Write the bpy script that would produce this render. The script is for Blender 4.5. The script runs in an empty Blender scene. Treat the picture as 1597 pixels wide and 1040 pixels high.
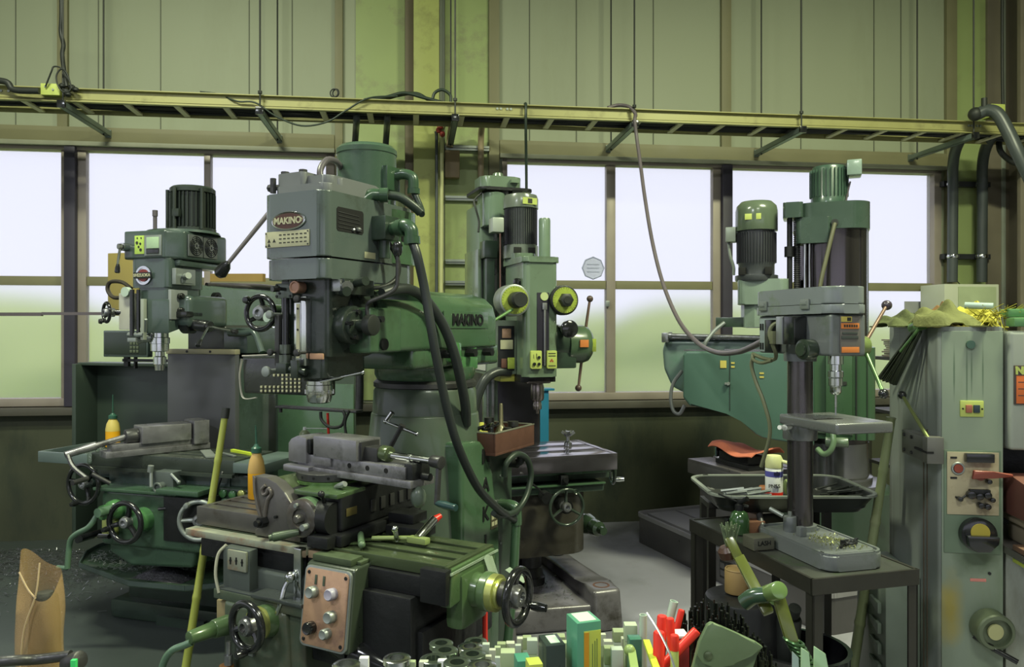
import bpy, bmesh, math, random
from mathutils import Vector, Matrix
R = math.radians
sc = bpy.context.scene
COL = sc.collection
# ------------------------------------------------------------------ camera
F, CX, HY, CAMZ = 1200.0, 798.5, 514.0, 1.55
cam_d = bpy.data.cameras.new('camera'); cam = bpy.data.objects.new('camera', cam_d); COL.objects.link(cam)
cam_d.sensor_width = 36.0; cam_d.lens = 36.0 * F / 1597.0
cam_d.shift_y = (HY - 520.0) / 1597.0
cam_d.clip_start = 0.05; cam_d.clip_end = 300
cam.location = (0, 0, CAMZ); cam.rotation_euler = (R(90), 0, 0)
sc.camera = cam
# ------------------------------------------------------------------ colour management
sc.view_settings.view_transform = 'Standard'; sc.view_settings.look = 'None'
sc.view_settings.gamma = 1.0; sc.view_settings.use_curve_mapping = False
sc.view_settings.exposure = 0.0
sc.cycles.use_denoising = True
sc.cycles.max_bounces = 10; sc.cycles.diffuse_bounces = 5; sc.cycles.glossy_bounces = 4
sc.cycles.transmission_bounces = 8; sc.cycles.sample_clamp_indirect = 6.0
sc.cycles.caustics_refractive = True; sc.cycles.caustics_reflective = False
# ------------------------------------------------------------------ overcast sky
w = bpy.data.worlds.new('overcast_sky'); sc.world = w; w.use_nodes = True
bg = w.node_tree.nodes['Background']; bg.inputs[0].default_value = (0.83, 0.84, 1.0, 1); bg.inputs[1].default_value = 1.2
# ------------------------------------------------------------------ ceiling lamps and two added fill lamps
def area_lamp(name, loc, size, power, color, rot=(0, 0, 0)):
    d = bpy.data.lights.new(name, 'AREA'); d.shape = 'RECTANGLE'; d.size, d.size_y = size
    d.energy = power; d.color = color
    o = bpy.data.objects.new(name, d); COL.objects.link(o); o.location = loc; o.rotation_euler = rot
    return o
LAMPG = (0.95, 1.0, 0.66)
LAMPS = [((2.6, 2.2, 4.9), 330, LAMPG), ((-2.2, 2.6, 4.9), 190, (0.95, 1.0, 0.74)), ((0.6, -1.2, 4.9), 120, (0.95, 1.0, 0.85)), ((-3.2, -1.6, 4.9), 160, (0.90, 0.93, 1.0))]  # last two are added near the camera as unseen fill
for i, (l, p, c) in enumerate(LAMPS):
    area_lamp('ceiling_lamp_light', l, (1.2, 0.3), p, c)

# ================================================================== helpers
def V(*a): return Vector(a)
def catmull(pts, n=6):
    if len(pts) < 3: return [Vector(p) for p in pts]
    P = [Vector(p) for p in pts]; P = [P[0]*2-P[1]] + P + [P[-1]*2-P[-2]]
    out = []
    for i in range(1, len(P)-2):
        for k in range(n):
            t = k/n; a, b, c, d = P[i-1], P[i], P[i+1], P[i+2]
            out.append(0.5*((2*b)+(c-a)*t+(2*a-5*b+4*c-d)*t*t+(3*b-a-3*c+d)*t**3))
    out.append(P[-2]); return out
def basis(ax):
    z = Vector(ax).normalized(); u = Vector((0, 0, 1)) if abs(z.z) < .9 else Vector((1, 0, 0))
    x = u.cross(z).normalized(); y = z.cross(x); return x, y, z

class MB:
    def __init__(s): s.bm = bmesh.new()
    def _add(s, verts, faces, bev=0, seg=2, rot=None, piv=None):
        vs = [s.bm.verts.new(v) for v in verts]
        fs = []
        for f in faces:
            try: fs.append(s.bm.faces.new([vs[i] for i in f]))
            except ValueError: pass
        if bev > 0:
            es = list({e for f in fs for e in f.edges})
            r = bmesh.ops.bevel(s.bm, geom=es, offset=bev, segments=seg, profile=.6, affect='EDGES', clamp_overlap=True)
        return s
    def box(s, x0, x1, y0, y1, z0, z1, bev=0, seg=2, M=None):
        if x0 > x1: x0, x1 = x1, x0
        if y0 > y1: y0, y1 = y1, y0
        if z0 > z1: z0, z1 = z1, z0
        v = [Vector((x, y, z)) for z in (z0, z1) for y in (y0, y1) for x in (x0, x1)]
        if M: v = [M @ p for p in v]
        m = min(x1-x0, y1-y0, z1-z0)
        return s._add(v, [(0,2,3,1),(4,5,7,6),(0,1,5,4),(2,6,7,3),(0,4,6,2),(1,3,7,5)], min(bev, m*.45), seg)
    def cb(s, c, d, bev=0, rot=(0,0,0), seg=2):
        from mathutils import Euler
        M = Matrix.Translation(Vector(c)) @ Euler([R(a) for a in rot]).to_matrix().to_4x4()
        return s.box(-d[0]/2, d[0]/2, -d[1]/2, d[1]/2, -d[2]/2, d[2]/2, bev, seg, M)
    def bar(s, p0, p1, wdt, hgt, up=(0,0,1), bev=0):
        p0, p1 = Vector(p0), Vector(p1); d = p1-p0; L = d.length; z = d/L
        x = Vector(up).cross(z)
        if x.length < 1e-4: x = Vector((1,0,0)).cross(z)
        x.normalize(); y = z.cross(x)
        M = Matrix((x, y, z)).transposed().to_4x4(); M.translation = p0
        return s.box(-wdt/2, wdt/2, -hgt/2, hgt/2, 0, L, bev, 2, M)
    def lathe(s, o, ax, prof, seg=24, a0=0, a1=360, sq=(1,1)):
        """prof: (radius, distance along ax) list; caps closed when r>0"""
        x, y, z = basis(ax); o = Vector(o); rings = []
        full = abs(a1-a0) >= 359.9; n = seg if full else seg+1
        for r, h in prof:
            if r < 1e-6: rings.append([s.bm.verts.new(o+z*h)])
            else: rings.append([s.bm.verts.new(o+z*h+(x*math.cos(R(a0+(a1-a0)*k/seg))*sq[0]+y*math.sin(R(a0+(a1-a0)*k/seg))*sq[1])*r) for k in range(n)])
        for a, b in zip(rings, rings[1:]):
            m = n if full else n-1
            for k in range(m):
                k2 = (k+1) % n
                q = [a[k % len(a)], a[k2 % len(a)], b[k2 % len(b)], b[k % len(b)]]
                q2 = []
                for t in q:
                    if t not in q2: q2.append(t)
                if len(q2) > 2:
                    try: s.bm.faces.new(q2)
                    except ValueError: pass
        if full:
            if len(rings[0]) > 1: s.bm.faces.new(rings[0][::-1])
            if len(rings[-1]) > 1: s.bm.faces.new(rings[-1])
        return s
    def cyl(s, p0, p1, r0, r1=None, seg=24, bev=0):
        p0, p1 = Vector(p0), Vector(p1); L = (p1-p0).length; r1 = r0 if r1 is None else r1
        b = min(bev, L*.4, r0*.9, r1*.9) if bev else 0
        pr = [(r0, 0), (r1, L)] if not b else [(r0-b, 0), (r0-b*.3, b*.3), (r0, b), (r1, L-b), (r1-b*.3, L-b*.3), (r1-b, L)]
        return s.lathe(p0, p1-p0, pr, seg)
    def sph(s, c, r, sz=1, seg=16):
        n = seg//2
        return s.lathe(c, (0,0,1), [(r*math.sin(math.pi*k/n) if 0 < k < n else 0, -r*sz*math.cos(math.pi*k/n)) for k in range(n+1)], seg)
    def tube(s, pts, r, seg=8, n=6, smooth=True, flat=None):
        P = catmull(pts, n) if smooth else [Vector(p) for p in pts]
        rr = r if isinstance(r, (list, tuple)) else None
        t = (P[1]-P[0]).normalized(); x, y, _ = basis(t); prev = None; rings = []
        for i, p in enumerate(P):
            tn = (P[min(i+1, len(P)-1)]-P[max(i-1, 0)]).normalized()
            x = (x-tn*x.dot(tn)); x.normalize(); y = tn.cross(x)
            rad = r if rr is None else rr[0]+(rr[1]-rr[0])*i/(len(P)-1)
            fx, fy = flat or (1, 1)
            ring = [s.bm.verts.new(p+(x*math.cos(2*math.pi*k/seg)*fx+y*math.sin(2*math.pi*k/seg)*fy)*rad) for k in range(seg)]
            if prev:
                for k in range(seg): s.bm.faces.new([prev[k], prev[(k+1) % seg], ring[(k+1) % seg], ring[k]])
            else: first = ring
            prev = ring
        s.bm.faces.new(first[::-1]); s.bm.faces.new(prev); return s
    def torus(s, c, ax, R0, r, seg=40, ms=10, a0=0, a1=360, flat=1):
        x, y, z = basis(ax); c = Vector(c)
        if abs(a1-a0) < 359.9:
            return s.tube([c+(x*math.cos(R(a))+y*math.sin(R(a)))*R0 for a in [a0+(a1-a0)*k/12 for k in range(13)]], r, ms, 3)
        rings = []
        for i in range(seg):
            a = 2*math.pi*i/seg; d = x*math.cos(a)+y*math.sin(a)
            rings.append([s.bm.verts.new(c+d*(R0+r*math.cos(2*math.pi*k/ms))+z*r*flat*math.sin(2*math.pi*k/ms)) for k in range(ms)])
        for i in range(seg):
            a, b = rings[i], rings[(i+1) % seg]
            for k in range(ms): s.bm.faces.new([a[k], a[(k+1) % ms], b[(k+1) % ms], b[k]])
        return s
    def prism(s, poly, axis, a0, a1, bev=0, seg=2, M=None):
        """poly: 2D points; axis 'x': (y,z), 'y': (x,z), 'z': (x,y)"""
        def mk(p, a):
            v = {'x': (a, p[0], p[1]), 'y': (p[0], a, p[1]), 'z': (p[0], p[1], a)}[axis]
            v = Vector(v); return M @ v if M else v
        n = len(poly); v = [mk(p, a0) for p in poly] + [mk(p, a1) for p in poly]
        f = [tuple(range(n))[::-1], tuple(range(n, 2*n))] + [(k, (k+1) % n, n+(k+1) % n, n+k) for k in range(n)]
        return s._add(v, f, bev, seg)
    def loft(s, sections):
        rings = [[s.bm.verts.new(p) for p in sec] for sec in sections]
        n = len(rings[0])
        for a, b in zip(rings, rings[1:]):
            for k in range(n): s.bm.faces.new([a[k], a[(k+1) % n], b[(k+1) % n], b[k]])
        s.bm.faces.new(rings[0][::-1]); s.bm.faces.new(rings[-1]); return s
    def grid(s, fn, nu, nv, thick=0):
        g = [[s.bm.verts.new(fn(i/nu, j/nv)) for j in range(nv+1)] for i in range(nu+1)]
        fs = []
        for i in range(nu):
            for j in range(nv): fs.append(s.bm.faces.new([g[i][j], g[i+1][j], g[i+1][j+1], g[i][j+1]]))
        if thick:
            bmesh.ops.recalc_face_normals(s.bm, faces=fs)
            bmesh.ops.solidify(s.bm, geom=fs, thickness=thick)
        return s
    def build(s, name, mt, parent=None, ang=38, label=None):
        bmesh.ops.recalc_face_normals(s.bm, faces=s.bm.faces)
        for f in s.bm.faces: f.smooth = True
        for e in s.bm.edges:
            if len(e.link_faces) == 2 and e.calc_face_angle(0) > R(ang): e.smooth = False
        q = parent
        while q is not None:
            if q.name in OFF: bmesh.ops.translate(s.bm, verts=s.bm.verts, vec=-OFF[q.name]); break
            q = q.parent
        me = bpy.data.meshes.new(name); s.bm.to_mesh(me); s.bm.free()
        me.materials.append(mt)
        o = bpy.data.objects.new(name, me); COL.objects.link(o)
        if parent: o.parent = parent
        if label: o['label'] = label
        return o

OFF = {}
def tag(o, label=None, cat=None, group=None, kind=None):
    if label: o['label'] = label
    if cat: o['category'] = cat
    if group: o['group'] = group
    if kind: o['kind'] = kind
    return o
def thing(name, label, cat, loc=(0,0,0), deg=0, group=None):
    o = bpy.data.objects.new(name, None); COL.objects.link(o); o.empty_display_size = .1
    o.location = loc; o.rotation_euler = (0, 0, R(deg)); return tag(o, label, cat, group)
def struct(o): o['kind'] = 'structure'; return o
def place(o, loc, deg=0):
    o.location = loc; o.rotation_euler = (0, 0, R(deg)); return o
def dup(root, loc=None, rot=None, label=None, group=None, parent=None):
    c = root.copy(); COL.objects.link(c)
    if parent: c.parent = parent
    if loc is not None: c.location = loc
    if rot is not None: c.rotation_euler = rot
    if label: c['label'] = label
    if group: c['group'] = group
    for ch in list(root.children): dup(ch, parent=c)
    return c

def lthing(name, label, cat, fr, p, group=None):
    """a thing whose Empty stands at local point p of a frame; its parts are still written in that frame"""
    o = thing(name, label, cat, fr.world(p), fr.deg, group); OFF[o.name] = Vector(p); return o
def solo(m, name, mt, fr, label, cat, group=None):
    """one-mesh thing written in a frame; its origin goes to the middle of its underside"""
    c = [v.co for v in m.bm.verts]; lo = [min(q[i] for q in c) for i in range(3)]; hi = [max(q[i] for q in c) for i in range(3)]
    p = Vector(((lo[0]+hi[0])/2, (lo[1]+hi[1])/2, lo[2])); bmesh.ops.translate(m.bm, verts=m.bm.verts, vec=-p)
    o = m.build(name, mt); o.location = fr.world(p); o.rotation_euler = (0, 0, R(fr.deg)); return tag(o, label, cat, group)

class Fr:
    """a local frame standing on the floor; turns a sight line into a point on one of its planes"""
    def __init__(s, x, y, deg, z=0):
        s.o = Vector((x, y, z)); s.deg = deg; s.c, s.s = math.cos(R(deg)), math.sin(R(deg))
    def loc(s, p):
        d = Vector(p)-s.o; return Vector((d.x*s.c+d.y*s.s, -d.x*s.s+d.y*s.c, d.z))
    def world(s, p):
        return s.o+Vector((p[0]*s.c-p[1]*s.s, p[0]*s.s+p[1]*s.c, p[2]))
    def _hit(s, px, py, k, val):
        o = s.loc((0, 0, CAMZ)); e = s.loc(((px-CX)/F, 1, CAMZ-(py-HY)/F)); d = e-o
        t = (val-o[k])/d[k]; return o+d*t
    def ax(s, px, py, v): return s._hit(px, py, 0, v)
    def ay(s, px, py, v): return s._hit(px, py, 1, v)
    def az(s, px, py, v): return s._hit(px, py, 2, v)
    def bx(s, m, px0, py0, px1, py1, y, dep, bev=0, seg=2):
        """box whose front face lies at local y, seen between two pixels"""
        a, b = s.ay(px0, py0, y), s.ay(px1, py1, y); zt = s.ay((px0+px1)/2, py0, y).z; zb = s.ay((px0+px1)/2, py1, y).z
        return m.box(a.x, b.x, y, y+dep, zb, zt, bev, seg)

# ================================================================== materials
MATS = {}
def mat(name, col, rough=.5, metal=0, var=.25, vs=6, bump=0, bs=40, coat=0, spec=.5, dirt=None, ds=3, trans=0, alpha=1, emit=0, rv=.15, stretch=None, ior=1.45):
    if name in MATS: return MATS[name]
    m = bpy.data.materials.new(name); m.use_nodes = True; nt = m.node_tree; N = nt.nodes; L = nt.links
    b = N['Principled BSDF']
    b.inputs['Roughness'].default_value = rough; b.inputs['Metallic'].default_value = metal
    b.inputs['Coat Weight'].default_value = coat; b.inputs['Coat Roughness'].default_value = .12
    b.inputs['Specular IOR Level'].default_value = spec; b.inputs['IOR'].default_value = ior
    b.inputs['Transmission Weight'].default_value = trans; b.inputs['Alpha'].default_value = alpha
    tc = N.new('ShaderNodeTexCoord'); co = tc.outputs['Object']
    if stretch:
        mp = N.new('ShaderNodeMapping'); mp.inputs['Scale'].default_value = stretch; L.new(co, mp.inputs[0]); co = mp.outputs[0]
    nz = N.new('ShaderNodeTexNoise'); nz.inputs['Scale'].default_value = vs; nz.inputs['Detail'].default_value = 5
    L.new(co, nz.inputs['Vector'])
    mx = N.new('ShaderNodeMix'); mx.data_type = 'RGBA'
    c = Vector(col)
    if c.y > c.x*1.25 and c.y > c.z*1.15 and c.y < .5:      # aged machine enamels are duller than a fresh swatch
        lum = .3*c.x+.6*c.y+.1*c.z; c = c.lerp(Vector((lum, lum, lum)), .30)*.80
    mx.inputs[6].default_value = (*(c*(1-var)), 1); mx.inputs[7].default_value = (*[min(1, q*(1+var)) for q in c], 1)
    L.new(nz.outputs[0], mx.inputs[0]); out = mx.outputs[2]
    if dirt:
        n2 = N.new('ShaderNodeTexNoise'); n2.inputs['Scale'].default_value = ds; n2.inputs['Detail'].default_value = 8; n2.inputs['Roughness'].default_value = .7
        L.new(co, n2.inputs['Vector'])
        rp = N.new('ShaderNodeMapRange'); rp.inputs[1].default_value = .52; rp.inputs[2].default_value = .72; L.new(n2.outputs[0], rp.inputs[0])
        m2 = N.new('ShaderNodeMix'); m2.data_type = 'RGBA'; m2.inputs[7].default_value = (*dirt, 1)
        L.new(rp.outputs[0], m2.inputs[0]); L.new(out, m2.inputs[6]); out = m2.outputs[2]
    L.new(out, b.inputs['Base Color'])
    if rv:
        r2 = N.new('ShaderNodeMapRange'); r2.inputs[3].default_value = max(.02, rough-rv); r2.inputs[4].default_value = min(1, rough+rv)
        L.new(nz.outputs[0], r2.inputs[0]); L.new(r2.outputs[0], b.inputs['Roughness'])
    if bump:
        n3 = N.new('ShaderNodeTexNoise'); n3.inputs['Scale'].default_value = bs; n3.inputs['Detail'].default_value = 4; L.new(co, n3.inputs['Vector'])
        bp = N.new('ShaderNodeBump'); bp.inputs['Strength'].default_value = bump; bp.inputs['Distance'].default_value = .01
        L.new(n3.outputs[0], bp.inputs['Height']); L.new(bp.outputs[0], b.inputs['Normal'])
    if emit:
        b.inputs['Emission Color'].default_value = (*col, 1); b.inputs['Emission Strength'].default_value = emit
    MATS[name] = m; return m

GREY_GREEN = mat('grey_green_enamel', (.10,.145,.125), .26, coat=.9, var=.12, vs=4, bump=.05, bs=25, dirt=(.05,.06,.045), ds=5)
MAK_GREEN = mat('machine_green_enamel', (.055,.16,.06), .28, coat=.7, var=.15, vs=3, bump=.05, bs=20, dirt=(.035,.06,.03), ds=4)
DARK_GREEN = mat('dark_green_enamel', (.035,.075,.045), .33, coat=.25, var=.2, vs=5, bump=.06, bs=25, dirt=(.02,.025,.02), ds=6)
SHIZ = mat('blue_green_enamel', (.06,.105,.09), .3, coat=.7, var=.15, vs=4, bump=.05, bs=25, dirt=(.03,.045,.035), ds=5)
LIGHT_GREEN = mat('light_green_enamel', (.15,.25,.14), .32, coat=.7, var=.15, vs=5, bump=.05, bs=25, dirt=(.07,.09,.05), ds=6)
TEAL = mat('teal_green_enamel', (.055,.165,.12), .38, coat=.35, var=.25, vs=4, bump=.05, bs=25, dirt=(.06,.13,.10), ds=3, stretch=(1,1,.35))
PALE_GREEN = mat('pale_green_enamel', (.23,.31,.21), .45, var=.12, vs=5, bump=.03, bs=30, dirt=(.15,.20,.12), ds=2.5, stretch=(1,1,.3))
PALE_GREY = mat('pale_grey_enamel', (.30,.33,.28), .5, var=.12, vs=5, dirt=(.17,.17,.12), ds=2.5, stretch=(1,1,.3))
IRON = mat('cast_iron', (.065,.065,.066), .42, .55, var=.3, vs=12, bump=.12, bs=60, dirt=(.03,.03,.028), ds=8)
IRON_D = mat('oily_dark_iron', (.018,.019,.02), .38, .3, var=.35, vs=10, bump=.12, bs=50)
STEEL = mat('ground_steel', (.36,.37,.38), .3, .85, var=.2, vs=14, bump=.03, bs=80, dirt=(.13,.12,.11), ds=9)
CHROME = mat('bright_chrome', (.62,.64,.64), .16, 1, var=.1, vs=20)
BRUSHED = mat('dull_aluminium', (.30,.33,.31), .42, .6, var=.15, vs=10)
BLACK = mat('black_bakelite', (.012,.013,.014), .18, coat=.5, var=.2, vs=6)
RUBBER = mat('black_rubber', (.02,.023,.02), .5, var=.2, vs=8)
HOSE = mat('dark_green_hose', (.03,.055,.035), .4, var=.2, vs=8)
RUSTY = mat('rusty_brown_metal', (.16,.075,.045), .6, .2, var=.4, vs=9, bump=.1)
PLATE = mat('cream_name_plate', (.48,.47,.30), .4, .1, var=.15, vs=20)
YELLOWP = mat('yellow_green_plate', (.45,.52,.13), .45, var=.15, vs=12)
INK = mat('dark_ink', (.03,.03,.025), .6, var=.1)
RED = mat('red_plastic', (.70,.035,.02), .35, var=.1)
WHITE = mat('white_plastic', (.75,.77,.74), .4, var=.05)
ORANGE = mat('orange_paint', (.62,.20,.05), .5, var=.15)
# ================================================================== the building
def pane_mat():
    m = bpy.data.materials.new('frosted_glass'); m.use_nodes = True; nt = m.node_tree; N = nt.nodes; L = nt.links
    N.remove(N['Principled BSDF']); out = N['Material Output']
    g = N.new('ShaderNodeBsdfRefraction'); g.inputs['Roughness'].default_value = .31; g.inputs['IOR'].default_value = 1.3
    t = N.new('ShaderNodeBsdfTranslucent'); t.inputs['Color'].default_value = (.95, .95, 1, 1)
    gl = N.new('ShaderNodeBsdfGlossy'); gl.inputs['Roughness'].default_value = .3; gl.inputs['Color'].default_value = (.8, .8, .8, 1)
    a = N.new('ShaderNodeMixShader'); a.inputs[0].default_value = .24; b = N.new('ShaderNodeMixShader'); b.inputs[0].default_value = .05
    L.new(g.outputs[0], a.inputs[1]); L.new(t.outputs[0], a.inputs[2]); L.new(a.outputs[0], b.inputs[1]); L.new(gl.outputs[0], b.inputs[2])
    L.new(b.outputs[0], out.inputs[0]); return m
PANE = pane_mat()
WALLP = mat('painted_wall_panel', (.315,.345,.24), .6, var=.06, vs=2, dirt=(.28,.305,.205), ds=1.2, stretch=(1,1,.25))
WALLY = mat('yellow_green_steelwork', (.33,.36,.11), .5, var=.12, vs=3, dirt=(.20,.21,.07), ds=3)
WALLG = mat('green_painted_panel', (.30,.37,.15), .5, var=.1, vs=3, dirt=(.20,.18,.12), ds=2)
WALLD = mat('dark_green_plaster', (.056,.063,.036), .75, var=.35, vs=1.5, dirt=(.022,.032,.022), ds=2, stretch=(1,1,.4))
BATTEN = mat('olive_brown_batten', (.20,.19,.105), .55, var=.15, vs=5)
SASH = mat('weathered_aluminium_sash', (.30,.26,.22), .45, .2, var=.15, vs=6)
POSTM = mat('dark_window_post', (.045,.04,.06), .5, var=.15)
FLOORM = mat('oiled_window_lit_concrete', (.30,.295,.345), .42, var=.2, vs=1.1, bump=.08, bs=18, dirt=(.18,.185,.19), ds=.9, rv=.12)
def oil_and_window_tone():   # oil-dark floor at left; window light painted into the paler right
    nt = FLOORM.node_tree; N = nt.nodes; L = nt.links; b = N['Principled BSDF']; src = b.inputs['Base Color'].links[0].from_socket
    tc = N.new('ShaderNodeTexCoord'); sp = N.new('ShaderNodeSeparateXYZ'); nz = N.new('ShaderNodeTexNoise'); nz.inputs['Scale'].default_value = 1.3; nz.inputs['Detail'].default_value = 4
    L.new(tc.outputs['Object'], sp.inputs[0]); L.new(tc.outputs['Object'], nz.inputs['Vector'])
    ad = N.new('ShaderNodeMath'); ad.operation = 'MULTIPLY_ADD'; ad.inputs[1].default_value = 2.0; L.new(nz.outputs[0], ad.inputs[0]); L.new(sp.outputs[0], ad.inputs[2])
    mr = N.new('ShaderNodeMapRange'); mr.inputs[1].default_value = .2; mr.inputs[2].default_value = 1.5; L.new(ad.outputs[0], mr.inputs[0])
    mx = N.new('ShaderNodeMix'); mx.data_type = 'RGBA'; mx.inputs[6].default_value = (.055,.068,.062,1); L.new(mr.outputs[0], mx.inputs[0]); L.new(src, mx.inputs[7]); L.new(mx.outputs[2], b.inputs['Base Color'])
oil_and_window_tone()
CONCRETE = mat('interior_render', (.30,.31,.27), .7, var=.1)
GRASS = mat('grass_outside', (.38,.50,.17), .9, var=.2, vs=.3)

WF = Fr(0, 6.098, 7.17)
A = 7.17
def wx(px): return WF.ay(px, HY, 0).x
def wz(px, py, y=0): return WF.ay(px, py, y).z
def wobj(m, name, mt, parent=None, kind=True, label=None):
    o = m.build(name, mt, parent, label=label)
    if not parent: place(o, WF.o, A)
    if kind and not parent: o['kind'] = 'structure'
    return o
ZS, ZH = .985, 2.935                    # sill and head of the window band
XL, XR, YB, ZC, TH = -6.0, 6.6, -10.5, 5.6, .16
LX0, LX1 = XL+.3, wx(522)               # left window opening
RX0, RX1 = wx(783), wx(1466)
m = MB()
m.box(XL, XR, 0, TH, ZH, ZC); m.box(LX1, RX0, 0, TH, ZS, ZH); m.box(XL, LX0, 0, TH, ZS, ZH); m.box(RX1, XR, 0, TH, ZS, ZH)
wobj(m, 'wall_back', WALLP)
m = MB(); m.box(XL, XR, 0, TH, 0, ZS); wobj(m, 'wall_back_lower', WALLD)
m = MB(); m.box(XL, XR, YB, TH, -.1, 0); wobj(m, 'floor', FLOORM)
m = MB(); m.box(XL, XR, YB, TH, ZC, ZC+.1); wobj(m, 'ceiling', CONCRETE)
# side walls with their own window bands
m = MB()
m.box(XL-TH, XL, YB, TH, 0, 1.0); m.box(XL-TH, XL, YB, TH, 3.0, ZC); m.box(XL-TH, XL, -1.4, TH, 1, 3); m.box(XL-TH, XL, YB, -8.6, 1, 3)
wobj(m, 'wall_left', CONCRETE)
m = MB(); m.box(XR, XR+TH, YB, TH, 0, ZC); wobj(m, 'wall_right', CONCRETE)
m = MB(); m.box(XL, XR, YB-TH, YB, 0, 1.0); m.box(XL, XR, YB-TH, YB, 3.0, ZC); m.box(XL, -4.5, YB-TH, YB, 1, 3); m.box(3.5, XR, YB-TH, YB, 1, 3)
wobj(m, 'wall_front', CONCRETE)
m = MB(); m.box(-60, 60, TH+.02, 90, -.16, -.1); o = wobj(m, 'ground_outside', GRASS)
m = MB(); m.box(-60, XL-TH-.02, -40, TH, -.16, -.1); wobj(m, 'ground', GRASS)
m = MB(); m.grid(lambda u, v: V(-40+80*u, 7.5+.5*math.sin(v*1.5)+.25*math.sin(97*u)+.2*math.sin(41*u+9*v), -.1+1.45*v+.12*math.sin(61*u+v)), 240, 8, .8)
hg = m.build('hedge', mat('hedge_leaves', (.56,.70,.19), .9, var=.2, vs=4)); place(hg, WF.o, A); tag(hg, 'blurred green hedge seen through the lower frosted panes', 'hedge')
# vertical battens and the steel column between the two windows
n = 0
def trim(px0, px1, z0, z1, mt=BATTEN, y=-.035, bev=.004, y1=0):
    global n; n += 1
    m = MB(); m.box(wx(px0), wx(px1), y, y1, z0, z1, bev); return wobj(m, 'trim_%d' % n, mt)
BZ0, BZ1 = ZH+.0, wz(0, 196)
for a, b in ((92, 108), (1123, 1138)): trim(a, b, BZ1, ZC)
for a, b in ((523, 535), (762, 778), (1472, 1488)): trim(a, b, ZS if a != 1472 else ZS, ZC, y=-.04)
trim(632, 645, .0, ZC, mat('brown_channel', (.11,.09,.05), .55), y=-.10)
trim(645, 684, .0, ZC, WALLY, y=-.16)
trim(685, 693, ZH-.2, ZC, PALE_GREY, y=-.05)
trim(1556, 1562, 0, ZC, PALE_GREY, y=-.05)
trim(-260, 522.5, BZ0, BZ1, y=-.045); trim(778.5, 1471.5, BZ0, BZ1, y=-.045)
trim(-260, 523, ZH-.035, BZ0-.002, mat('pale_trim', (.33,.34,.25), .5), y=-.06); trim(779, 1470, ZH-.035, BZ0-.002, MATS['pale_trim'], y=-.06)
for a in (24, 153, 250, 388, 455, 577, 825, 898, 1018, 1248, 1362, 1404, 1520):   # panel joints
    trim(a, a+1.4, BZ1+.001, ZC, mat('panel_joint', (.11,.12,.085), .7), y=-.004, bev=0)
m = MB(); m.box(LX1+.16, wx(631.5), -.012, 0, ZS+.02, ZC-.01); wobj(m, 'trim_80', WALLG)
m = MB(); m.box(wx(694), wx(761.5), -.012, 0, ZS+.02, ZC-.01); wobj(m, 'trim_81', WALLG)
m = MB(); m.box(wx(1489), wx(1555.5), -.012, 0, ZS+.02, ZC-.01); wobj(m, 'trim_82', WALLG)
for k, py in enumerate((232, 310, 408, 441)):
    m = MB(); z = wz(728, py); m.box(wx(694), wx(762), -.05, -.012, z-.025, z+.012, .004); m.box(wx(694), wx(762), -.06, -.045, z-.006, z+.012); wobj(m, 'trim_%d' % (83+k), BRUSHED)
# big corner pillar on the right
m = MB(); x0 = WF.ay(1583, 500, -.34).x
m.box(x0, x0+.5, -.40, -.36, 0, ZC, .004); m.box(x0+.20, x0+.30, -.36, -.04, 0, ZC); m.box(x0, x0+.5, -.04, 0, 0, ZC, .004)
wobj(m, 'trim_90', mat('grey_brown_steel', (.17,.15,.11), .5, var=.15))
# sill ledges
for i, (a, b) in enumerate(((XL+.25, wx(645)), (wx(684), XR-.6))):
    m = MB(); m.box(a, b, -.09, -.0005, ZS-.06, ZS-.004, .006); wobj(m, 'trim_%d' % (95+i), mat('dark_sill', (.08,.075,.06), .45, var=.2))
m = MB(); m.box(LX0, LX1, .0, .12, ZS-.004, ZS+.01); m.box(RX0, RX1, .0, .12, ZS-.004, ZS+.01); wobj(m, 'trim_97', SASH)

# windows: outer frame > sashes, panes, mid rails
GZ0, GZ1, MR0, MR1 = 1.045, 2.875, 1.878, 1.945
def window(num, x0, x1, vert, posts):
    m = MB(); d0, d1 = .0, .10
    m.box(x0, x1, -.02, d1, GZ1, ZH-.036, .004); m.box(x0, x1, -.02, d1, ZS+.002, GZ0, .004)
    m.box(x0, x0+.04, -.02, d1, ZS+.002, ZH-.036, .004); m.box(x1-.065, x1, -.02, d1, ZS+.002, ZH-.036, .004)
    fr = wobj(m, 'window_%d' % num, SASH)
    edges = [x0+.04] + [q for v in vert for q in v] + [x1-.065]
    for (a, b) in vert:
        k = MB(); k.box(a, b, .0, .07, GZ0, GZ1, .004); wobj(k, 'mullion', SASH, fr)
    for (a, b) in posts:
        k = MB(); k.box(a, b, -.05, .09, ZS+.001, ZH-.04, .004); wobj(k, 'post', POSTM, fr)
    for a, b in zip(edges[::2], edges[1::2]):
        k = MB(); k.box(a, b, .015, .055, MR0, MR1, .003); wobj(k, 'mid_rail', BATTEN, fr)
        for z0, z1 in ((GZ0, MR0), (MR1, GZ1)):
            k = MB()
            v = [k.bm.verts.new(p) for p in ((a,.04,z0),(b,.04,z0),(b,.04,z1),(a,.04,z1))]; k.bm.faces.new(v)
            wobj(k, 'pane', PANE, fr)
    return fr
window(1, LX0, LX1, [(wx(-230), wx(-222)), (wx(-103), wx(-95)), (wx(95), wx(134)), (wx(318), wx(328))], [(wx(104), wx(121))])
window(2, RX0, RX1, [(wx(946), wx(960)), (wx(1112), wx(1141)), (wx(1290), wx(1302))], [(wx(1124), wx(1139))])
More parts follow.
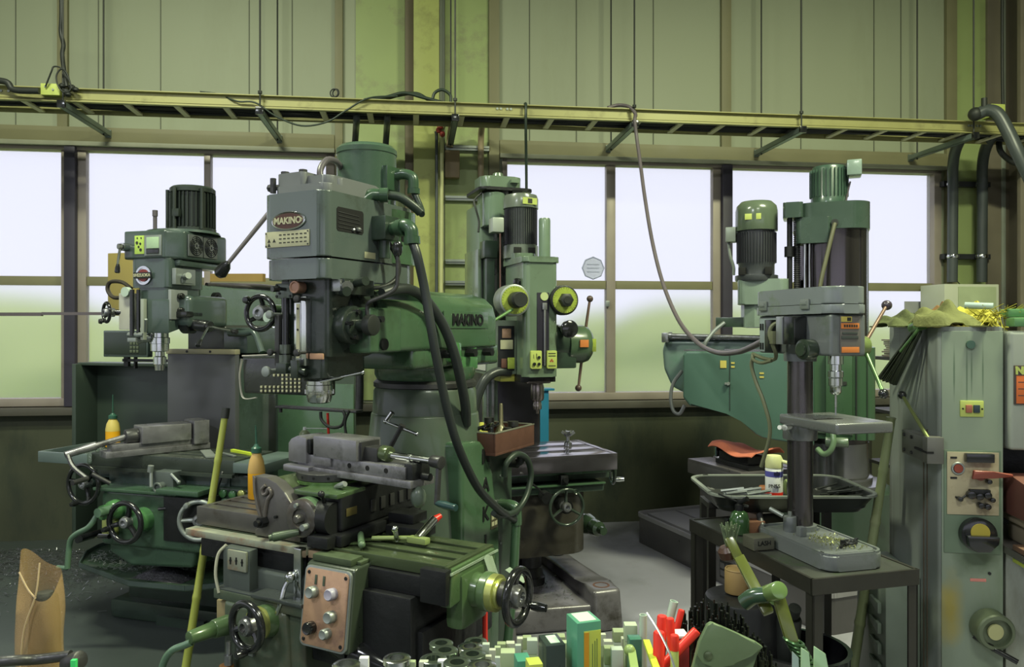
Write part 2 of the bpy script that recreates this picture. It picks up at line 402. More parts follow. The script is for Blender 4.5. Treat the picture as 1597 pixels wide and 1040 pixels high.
# the unseen window bands of the other walls let daylight in
m = MB(); v = [m.bm.verts.new(p) for p in ((XL-.1,-8.6,1),(XL-.1,-1.4,1),(XL-.1,-1.4,3),(XL-.1,-8.6,3))]; m.bm.faces.new(v); wobj(m, 'window_3', PANE)
m = MB(); v = [m.bm.verts.new(p) for p in ((-4.5,YB-.1,1),(3.5,YB-.1,1),(3.5,YB-.1,3),(-4.5,YB-.1,3))]; m.bm.faces.new(v); wobj(m, 'window_4', PANE)
m = MB()
for k in range(1, 5): y = -8.6+7.2*k/5; m.box(XL-.12, XL-.02, y-.03, y+.03, 1, 3)
for k in range(1, 6): x = -4.5+8*k/6; m.box(x-.03, x+.03, YB-.12, YB-.02, 1, 3)
wobj(m, 'trim_99', SASH)

def wthing(name, label, cat, group=None):
    return thing(name, label, cat, WF.o, A, group)
# ------------------------------------------------------------------ ladder tray
TY0, TY1 = -.74, -.46
tz1 = wz(800, 164, TY0); tz0 = wz(800, 184, TY0)
t = wthing('cable_tray', 'long yellow-green ladder cable tray running across the wall above both windows', 'cable tray')
TRM = mat('tray_yellow_green', (.33,.32,.13), .45, .1, var=.18, vs=6, dirt=(.20,.19,.08), ds=6)
def rail(y, thick, sgn):
    m = MB(); m.box(-5.6, 5.6, y, y+thick, tz0, tz1)
    (m.box(-5.6, 5.6, y, y+sgn*.028, tz0, tz0+.006) if sgn < 0 else None); m.box(-5.6, 5.6, y, y+sgn*.028, tz1-.006, tz1)
    m.box(-5.6, 5.6, y-.004, y+.004, tz0+.022, tz0+.030)
    return m.build('side_rail', TRM, t)
rail(TY0, .006, -1); rail(TY1, .006, 1)
k = 0
x = -5.5
RUNG = mat('cream_rung', (.62,.58,.40), .5, var=.1)
while x < 5.6:
    m = MB(); m.box(x, x+.04, TY0+.006, TY1, tz0+.004, tz0+.018, .002); m.build('rung', RUNG, t); x += .315
for x in (wx(760), wx(1413), wx(80)):
    for d in (0, .025, .07, .095): m = MB(); m.cyl((x+d, TY0-.008, tz0+.06), (x+d, TY0, tz0+.06), .008, seg=10); m.build('rivet', BRUSHED, t)
random.seed(4)
for i in range(9):
    m = MB(); y = TY0+.035+.025*i; ph = random.random()*6
    m.tube([(-5.6+.45*k, y+.012*math.sin(k*1.3+ph), tz0+.036+.010*math.sin(k*.9+ph*2)) for k in range(26)], .0125+.006*random.random(), 7, 3)
    o = m.build('power_cable', mat('tray_cable_black', (.018,.02,.024), .4), None); place(o, WF.o, A)
    tag(o, 'dark power cable laid lengthwise in the ladder tray on the wall', 'cable', 'cables lying in the ladder tray')
# brackets: near end pixel, far end follows the wall's own direction
STRUT = mat('galvanised_strut', (.22,.27,.25), .4, .5, var=.15)
BR = [(97, 'black struts bracket under the tray, leftmost, below the junction box', (97, 123)), (405, 'wall bracket under the tray above the second pane from the left', (402, 406)), (710, 'tray bracket beside the yellow-green steel column with a red-tipped pipe below', (695, 716)),
      (990, 'tray bracket from which the long drooping hose hangs', (947, 991)), (1251, 'long tray bracket above the large radial drill motor', (1190, 1252)), (1520, 'rightmost tray bracket above the curved conduits', (1435, 1516))]
BR[0] = (97, 'leftmost tray bracket, below the yellow junction box', (97, 123))
for px, lab, rods in BR:
    x = WF.ay(px, 180, -.80).x
    b = thing('tray_bracket', lab, 'bracket', WF.world((x, 0, tz0-.012)), A)
    m = MB(); m.box(-.021, .021, -.81, -.06, -.038, -.034); m.box(-.021, -.017, -.81, -.06, -.038, 0); m.box(.017, .021, -.81, -.06, -.038, 0); m.box(-.02, .02, -.06, -.0455, -.045, .01)
    m.build('strut', STRUT, b)
    m = MB(); m.box(-.025, .025, -.822, -.80, -.042, .006, .004); m.build('end_cap', BLACK, b)
    m = MB(); m.cyl((0, -.79, -.02), (0, -.79, ZC-tz0), .006, seg=8); m.build('threaded_rod', RUBBER, b)
    m = MB(); m.cyl((0, -.14, -.05), (0, -.14, ZC-tz0), .006, seg=8); m.build('threaded_rod', RUBBER, b)
    m = MB(); m.cyl((0, -.79, tz1-tz0+.012), (0, -.79, tz1-tz0+.03), .014, seg=8); m.build('nut', RUBBER, b)
def wtube(pts, r, name, mt, lab, cat, group=None, n=6, smooth=True):
    """pts: (px, py, distance from the wall)"""
    m = MB(); m.tube([WF.ay(a, b, -c) for a, b, c in pts], r, 10, n, smooth)
    o = m.build(name, mt); place(o, WF.o, A); return tag(o, lab, cat, group)
# junction box at left with its cable coil
jb = wthing('junction_box', 'yellow square junction box on the cable tray at far left', 'junction box')
m = MB(); WF.bx(m, 63, 130, 93, 148, -.80, .05, .004); m.build('box_body', YELLOWP, jb)
m = MB(); p = WF.ay(83, 140, -.80); m.cyl(p, p+V(0,-.006,0), .006); p = WF.ay(71, 135, -.80); m.cyl(p, p+V(0,-.006,0), .006); m.build('screw', BRUSHED, jb)
o = wtube([(95,-60,.78),(96,20,.78),(95,50,.77),(99,70,.78),(97,85,.78),(100,110,.78),(104,135,.79)], .013, 'hanging_cable', RUBBER, 'black twisted cable coming down to the tray at far left', 'cable')
o = wtube([(71,135,.815),(80,112,.84),(84,104,.84),(95,106,.84),(103,118,.84),(110,132,.84),(108,142,.84),(98,143,.84),(90,132,.84),(88,118,.84),(95,108,.84),(104,114,.85),(112,138,.85)], .005, 'cable_coil', RUBBER, 'thin grey cable coiled beside the yellow junction box', 'cable')
o = wtube([(-20,124,.80),(10,128,.80),(22,140,.80),(62,142,.81)], .020, 'thick_cable', RUBBER, 'thick black cable bending into the junction box from the far left', 'cable')
m = MB()
for k, (a, b) in enumerate(((97,134),(103,142),(112,136),(118,140),(106,147))): p = WF.ay(a, b, -.79); m.sph(p, .022, .8, 10)
o = m.build('cable_connector', RUBBER); place(o, WF.o, A); tag(o, 'clump of black connectors beside the yellow junction box', 'connector')
wtube([(312,143,.73),(340,147,.72),(370,158,.76),(398,160,.77),(430,181,.77),(470,196,.77),(510,190,.77),(540,172,.77),(575,153,.77),(620,150,.74)], .006, 'thin_cable', HOSE, 'thin green cable drooping below the tray left of the column', 'cable')
wtube([(560,157,.66),(600,152,.62),(630,145,.60),(660,152,.60),(690,160,.62)], .012, 'green_cable', HOSE, 'green cable arching over the tray at the steel column, upper one', 'cable')
wtube([(585,160,.62),(620,149,.56),(650,146,.55),(672,158,.57),(690,162,.6)], .012, 'green_cable', HOSE, 'green cable arching over the tray at the steel column, lower one', 'cable')
wtube([(674,158,.60),(678,145,.60),(690,140,.60),(702,148,.60),(703,160,.60)], .011, 'cable_loop', HOSE, 'short cable loop standing up from the tray right of the steel column', 'cable')
m = MB(); p = WF.ay(521,145,-.62); m.torus(p, (0.3,1,0), .028, .005, 20, 6); m.torus(p+V(.012,0,0), (0.6,1,0), .026, .005, 20, 6)
o = m.build('cable_coil', RUBBER); place(o, WF.o, A); tag(o, 'small black coil of cable on top of the tray, left of the column', 'cable')
wtube([(948,168,.70),(965,164,.70),(982,167,.76),(991,178,.80),(990,187,.83),(993,215,.83),(998,250,.9),(1006,310,1.05),(1018,380,1.25),(1035,445,1.45),(1060,502,1.7),(1090,536,2.0),(1120,550,2.35),(1150,549,2.7),(1172,541,3.05),(1190,532,3.35)], .0125, 'drooping_hose', mat('grey_brown_hose', (.12,.10,.11), .45), 'long grey hose drooping from the tray to the bench drill', 'hose')
wtube([(821,560,.60),(821,300,.60),(820,200,.77),(820,163,.775),(817,168,.72)], .010, 'vertical_hose', HOSE, 'hose hanging straight down from the tray behind the drilling machine', 'hose')
# conduits
PIPEG = mat('dark_grey_conduit', (.055,.065,.065), .4, var=.15)
PIPEB = mat('beige_pipe', (.34,.27,.17), .5, var=.15)
def pipe(pts, r, lab, mt=PIPEG, name='conduit', grp=None):
    return wtube(pts, r, name, mt, lab, 'pipe', grp, 5)
for a, lab in ((556, 'dark conduit between the left window and the column, left one'), (604, 'dark conduit between the left window and the column, right one')):
    pipe([(a,172,.60),(a,188,.60),(a-1,205,.30),(a-3,240,.14),(a-3,300,.12),(a-3,440,.12),(a-3,620,.12)], .024, lab)
wtube([(680,205,.22),(681,230,.22),(681,460,.22)], .013, 'conduit', PIPEG, 'thin grey conduit along the right edge of the steel column', 'pipe')
wtube([(692,196,.26),(689,205,.24),(689,230,.24),(688,470,.24)], .015, 'pipe', mat('yellowish_pipe', (.45,.46,.22), .45), 'pale yellow-green pipe with red tape at its top', 'pipe')
m = MB()
for a, b, r in ((684,203,.022),(690,209,.022),(688,198,.018)): m.sph(WF.ay(a,b,-.26), r, 1.1, 8)
m.tube([WF.ay(a,b,-.26) for a,b in ((684,200),(680,192),(677,181))], .005, 6)
m.tube([WF.ay(a,b,-.26) for a,b in ((690,200),(693,190),(692,182))], .005, 6)
o = m.build('red_tape', mat('red_tape', (.35,.05,.04), .5)); place(o, WF.o, A); tag(o, 'crumpled red tape tied around the top of the pale pipe', 'tape')
pipe([(704,180,.40),(704,200,.25),(702,215,.10),(701,229,.09)], .026, 'short brown pipe beside the steel column above the brown box', PIPEB, 'pipe')
pipe([(755,172,.45),(752,195,.25),(750,220,.08),(750,300,.075),(750,450,.075)], .024, 'long beige pipe running down left of the right window', PIPEB, 'pipe')
bbx = MB(); WF.bx(bbx, 694, 234, 717, 277, -.13, .07, .01); o = bbx.build('switch_box', mat('tan_box', (.25,.19,.10), .5)); place(o, WF.o, A); tag(o, 'brown metal switch box mounted right of the steel column', 'box')
for a, lab in ((1487, 'left of the two curved dark conduits right of the right window'), (1533, 'right of the two curved dark conduits right of the right window')):
    pipe([(a+26,196,.58),(a+14,212,.50),(a+3,235,.33),(a-1,262,.20),(a-1,300,.14),(a-2,440,.13)], .042, lab)
for py, q in ((287, 'upper'), (400, 'lower')):
    m = MB(); WF.bx(m, 1472, py-4, 1545, py+4, -.08, .05); solo(m, 'conduit_rail', mat('black_rail', (.02,.022,.025), .5), WF, '%s black cross rail holding the two curved conduits' % q, 'rail')
for a in (1486, 1531):
    for py, q in ((287, 'upper'), (400, 'lower')):
        m = MB(); p = WF.ay(a, py, -.13); m.torus(p, (0,0,1), .042, .008, 20, 6, flat=2)
        o = m.build('pipe_clamp', CHROME); place(o, WF.o, A); tag(o, '%s clamp on the %s curved conduit' % (q, 'left' if a < 1500 else 'right'), 'clamp')
m = MB(); WF.bx(m, 1473, 443, 1558, 530, -.32, .30, .006)
cb = m.build('electrical_cabinet', mat('cream_cabinet', (.50,.53,.40), .5, var=.06)); place(cb, WF.o, A); tag(cb, 'cream wall cabinet below the curved conduits at the right', 'cabinet')
m = MB(); WF.bx(m, 1495, 447, 1554, 520, -.328, .008, .004); m.build('door', mat('green_cream_door', (.36,.42,.25), .5), cb)
wtube([(1497,443,.1),(1490,437,.1),(1483,440,.1)], .004, 'thin_wire', RUBBER, 'thin wire at the top of the cream cabinet', 'wire')
# thick cable arm hanging at far right, in front of the pillar
a = wthing('suction_arm', 'dark tubular arm reaching down from the tray at the far right', 'pipe')
m = MB(); m.tube([WF.ay(p, q, -c) for p, q, c in ((1524,178,.86),(1540,172,.90),(1556,178,.95),(1572,205,1.0),(1586,235,1.05),(1610,285,1.1))], .045, 12); m.build('tube', PIPEG, a)
m = MB(); p = WF.ay(1521,178,-.86); m.sph(p, .05); q = WF.ay(1535,168,-.9); m.cyl(q, q+V(0,0,.07), .02); m.build('elbow', RUBBER, a)
wtube([(1558,215,.45),(1560,235,.5),(1575,250,.5),(1592,256,.5),(1610,256,.5)], .022, 'thick_cable', RUBBER, 'thick black cable looping below the tray at the far right corner', 'cable')
wtube([(1563,-40,.42),(1563,100,.42),(1564,165,.45)], .012, 'hanging_cable', RUBBER, 'black cable running down the corner pillar to the tray', 'cable')
m = MB(); WF.bx(m, 1546, 162, 1568, 182, -.70, .1, .004); o = m.build('junction_box', YELLOWP); place(o, WF.o, A); tag(o, 'small yellow-green box on the tray at the corner pillar', 'junction box')
# window sticker, latch, white label
m = MB(); p = WF.ay(925, 418, .03); m.lathe(p, (0,1,0), [(.095,0),(.095,.002)], 8)
o = m.build('octagonal_sticker', mat('pale_lavender_sticker', (.52,.55,.68), .5, alpha=.55)); place(o, WF.o, A); tag(o, 'faded octagonal sticker on the window pane right of the drilling machine', 'sticker')
m = MB(); m.torus(p+V(0,-.003,0), (0,1,0), .088, .003, 8, 4); m.build('border', mat('lavender_line', (.35,.38,.5), .5), o)
for zz in (.03, .0, -.03):
    m = MB(); m.box(p.x-.05, p.x+.05, p.y-.004, p.y, p.z+zz-.003, p.z+zz+.003); m.build('text_line', MATS['lavender_line'], o)
m = MB(); WF.bx(m, 945, 469, 951, 478, -.03, .03, .003); o = m.build('window_latch', BRUSHED); place(o, WF.o, A); tag(o, 'small latch on the mullion of the right window', 'latch')
m = MB(); WF.bx(m, 1411, 470, 1441, 488, .03, .006); o = m.build('window_notice', mat('grey_notice', (.30,.31,.31), .5)); place(o, WF.o, A); tag(o, 'small grey notice taped to the rightmost lower pane', 'notice')
# ================================================================== shared machine pieces
def handwheel(parent, c, ax, r, handle=None, mt=None, spokes=3, rim=.012, phase=90, hub=.028, name='handwheel', hl=.055, hm=None):
    """a rimmed wheel; ax points from the machine towards the operator"""
    mt = mt or BLACK; x, y, z = basis(ax); c = Vector(c)
    m = MB(); m.torus(c, ax, r-rim, rim, 40, 10)
    for k in range(spokes):
        a = R(phase+360/spokes*k); d = x*math.cos(a)+y*math.sin(a)
        m.tube([c-z*.012+d*hub*.6, c-z*.012+d*(r*.5), c+d*(r-rim)], [rim*1.15, rim*.8], 8, 3)
    wh = m.build(name, mt, parent)
    m = MB(); m.lathe(c-z*.035, ax, [(hub,0),(hub,.035),(hub*.8,.048),(hub*.45,.050),(hub*.45,.040),(0,.040)], 20); m.build('hub', STEEL, wh)
    if handle is not None:
        a = R(handle); p = c+(x*math.cos(a)+y*math.sin(a))*(r-rim)
        m = MB(); m.lathe(p, ax, [(.006,0),(.007,.012),(.012,.016),(.014,hl*.6),(.011,hl),(0,hl+.002)], 14); m.build('grip', hm or mt, wh)
    return wh
def lever(parent, p0, p1, r, ball, mt=None, bm=None, name='lever'):
    m = MB(); m.cyl(p0, p1, r, r*.8, 12); o = m.build(name, mt or CHROME, parent)
    m = MB(); m.sph(p1, ball, 1, 14); m.build('ball_knob', bm or BLACK, o); return o
def text3(name, s, size, M, mt, parent, ext=.0012, bold=0):
    cu = bpy.data.curves.new(name, 'FONT'); cu.body = s; cu.size = size; cu.extrude = ext; cu.align_x = 'CENTER'; cu.align_y = 'CENTER'; cu.offset = bold
    o = bpy.data.objects.new(name, cu); COL.objects.link(o)
    dg = bpy.context.evaluated_depsgraph_get(); me = bpy.data.meshes.new_from_object(o.evaluated_get(dg))
    bpy.data.objects.remove(o); me.materials.clear(); me.materials.append(mt)
    q = bpy.data.objects.new(name, me); COL.objects.link(q); q.matrix_local = M
    if parent: q.parent = parent
    a = parent
    while a is not None and name != 'can_lettering':
        if a.name in OFF: q.location = q.location-OFF[a.name]; break
        a = a.parent
    return q
def face_m(p, facing='-y', roll=0):
    """matrix for text lying on a face: facing -y, +x, +z or -x"""
    rot = {'-y': (90, 0, 0), '+x': (90, 0, 90), '-x': (90, 0, -90), '+z': (0, 0, 0)}[facing]
    from mathutils import Euler
    return Matrix.Translation(Vector(p)) @ Euler([R(a) for a in rot]).to_matrix().to_4x4() @ Matrix.Rotation(R(roll), 4, 'Z')
def tslots(m, x0, x1, y0, y1, z, n, w=.016, dpt=.02, th=.05, along='x'):
    """a table top made of lands with slots between them"""
    sp = (y1-y0)/n if along == 'x' else (x1-x0)/n
    base = z-th
    m.box(x0, x1, y0, y1, base, z-dpt, .003)
    for k in range(n):
        if along == 'x': m.box(x0+.001, x1-.001, y0+.001+sp*k+(w/2 if k else 0), y0-.001+sp*(k+1)-(w/2 if k < n-1 else 0), z-dpt-.002, z, .0015)
        else: m.box(x0+.001+sp*k+(w/2 if k else 0), x0-.001+sp*(k+1)-(w/2 if k < n-1 else 0), y0+.001, y1-.001, z-dpt-.002, z, .0015)
def motor_fins(m, c, r, z0, z1, n=36, dep=.012, w=.003):
    for k in range(n):
        a = 2*math.pi*k/n; d = Vector((math.cos(a), math.sin(a), 0))
        m.bar(Vector((c[0], c[1], 0))+d*(r+dep/2)+V(0,0,z0), Vector((c[0], c[1], 0))+d*(r+dep/2)+V(0,0,z1), dep if abs(d.x) < 2 else dep, w, up=(-d.y, d.x, 0)) if False else m.box(-dep/2, dep/2, -w/2, w/2, z0, z1, 0, 1, Matrix.Translation(Vector((c[0], c[1], 0))+d*(r+dep/2-.001)) @ Matrix.Rotation(a, 4, 'Z'))

# ================================================================== the front milling machine
MK = Fr(-.365, 3.235, -27.6)
mk = thing('milling_machine', 'large green milling machine in the centre with a round column and a badged grey-green head', 'milling machine', MK.o, MK.deg)
def B(name, mt, m, parent=mk, label=None): return m.build(name, mt, parent, label=label)
# column and foot
m = MB(); m.lathe((0,0,0), (0,0,1), [(.30,0),(.30,.15),(.285,.2),(.262,.7),(.245,1.0),(.224,1.2),(.222,1.205),(.218,1.208),(.214,1.30),(.205,1.315)], 48)
col_ = B('column', mat('worn_grey_green_casting', (.085,.14,.085), .35, coat=.3, var=.2, vs=3, bump=.06, bs=20, dirt=(.09,.10,.08), ds=2), m)
m = MB(); m.lathe((0,0,1.312), (0,0,1), [(.207,0),(.214,.004),(.214,.022),(.205,.03),(.19,.035)], 48); B('swivel_ring', IRON, m)
m = MB(); m.prism([(-.14,0),(.165,0),(.165,.50),(.15,.75),(.115,.95),(.06,1.06),(.01,1.10),(-.14,1.11)], 'x', .12, .265, .02, 3)
side = B('side_housing', MAK_GREEN, m)
m = MB(); m.box(-.30, .30, -.32, .42, 0, .10, .03, 3); B('base', MAK_GREEN, m)
for k, ch in enumerate('MAKIN'):
    text3('raised_letter', ch, .085, face_m((.2665, .045, 1.03-.118*k), '+x'), IRON_D, side, .002, .0015)
m = MB(); m.box(.2645,.268,.088,.145,.72,.79,.001); pl = B('data_plate', mat('bronze_plate', (.12,.11,.07), .4, .4), m, side)
for k in range(4):
    m = MB(); m.box(.268,.269,.093+.026*(k%2),.114+.026*(k%2),.733+.027*(k//2),.750+.027*(k//2)); B('plate_field', PLATE, m, pl)
m = MB(); m.box(-.24,.24,.10,.33,.0,1.034,.008); cab = B('rear_cabinet', DARK_GREEN, m)
for zz in (1.08, .92, .78, .63, .45):
    m = MB(); m.sph((.241,.22,zz), .006, 1, 8); B('screw', BRUSHED, m, cab)
m = MB(); m.cyl((.235,.27,.97),(.30,.27,.97), .020, seg=16); m.tube([(.29,.27,.97),(.31,.27,.98),(.315,.27,1.0)], .017, 10); B('cable_gland', RUBBER, m, cab)
m = MB(); m.cyl((.235,.22,.80),(.29,.22,.80), .022, seg=16); m.tube([(.28,.22,.80),(.312,.22,.79),(.318,.22,.75),(.318,.22,.72)], .024, 12); m.tube([(.318,.22,.73),(.31,.20,.45),(.30,.17,.2),(.29,.14,.0)], .020, 12); B('cable_conduit', MAK_GREEN, m, cab)
# swivel neck and ram
m = MB(); m.lathe((0,0,1.345), (0,0,1), [(.20,0),(.21,.02),(.21,.05),(.17,.07),(.165,.15)], 48); m.box(-.19,.19,-.36,.30,1.40,1.49,.02,3)
B('swivel_neck', MAK_GREEN, m)
m = MB(); m.cyl((.15,-.08,1.42),(.15,-.08,1.50), .07, .065, 24, .01); m.cyl((.17,.08,1.47),(.17,.08,1.52), .03, seg=12); m.box(.12,.2,-.05,.10,1.385,1.44,.01); B('clamp_boss', mat('bright_green_enamel', (.05,.26,.05), .22, coat=.5, var=.1), m)
for y in (-.17, .02, .16):
    m = MB(); m.cyl((.195,y,1.455),(.235,y,1.455), .018, seg=6); B('clamp_bolt', IRON_D, m)
prof = [(-.19,1.475),(.205,1.475),(.205,1.60),(.19,1.65),(.15,1.685),(.08,1.705),(-.08,1.705),(-.16,1.69),(-.19,1.65)]
m = MB(); m.prism(prof, 'y', -.26, .25, .012, 3)
m.prism([(-.17,1.47),(.212,1.47),(.212,1.625),(-.17,1.625)], 'y', -.64, -.46, .012, 3)
m.prism([(-.17,1.47),(.20,1.47),(.20,1.60),(.15,1.66),(-.12,1.66),(-.17,1.60)], 'y', -.5, -.22, .02, 3)
ram = B('ram', MAK_GREEN, m)
m = MB(); m.box(.203,.209,-.18,.17,1.555,1.625,.003); lp = B('letter_panel', MAK_GREEN, m, ram)
text3('raised_lettering', 'MAKINO', .062, face_m((.2105, .0, 1.588), '+x'), IRON_D, ram, .0025, .002)
m = MB(); m.cyl((.20,-.57,1.50),(.222,-.57,1.50), .020, seg=20); m.cyl((.20,-.60,1.585),(.235,-.60,1.585), .012, seg=6); B('screw_plug', IRON_D, m, ram)
# --- head
m = MB()
def rr(x0, x1, y0, y1, rx, n=6):
    pts = []
    for cx_, cy_, a0 in ((x1-rx,y0+rx,-90),(x1-rx,y1-rx,0),(x0+rx,y1-rx,90),(x0+rx,y0+rx,180)):
        for k in range(n+1): a = R(a0+90*k/n); pts.append((cx_+rx*math.cos(a), cy_+rx*math.sin(a)))
    return pts
m.prism(rr(-.115,.155,-.80,-.30,.035), 'z', 1.787, 2.0, .012, 3)
head = B('head_cover', GREY_GREEN, m)
m = MB(); m.prism(rr(-.11,.150,-.795,-.30,.035), 'z', 1.715, 1.782, .010, 3); B('belt_housing', GREY_GREEN, m)
m = MB(); m.prism(rr(-.095,.135,-.77,-.42,.03), 'z', 1.995, 2.03, .006); m.prism(rr(-.075,.12,-.74,-.46,.03), 'z', 2.03, 2.062, .008)
m.prism(rr(-.09,.03,-.76,-.66,.015), 'z', 2.02, 2.075, .006); m.prism(rr(.0,.13,-.70,-.44,.02), 'z', 2.0, 2.055, .006); B('top_cap', mat('grey_casting', (.17,.18,.18), .45, .1, var=.15), m)
m = MB()
for x, y in ((-.07,-.74),(.01,-.74),(.02,-.56)): m.cyl((x,y,2.06),(x,y,2.085), .014, seg=8)
m.cyl((-.13,-.74,2.035),(-.09,-.74,2.035), .010, seg=8); m.sph((-.135,-.74,2.035), .015, 1, 8); m.cyl((-.095,-.77,2.01),(-.095,-.77,2.06), .01, seg=8); B('cap_bolt', IRON, m)
# badge and plates on the front face (facing -y)
m = MB(); m.lathe((.0,-.8005,1.906), (0,-1,0), [(.073,0),(.073,.004),(.070,.005)], 40, sq=(1,.42)); bd = B('badge', CHROME, m, head)
bd.location = (.005,0,0)
m = MB(); m.lathe((.0,-.8055,1.906), (0,-1,0), [(.067,0),(.067,.0012)], 40, sq=(1,.38)); B('badge_field', mat('dark_red_enamel', (.07,.03,.02), .3), m, bd)
text3('badge_lettering', 'MAKINO', .030, face_m((.0, -.8072, 1.906), '-y'), PLATE, bd, .0008, .0011)
for sx in (-1, 1):
    m = MB(); m.torus((sx*.058,-.807,1.906), (0,1,0), .005, .0014, 12, 6); B('badge_ring', PLATE, m, bd)
m = MB(); m.box(-.098,.094,-.8035,-.7995,1.822,1.874,.001); sp = B('speed_plate', PLATE, m, head)
for i in range(7):
    for j in range(3):
        m = MB(); x = -.030+.018*i; z = 1.862-.013*j
        m.box(x-.0055, x+.0055, -.8042, -.8034, z-.0018, z+.0018); B('plate_mark', INK, m, sp) if j else B('plate_mark', INK, m, sp)
for (x, z) in ((-.08,1.845),(-.057,1.845),(-.08,1.831)):
    m = MB(); m.prism([(x-.007,z-.006),(x+.007,z-.006),(x,z+.006)], 'y', -.8042, -.8034); B('plate_mark', INK, m, sp)
for x in (-.093,.089):
    for z in (1.827,1.869): m = MB(); m.cyl((x,-.806,z),(x,-.803,z), .0025, seg=8); B('rivet', IRON, m, sp)
# louvre opening in the right side
m = MB(); m.prism([(y,z) for y,z in ((-.735,1.873),(-.612,1.873),(-.605,1.88),(-.605,1.945),(-.612,1.952),(-.735,1.952),(-.742,1.945),(-.742,1.88))], 'x', .1545, .1565); op = B('side_opening', mat('black_void', (.006,.006,.006), .8), m, head)
for k in range(5):
    m = MB(); m.cyl((.157,-.735,1.885+.0125*k),(.157,-.615-.004*k,1.8815+.0125*k), .0016, seg=6); B('pulley_glint', IRON, m, op)
m = MB(); m.sph((.1565,-.635,1.888), .014, .6, 8); m.sph((.1565,-.66,1.884), .009, .7, 8); B('light_debris', STEEL, m, op)
m = MB(); m.box(.155,.1575,-.60,-.54,1.795,1.817,.001); B('side_plate', PLATE, m, head)
# drive motor behind
mc = (.0,-.39)
m = MB(); m.lathe((*mc,1.985), (0,0,1), [(.115,0),(.112,.01),(.110,.03),(.110,.215),(.113,.218),(.113,.235),(.100,.248),(.02,.258),(0,.258)], 48); mo = B('motor', mat('motor_green', (.055,.13,.075), .28, coat=.4, var=.1), m)
m = MB(); a = R(-118); d = V(math.cos(a), math.sin(a), 0); p = V(*mc,2.05)+d*.1105
m.box(-.002,.002,-.028,.028,-.028,.028,0,1, Matrix.Translation(p) @ Matrix.Rotation(a,4,'Z')); B('motor_plate', YELLOWP, m, mo)
m = MB(); m.prism(rr(-.115,.165,-.50,-.24,.10,10), 'z', 1.79, 1.985, .012, 3); B('rear_housing', MAK_GREEN, m)
m = MB(); m.prism(rr(-.10,.155,-.50,-.26,.10,10), 'z', 1.72, 1.79, .01, 3); B('rear_housing_lower', GREY_GREEN, m)
m = MB(); m.prism([(y,z) for y,z in ((-.40,1.87),(-.33,1.87),(-.33,1.95),(-.40,1.95))], 'x', .16, .1665, .004); B('rear_opening', MATS['black_void'], m)
# elbows and oil block on the right rear
ELB = mat('green_cable_elbow', (.03,.10,.04), .32, coat=.3, var=.15)
SH_ = V(-.02,-.12,0)
m = MB(); m.box(.12,.235,-.44,-.36,1.86,1.945,.008); m.cyl((.20,-.40,1.86),(.20,-.40,1.80), .02, seg=12); m.cyl((.14,-.46,1.95),(.14,-.46,1.99), .022, seg=12); bmesh.ops.translate(m.bm, verts=m.bm.verts, vec=SH_); B('terminal_box', DARK_GREEN, m)
m = MB(); m.tube([(.14,-.44,1.955),(.14,-.44,1.995),(.155,-.42,2.02),(.18,-.40,2.022)], .022, 12); m.cyl((.18,-.40,2.022),(.205,-.385,2.022), .026, seg=12)
m.tube([(.235,-.40,1.90),(.30,-.42,1.905),(.325,-.42,1.89),(.33,-.42,1.865)], .024, 12); m.cyl((.27,-.41,1.90),(.30,-.42,1.90), .030, seg=12); m.cyl((.33,-.42,1.865),(.332,-.42,1.84), .028, seg=12); bmesh.ops.translate(m.bm, verts=m.bm.verts, vec=SH_); B('elbow', ELB, m)
m = MB(); m.tube([(.135,-.34,2.15),(.17,-.33,2.155),(.20,-.32,2.14),(.205,-.32,2.10)], .020, 12); m.cyl((.205,-.32,2.10),(.205,-.32,2.08), .024, seg=10); m.box(.11,.145,-.40,-.32,2.09,2.18,.006); bmesh.ops.translate(m.bm, verts=m.bm.verts, vec=V(-.02,-.03,-.03)); B('motor_elbow', ELB, m)
def hose(pts, r, lab=None, mt=HOSE, par=mk, name='hose'):
    m = MB(); m.tube(pts, r, 12, 6); return m.build(name, mt, par, label=lab)
hose([(.185,-.50,2.022),(.22,-.48,2.015),(.255,-.45,1.985),(.27,-.43,1.965)], .016)
hose([(.185,-.35,2.06),(.20,-.35,2.03),(.225,-.36,1.99),(.255,-.40,1.965)], .012)
hose([(.055,-.70,2.04),(.04,-.69,2.09),(.025,-.64,2.135),(-.005,-.56,2.15),(-.04,-.49,2.145),(-.07,-.44,2.13)], .011, mt=mat('lavender_grey_hose', (.09,.08,.09), .4))
P = MK.ax
def P3(px, py, x): p = MK.ax(px, py, x); return (p.x, p.y, p.z)
hose([(.312,-.54,1.85)]+[P3(a,b,x) for a,b,x in ((651,400,.335),(662,450,.35),(672,510,.37),(683,570,.38),(698,640,.38),(716,700,.38),(745,760,.37),(775,792,.35),(792,804,.325),(802,810,.318))], .016, mt=mat('dark_hose', (.03,.036,.034), .38))
hose([P3(a,b,x) for a,b,x in ((596,458,.19),(615,452,.20),(640,452,.21),(664,468,.22),(690,505,.235),(708,550,.25),(720,600,.25),(726,635,.24),(727,662,.22))], .020, mt=MATS['dark_hose'])
hose([P3(a,b,x) for a,b,x in ((786,742,.30),(790,722,.315),(806,708,.33),(822,716,.34),(828,742,.34),(820,775,.34),(803,798,.335),(780,804,.33),(770,800,.33))], .013)
hose([(.18,-.50,1.86),(.20,-.47,1.80),(.20,-.47,1.74),(.185,-.53,1.70),(.13,-.60,1.69)], .008, mt=RUBBER)
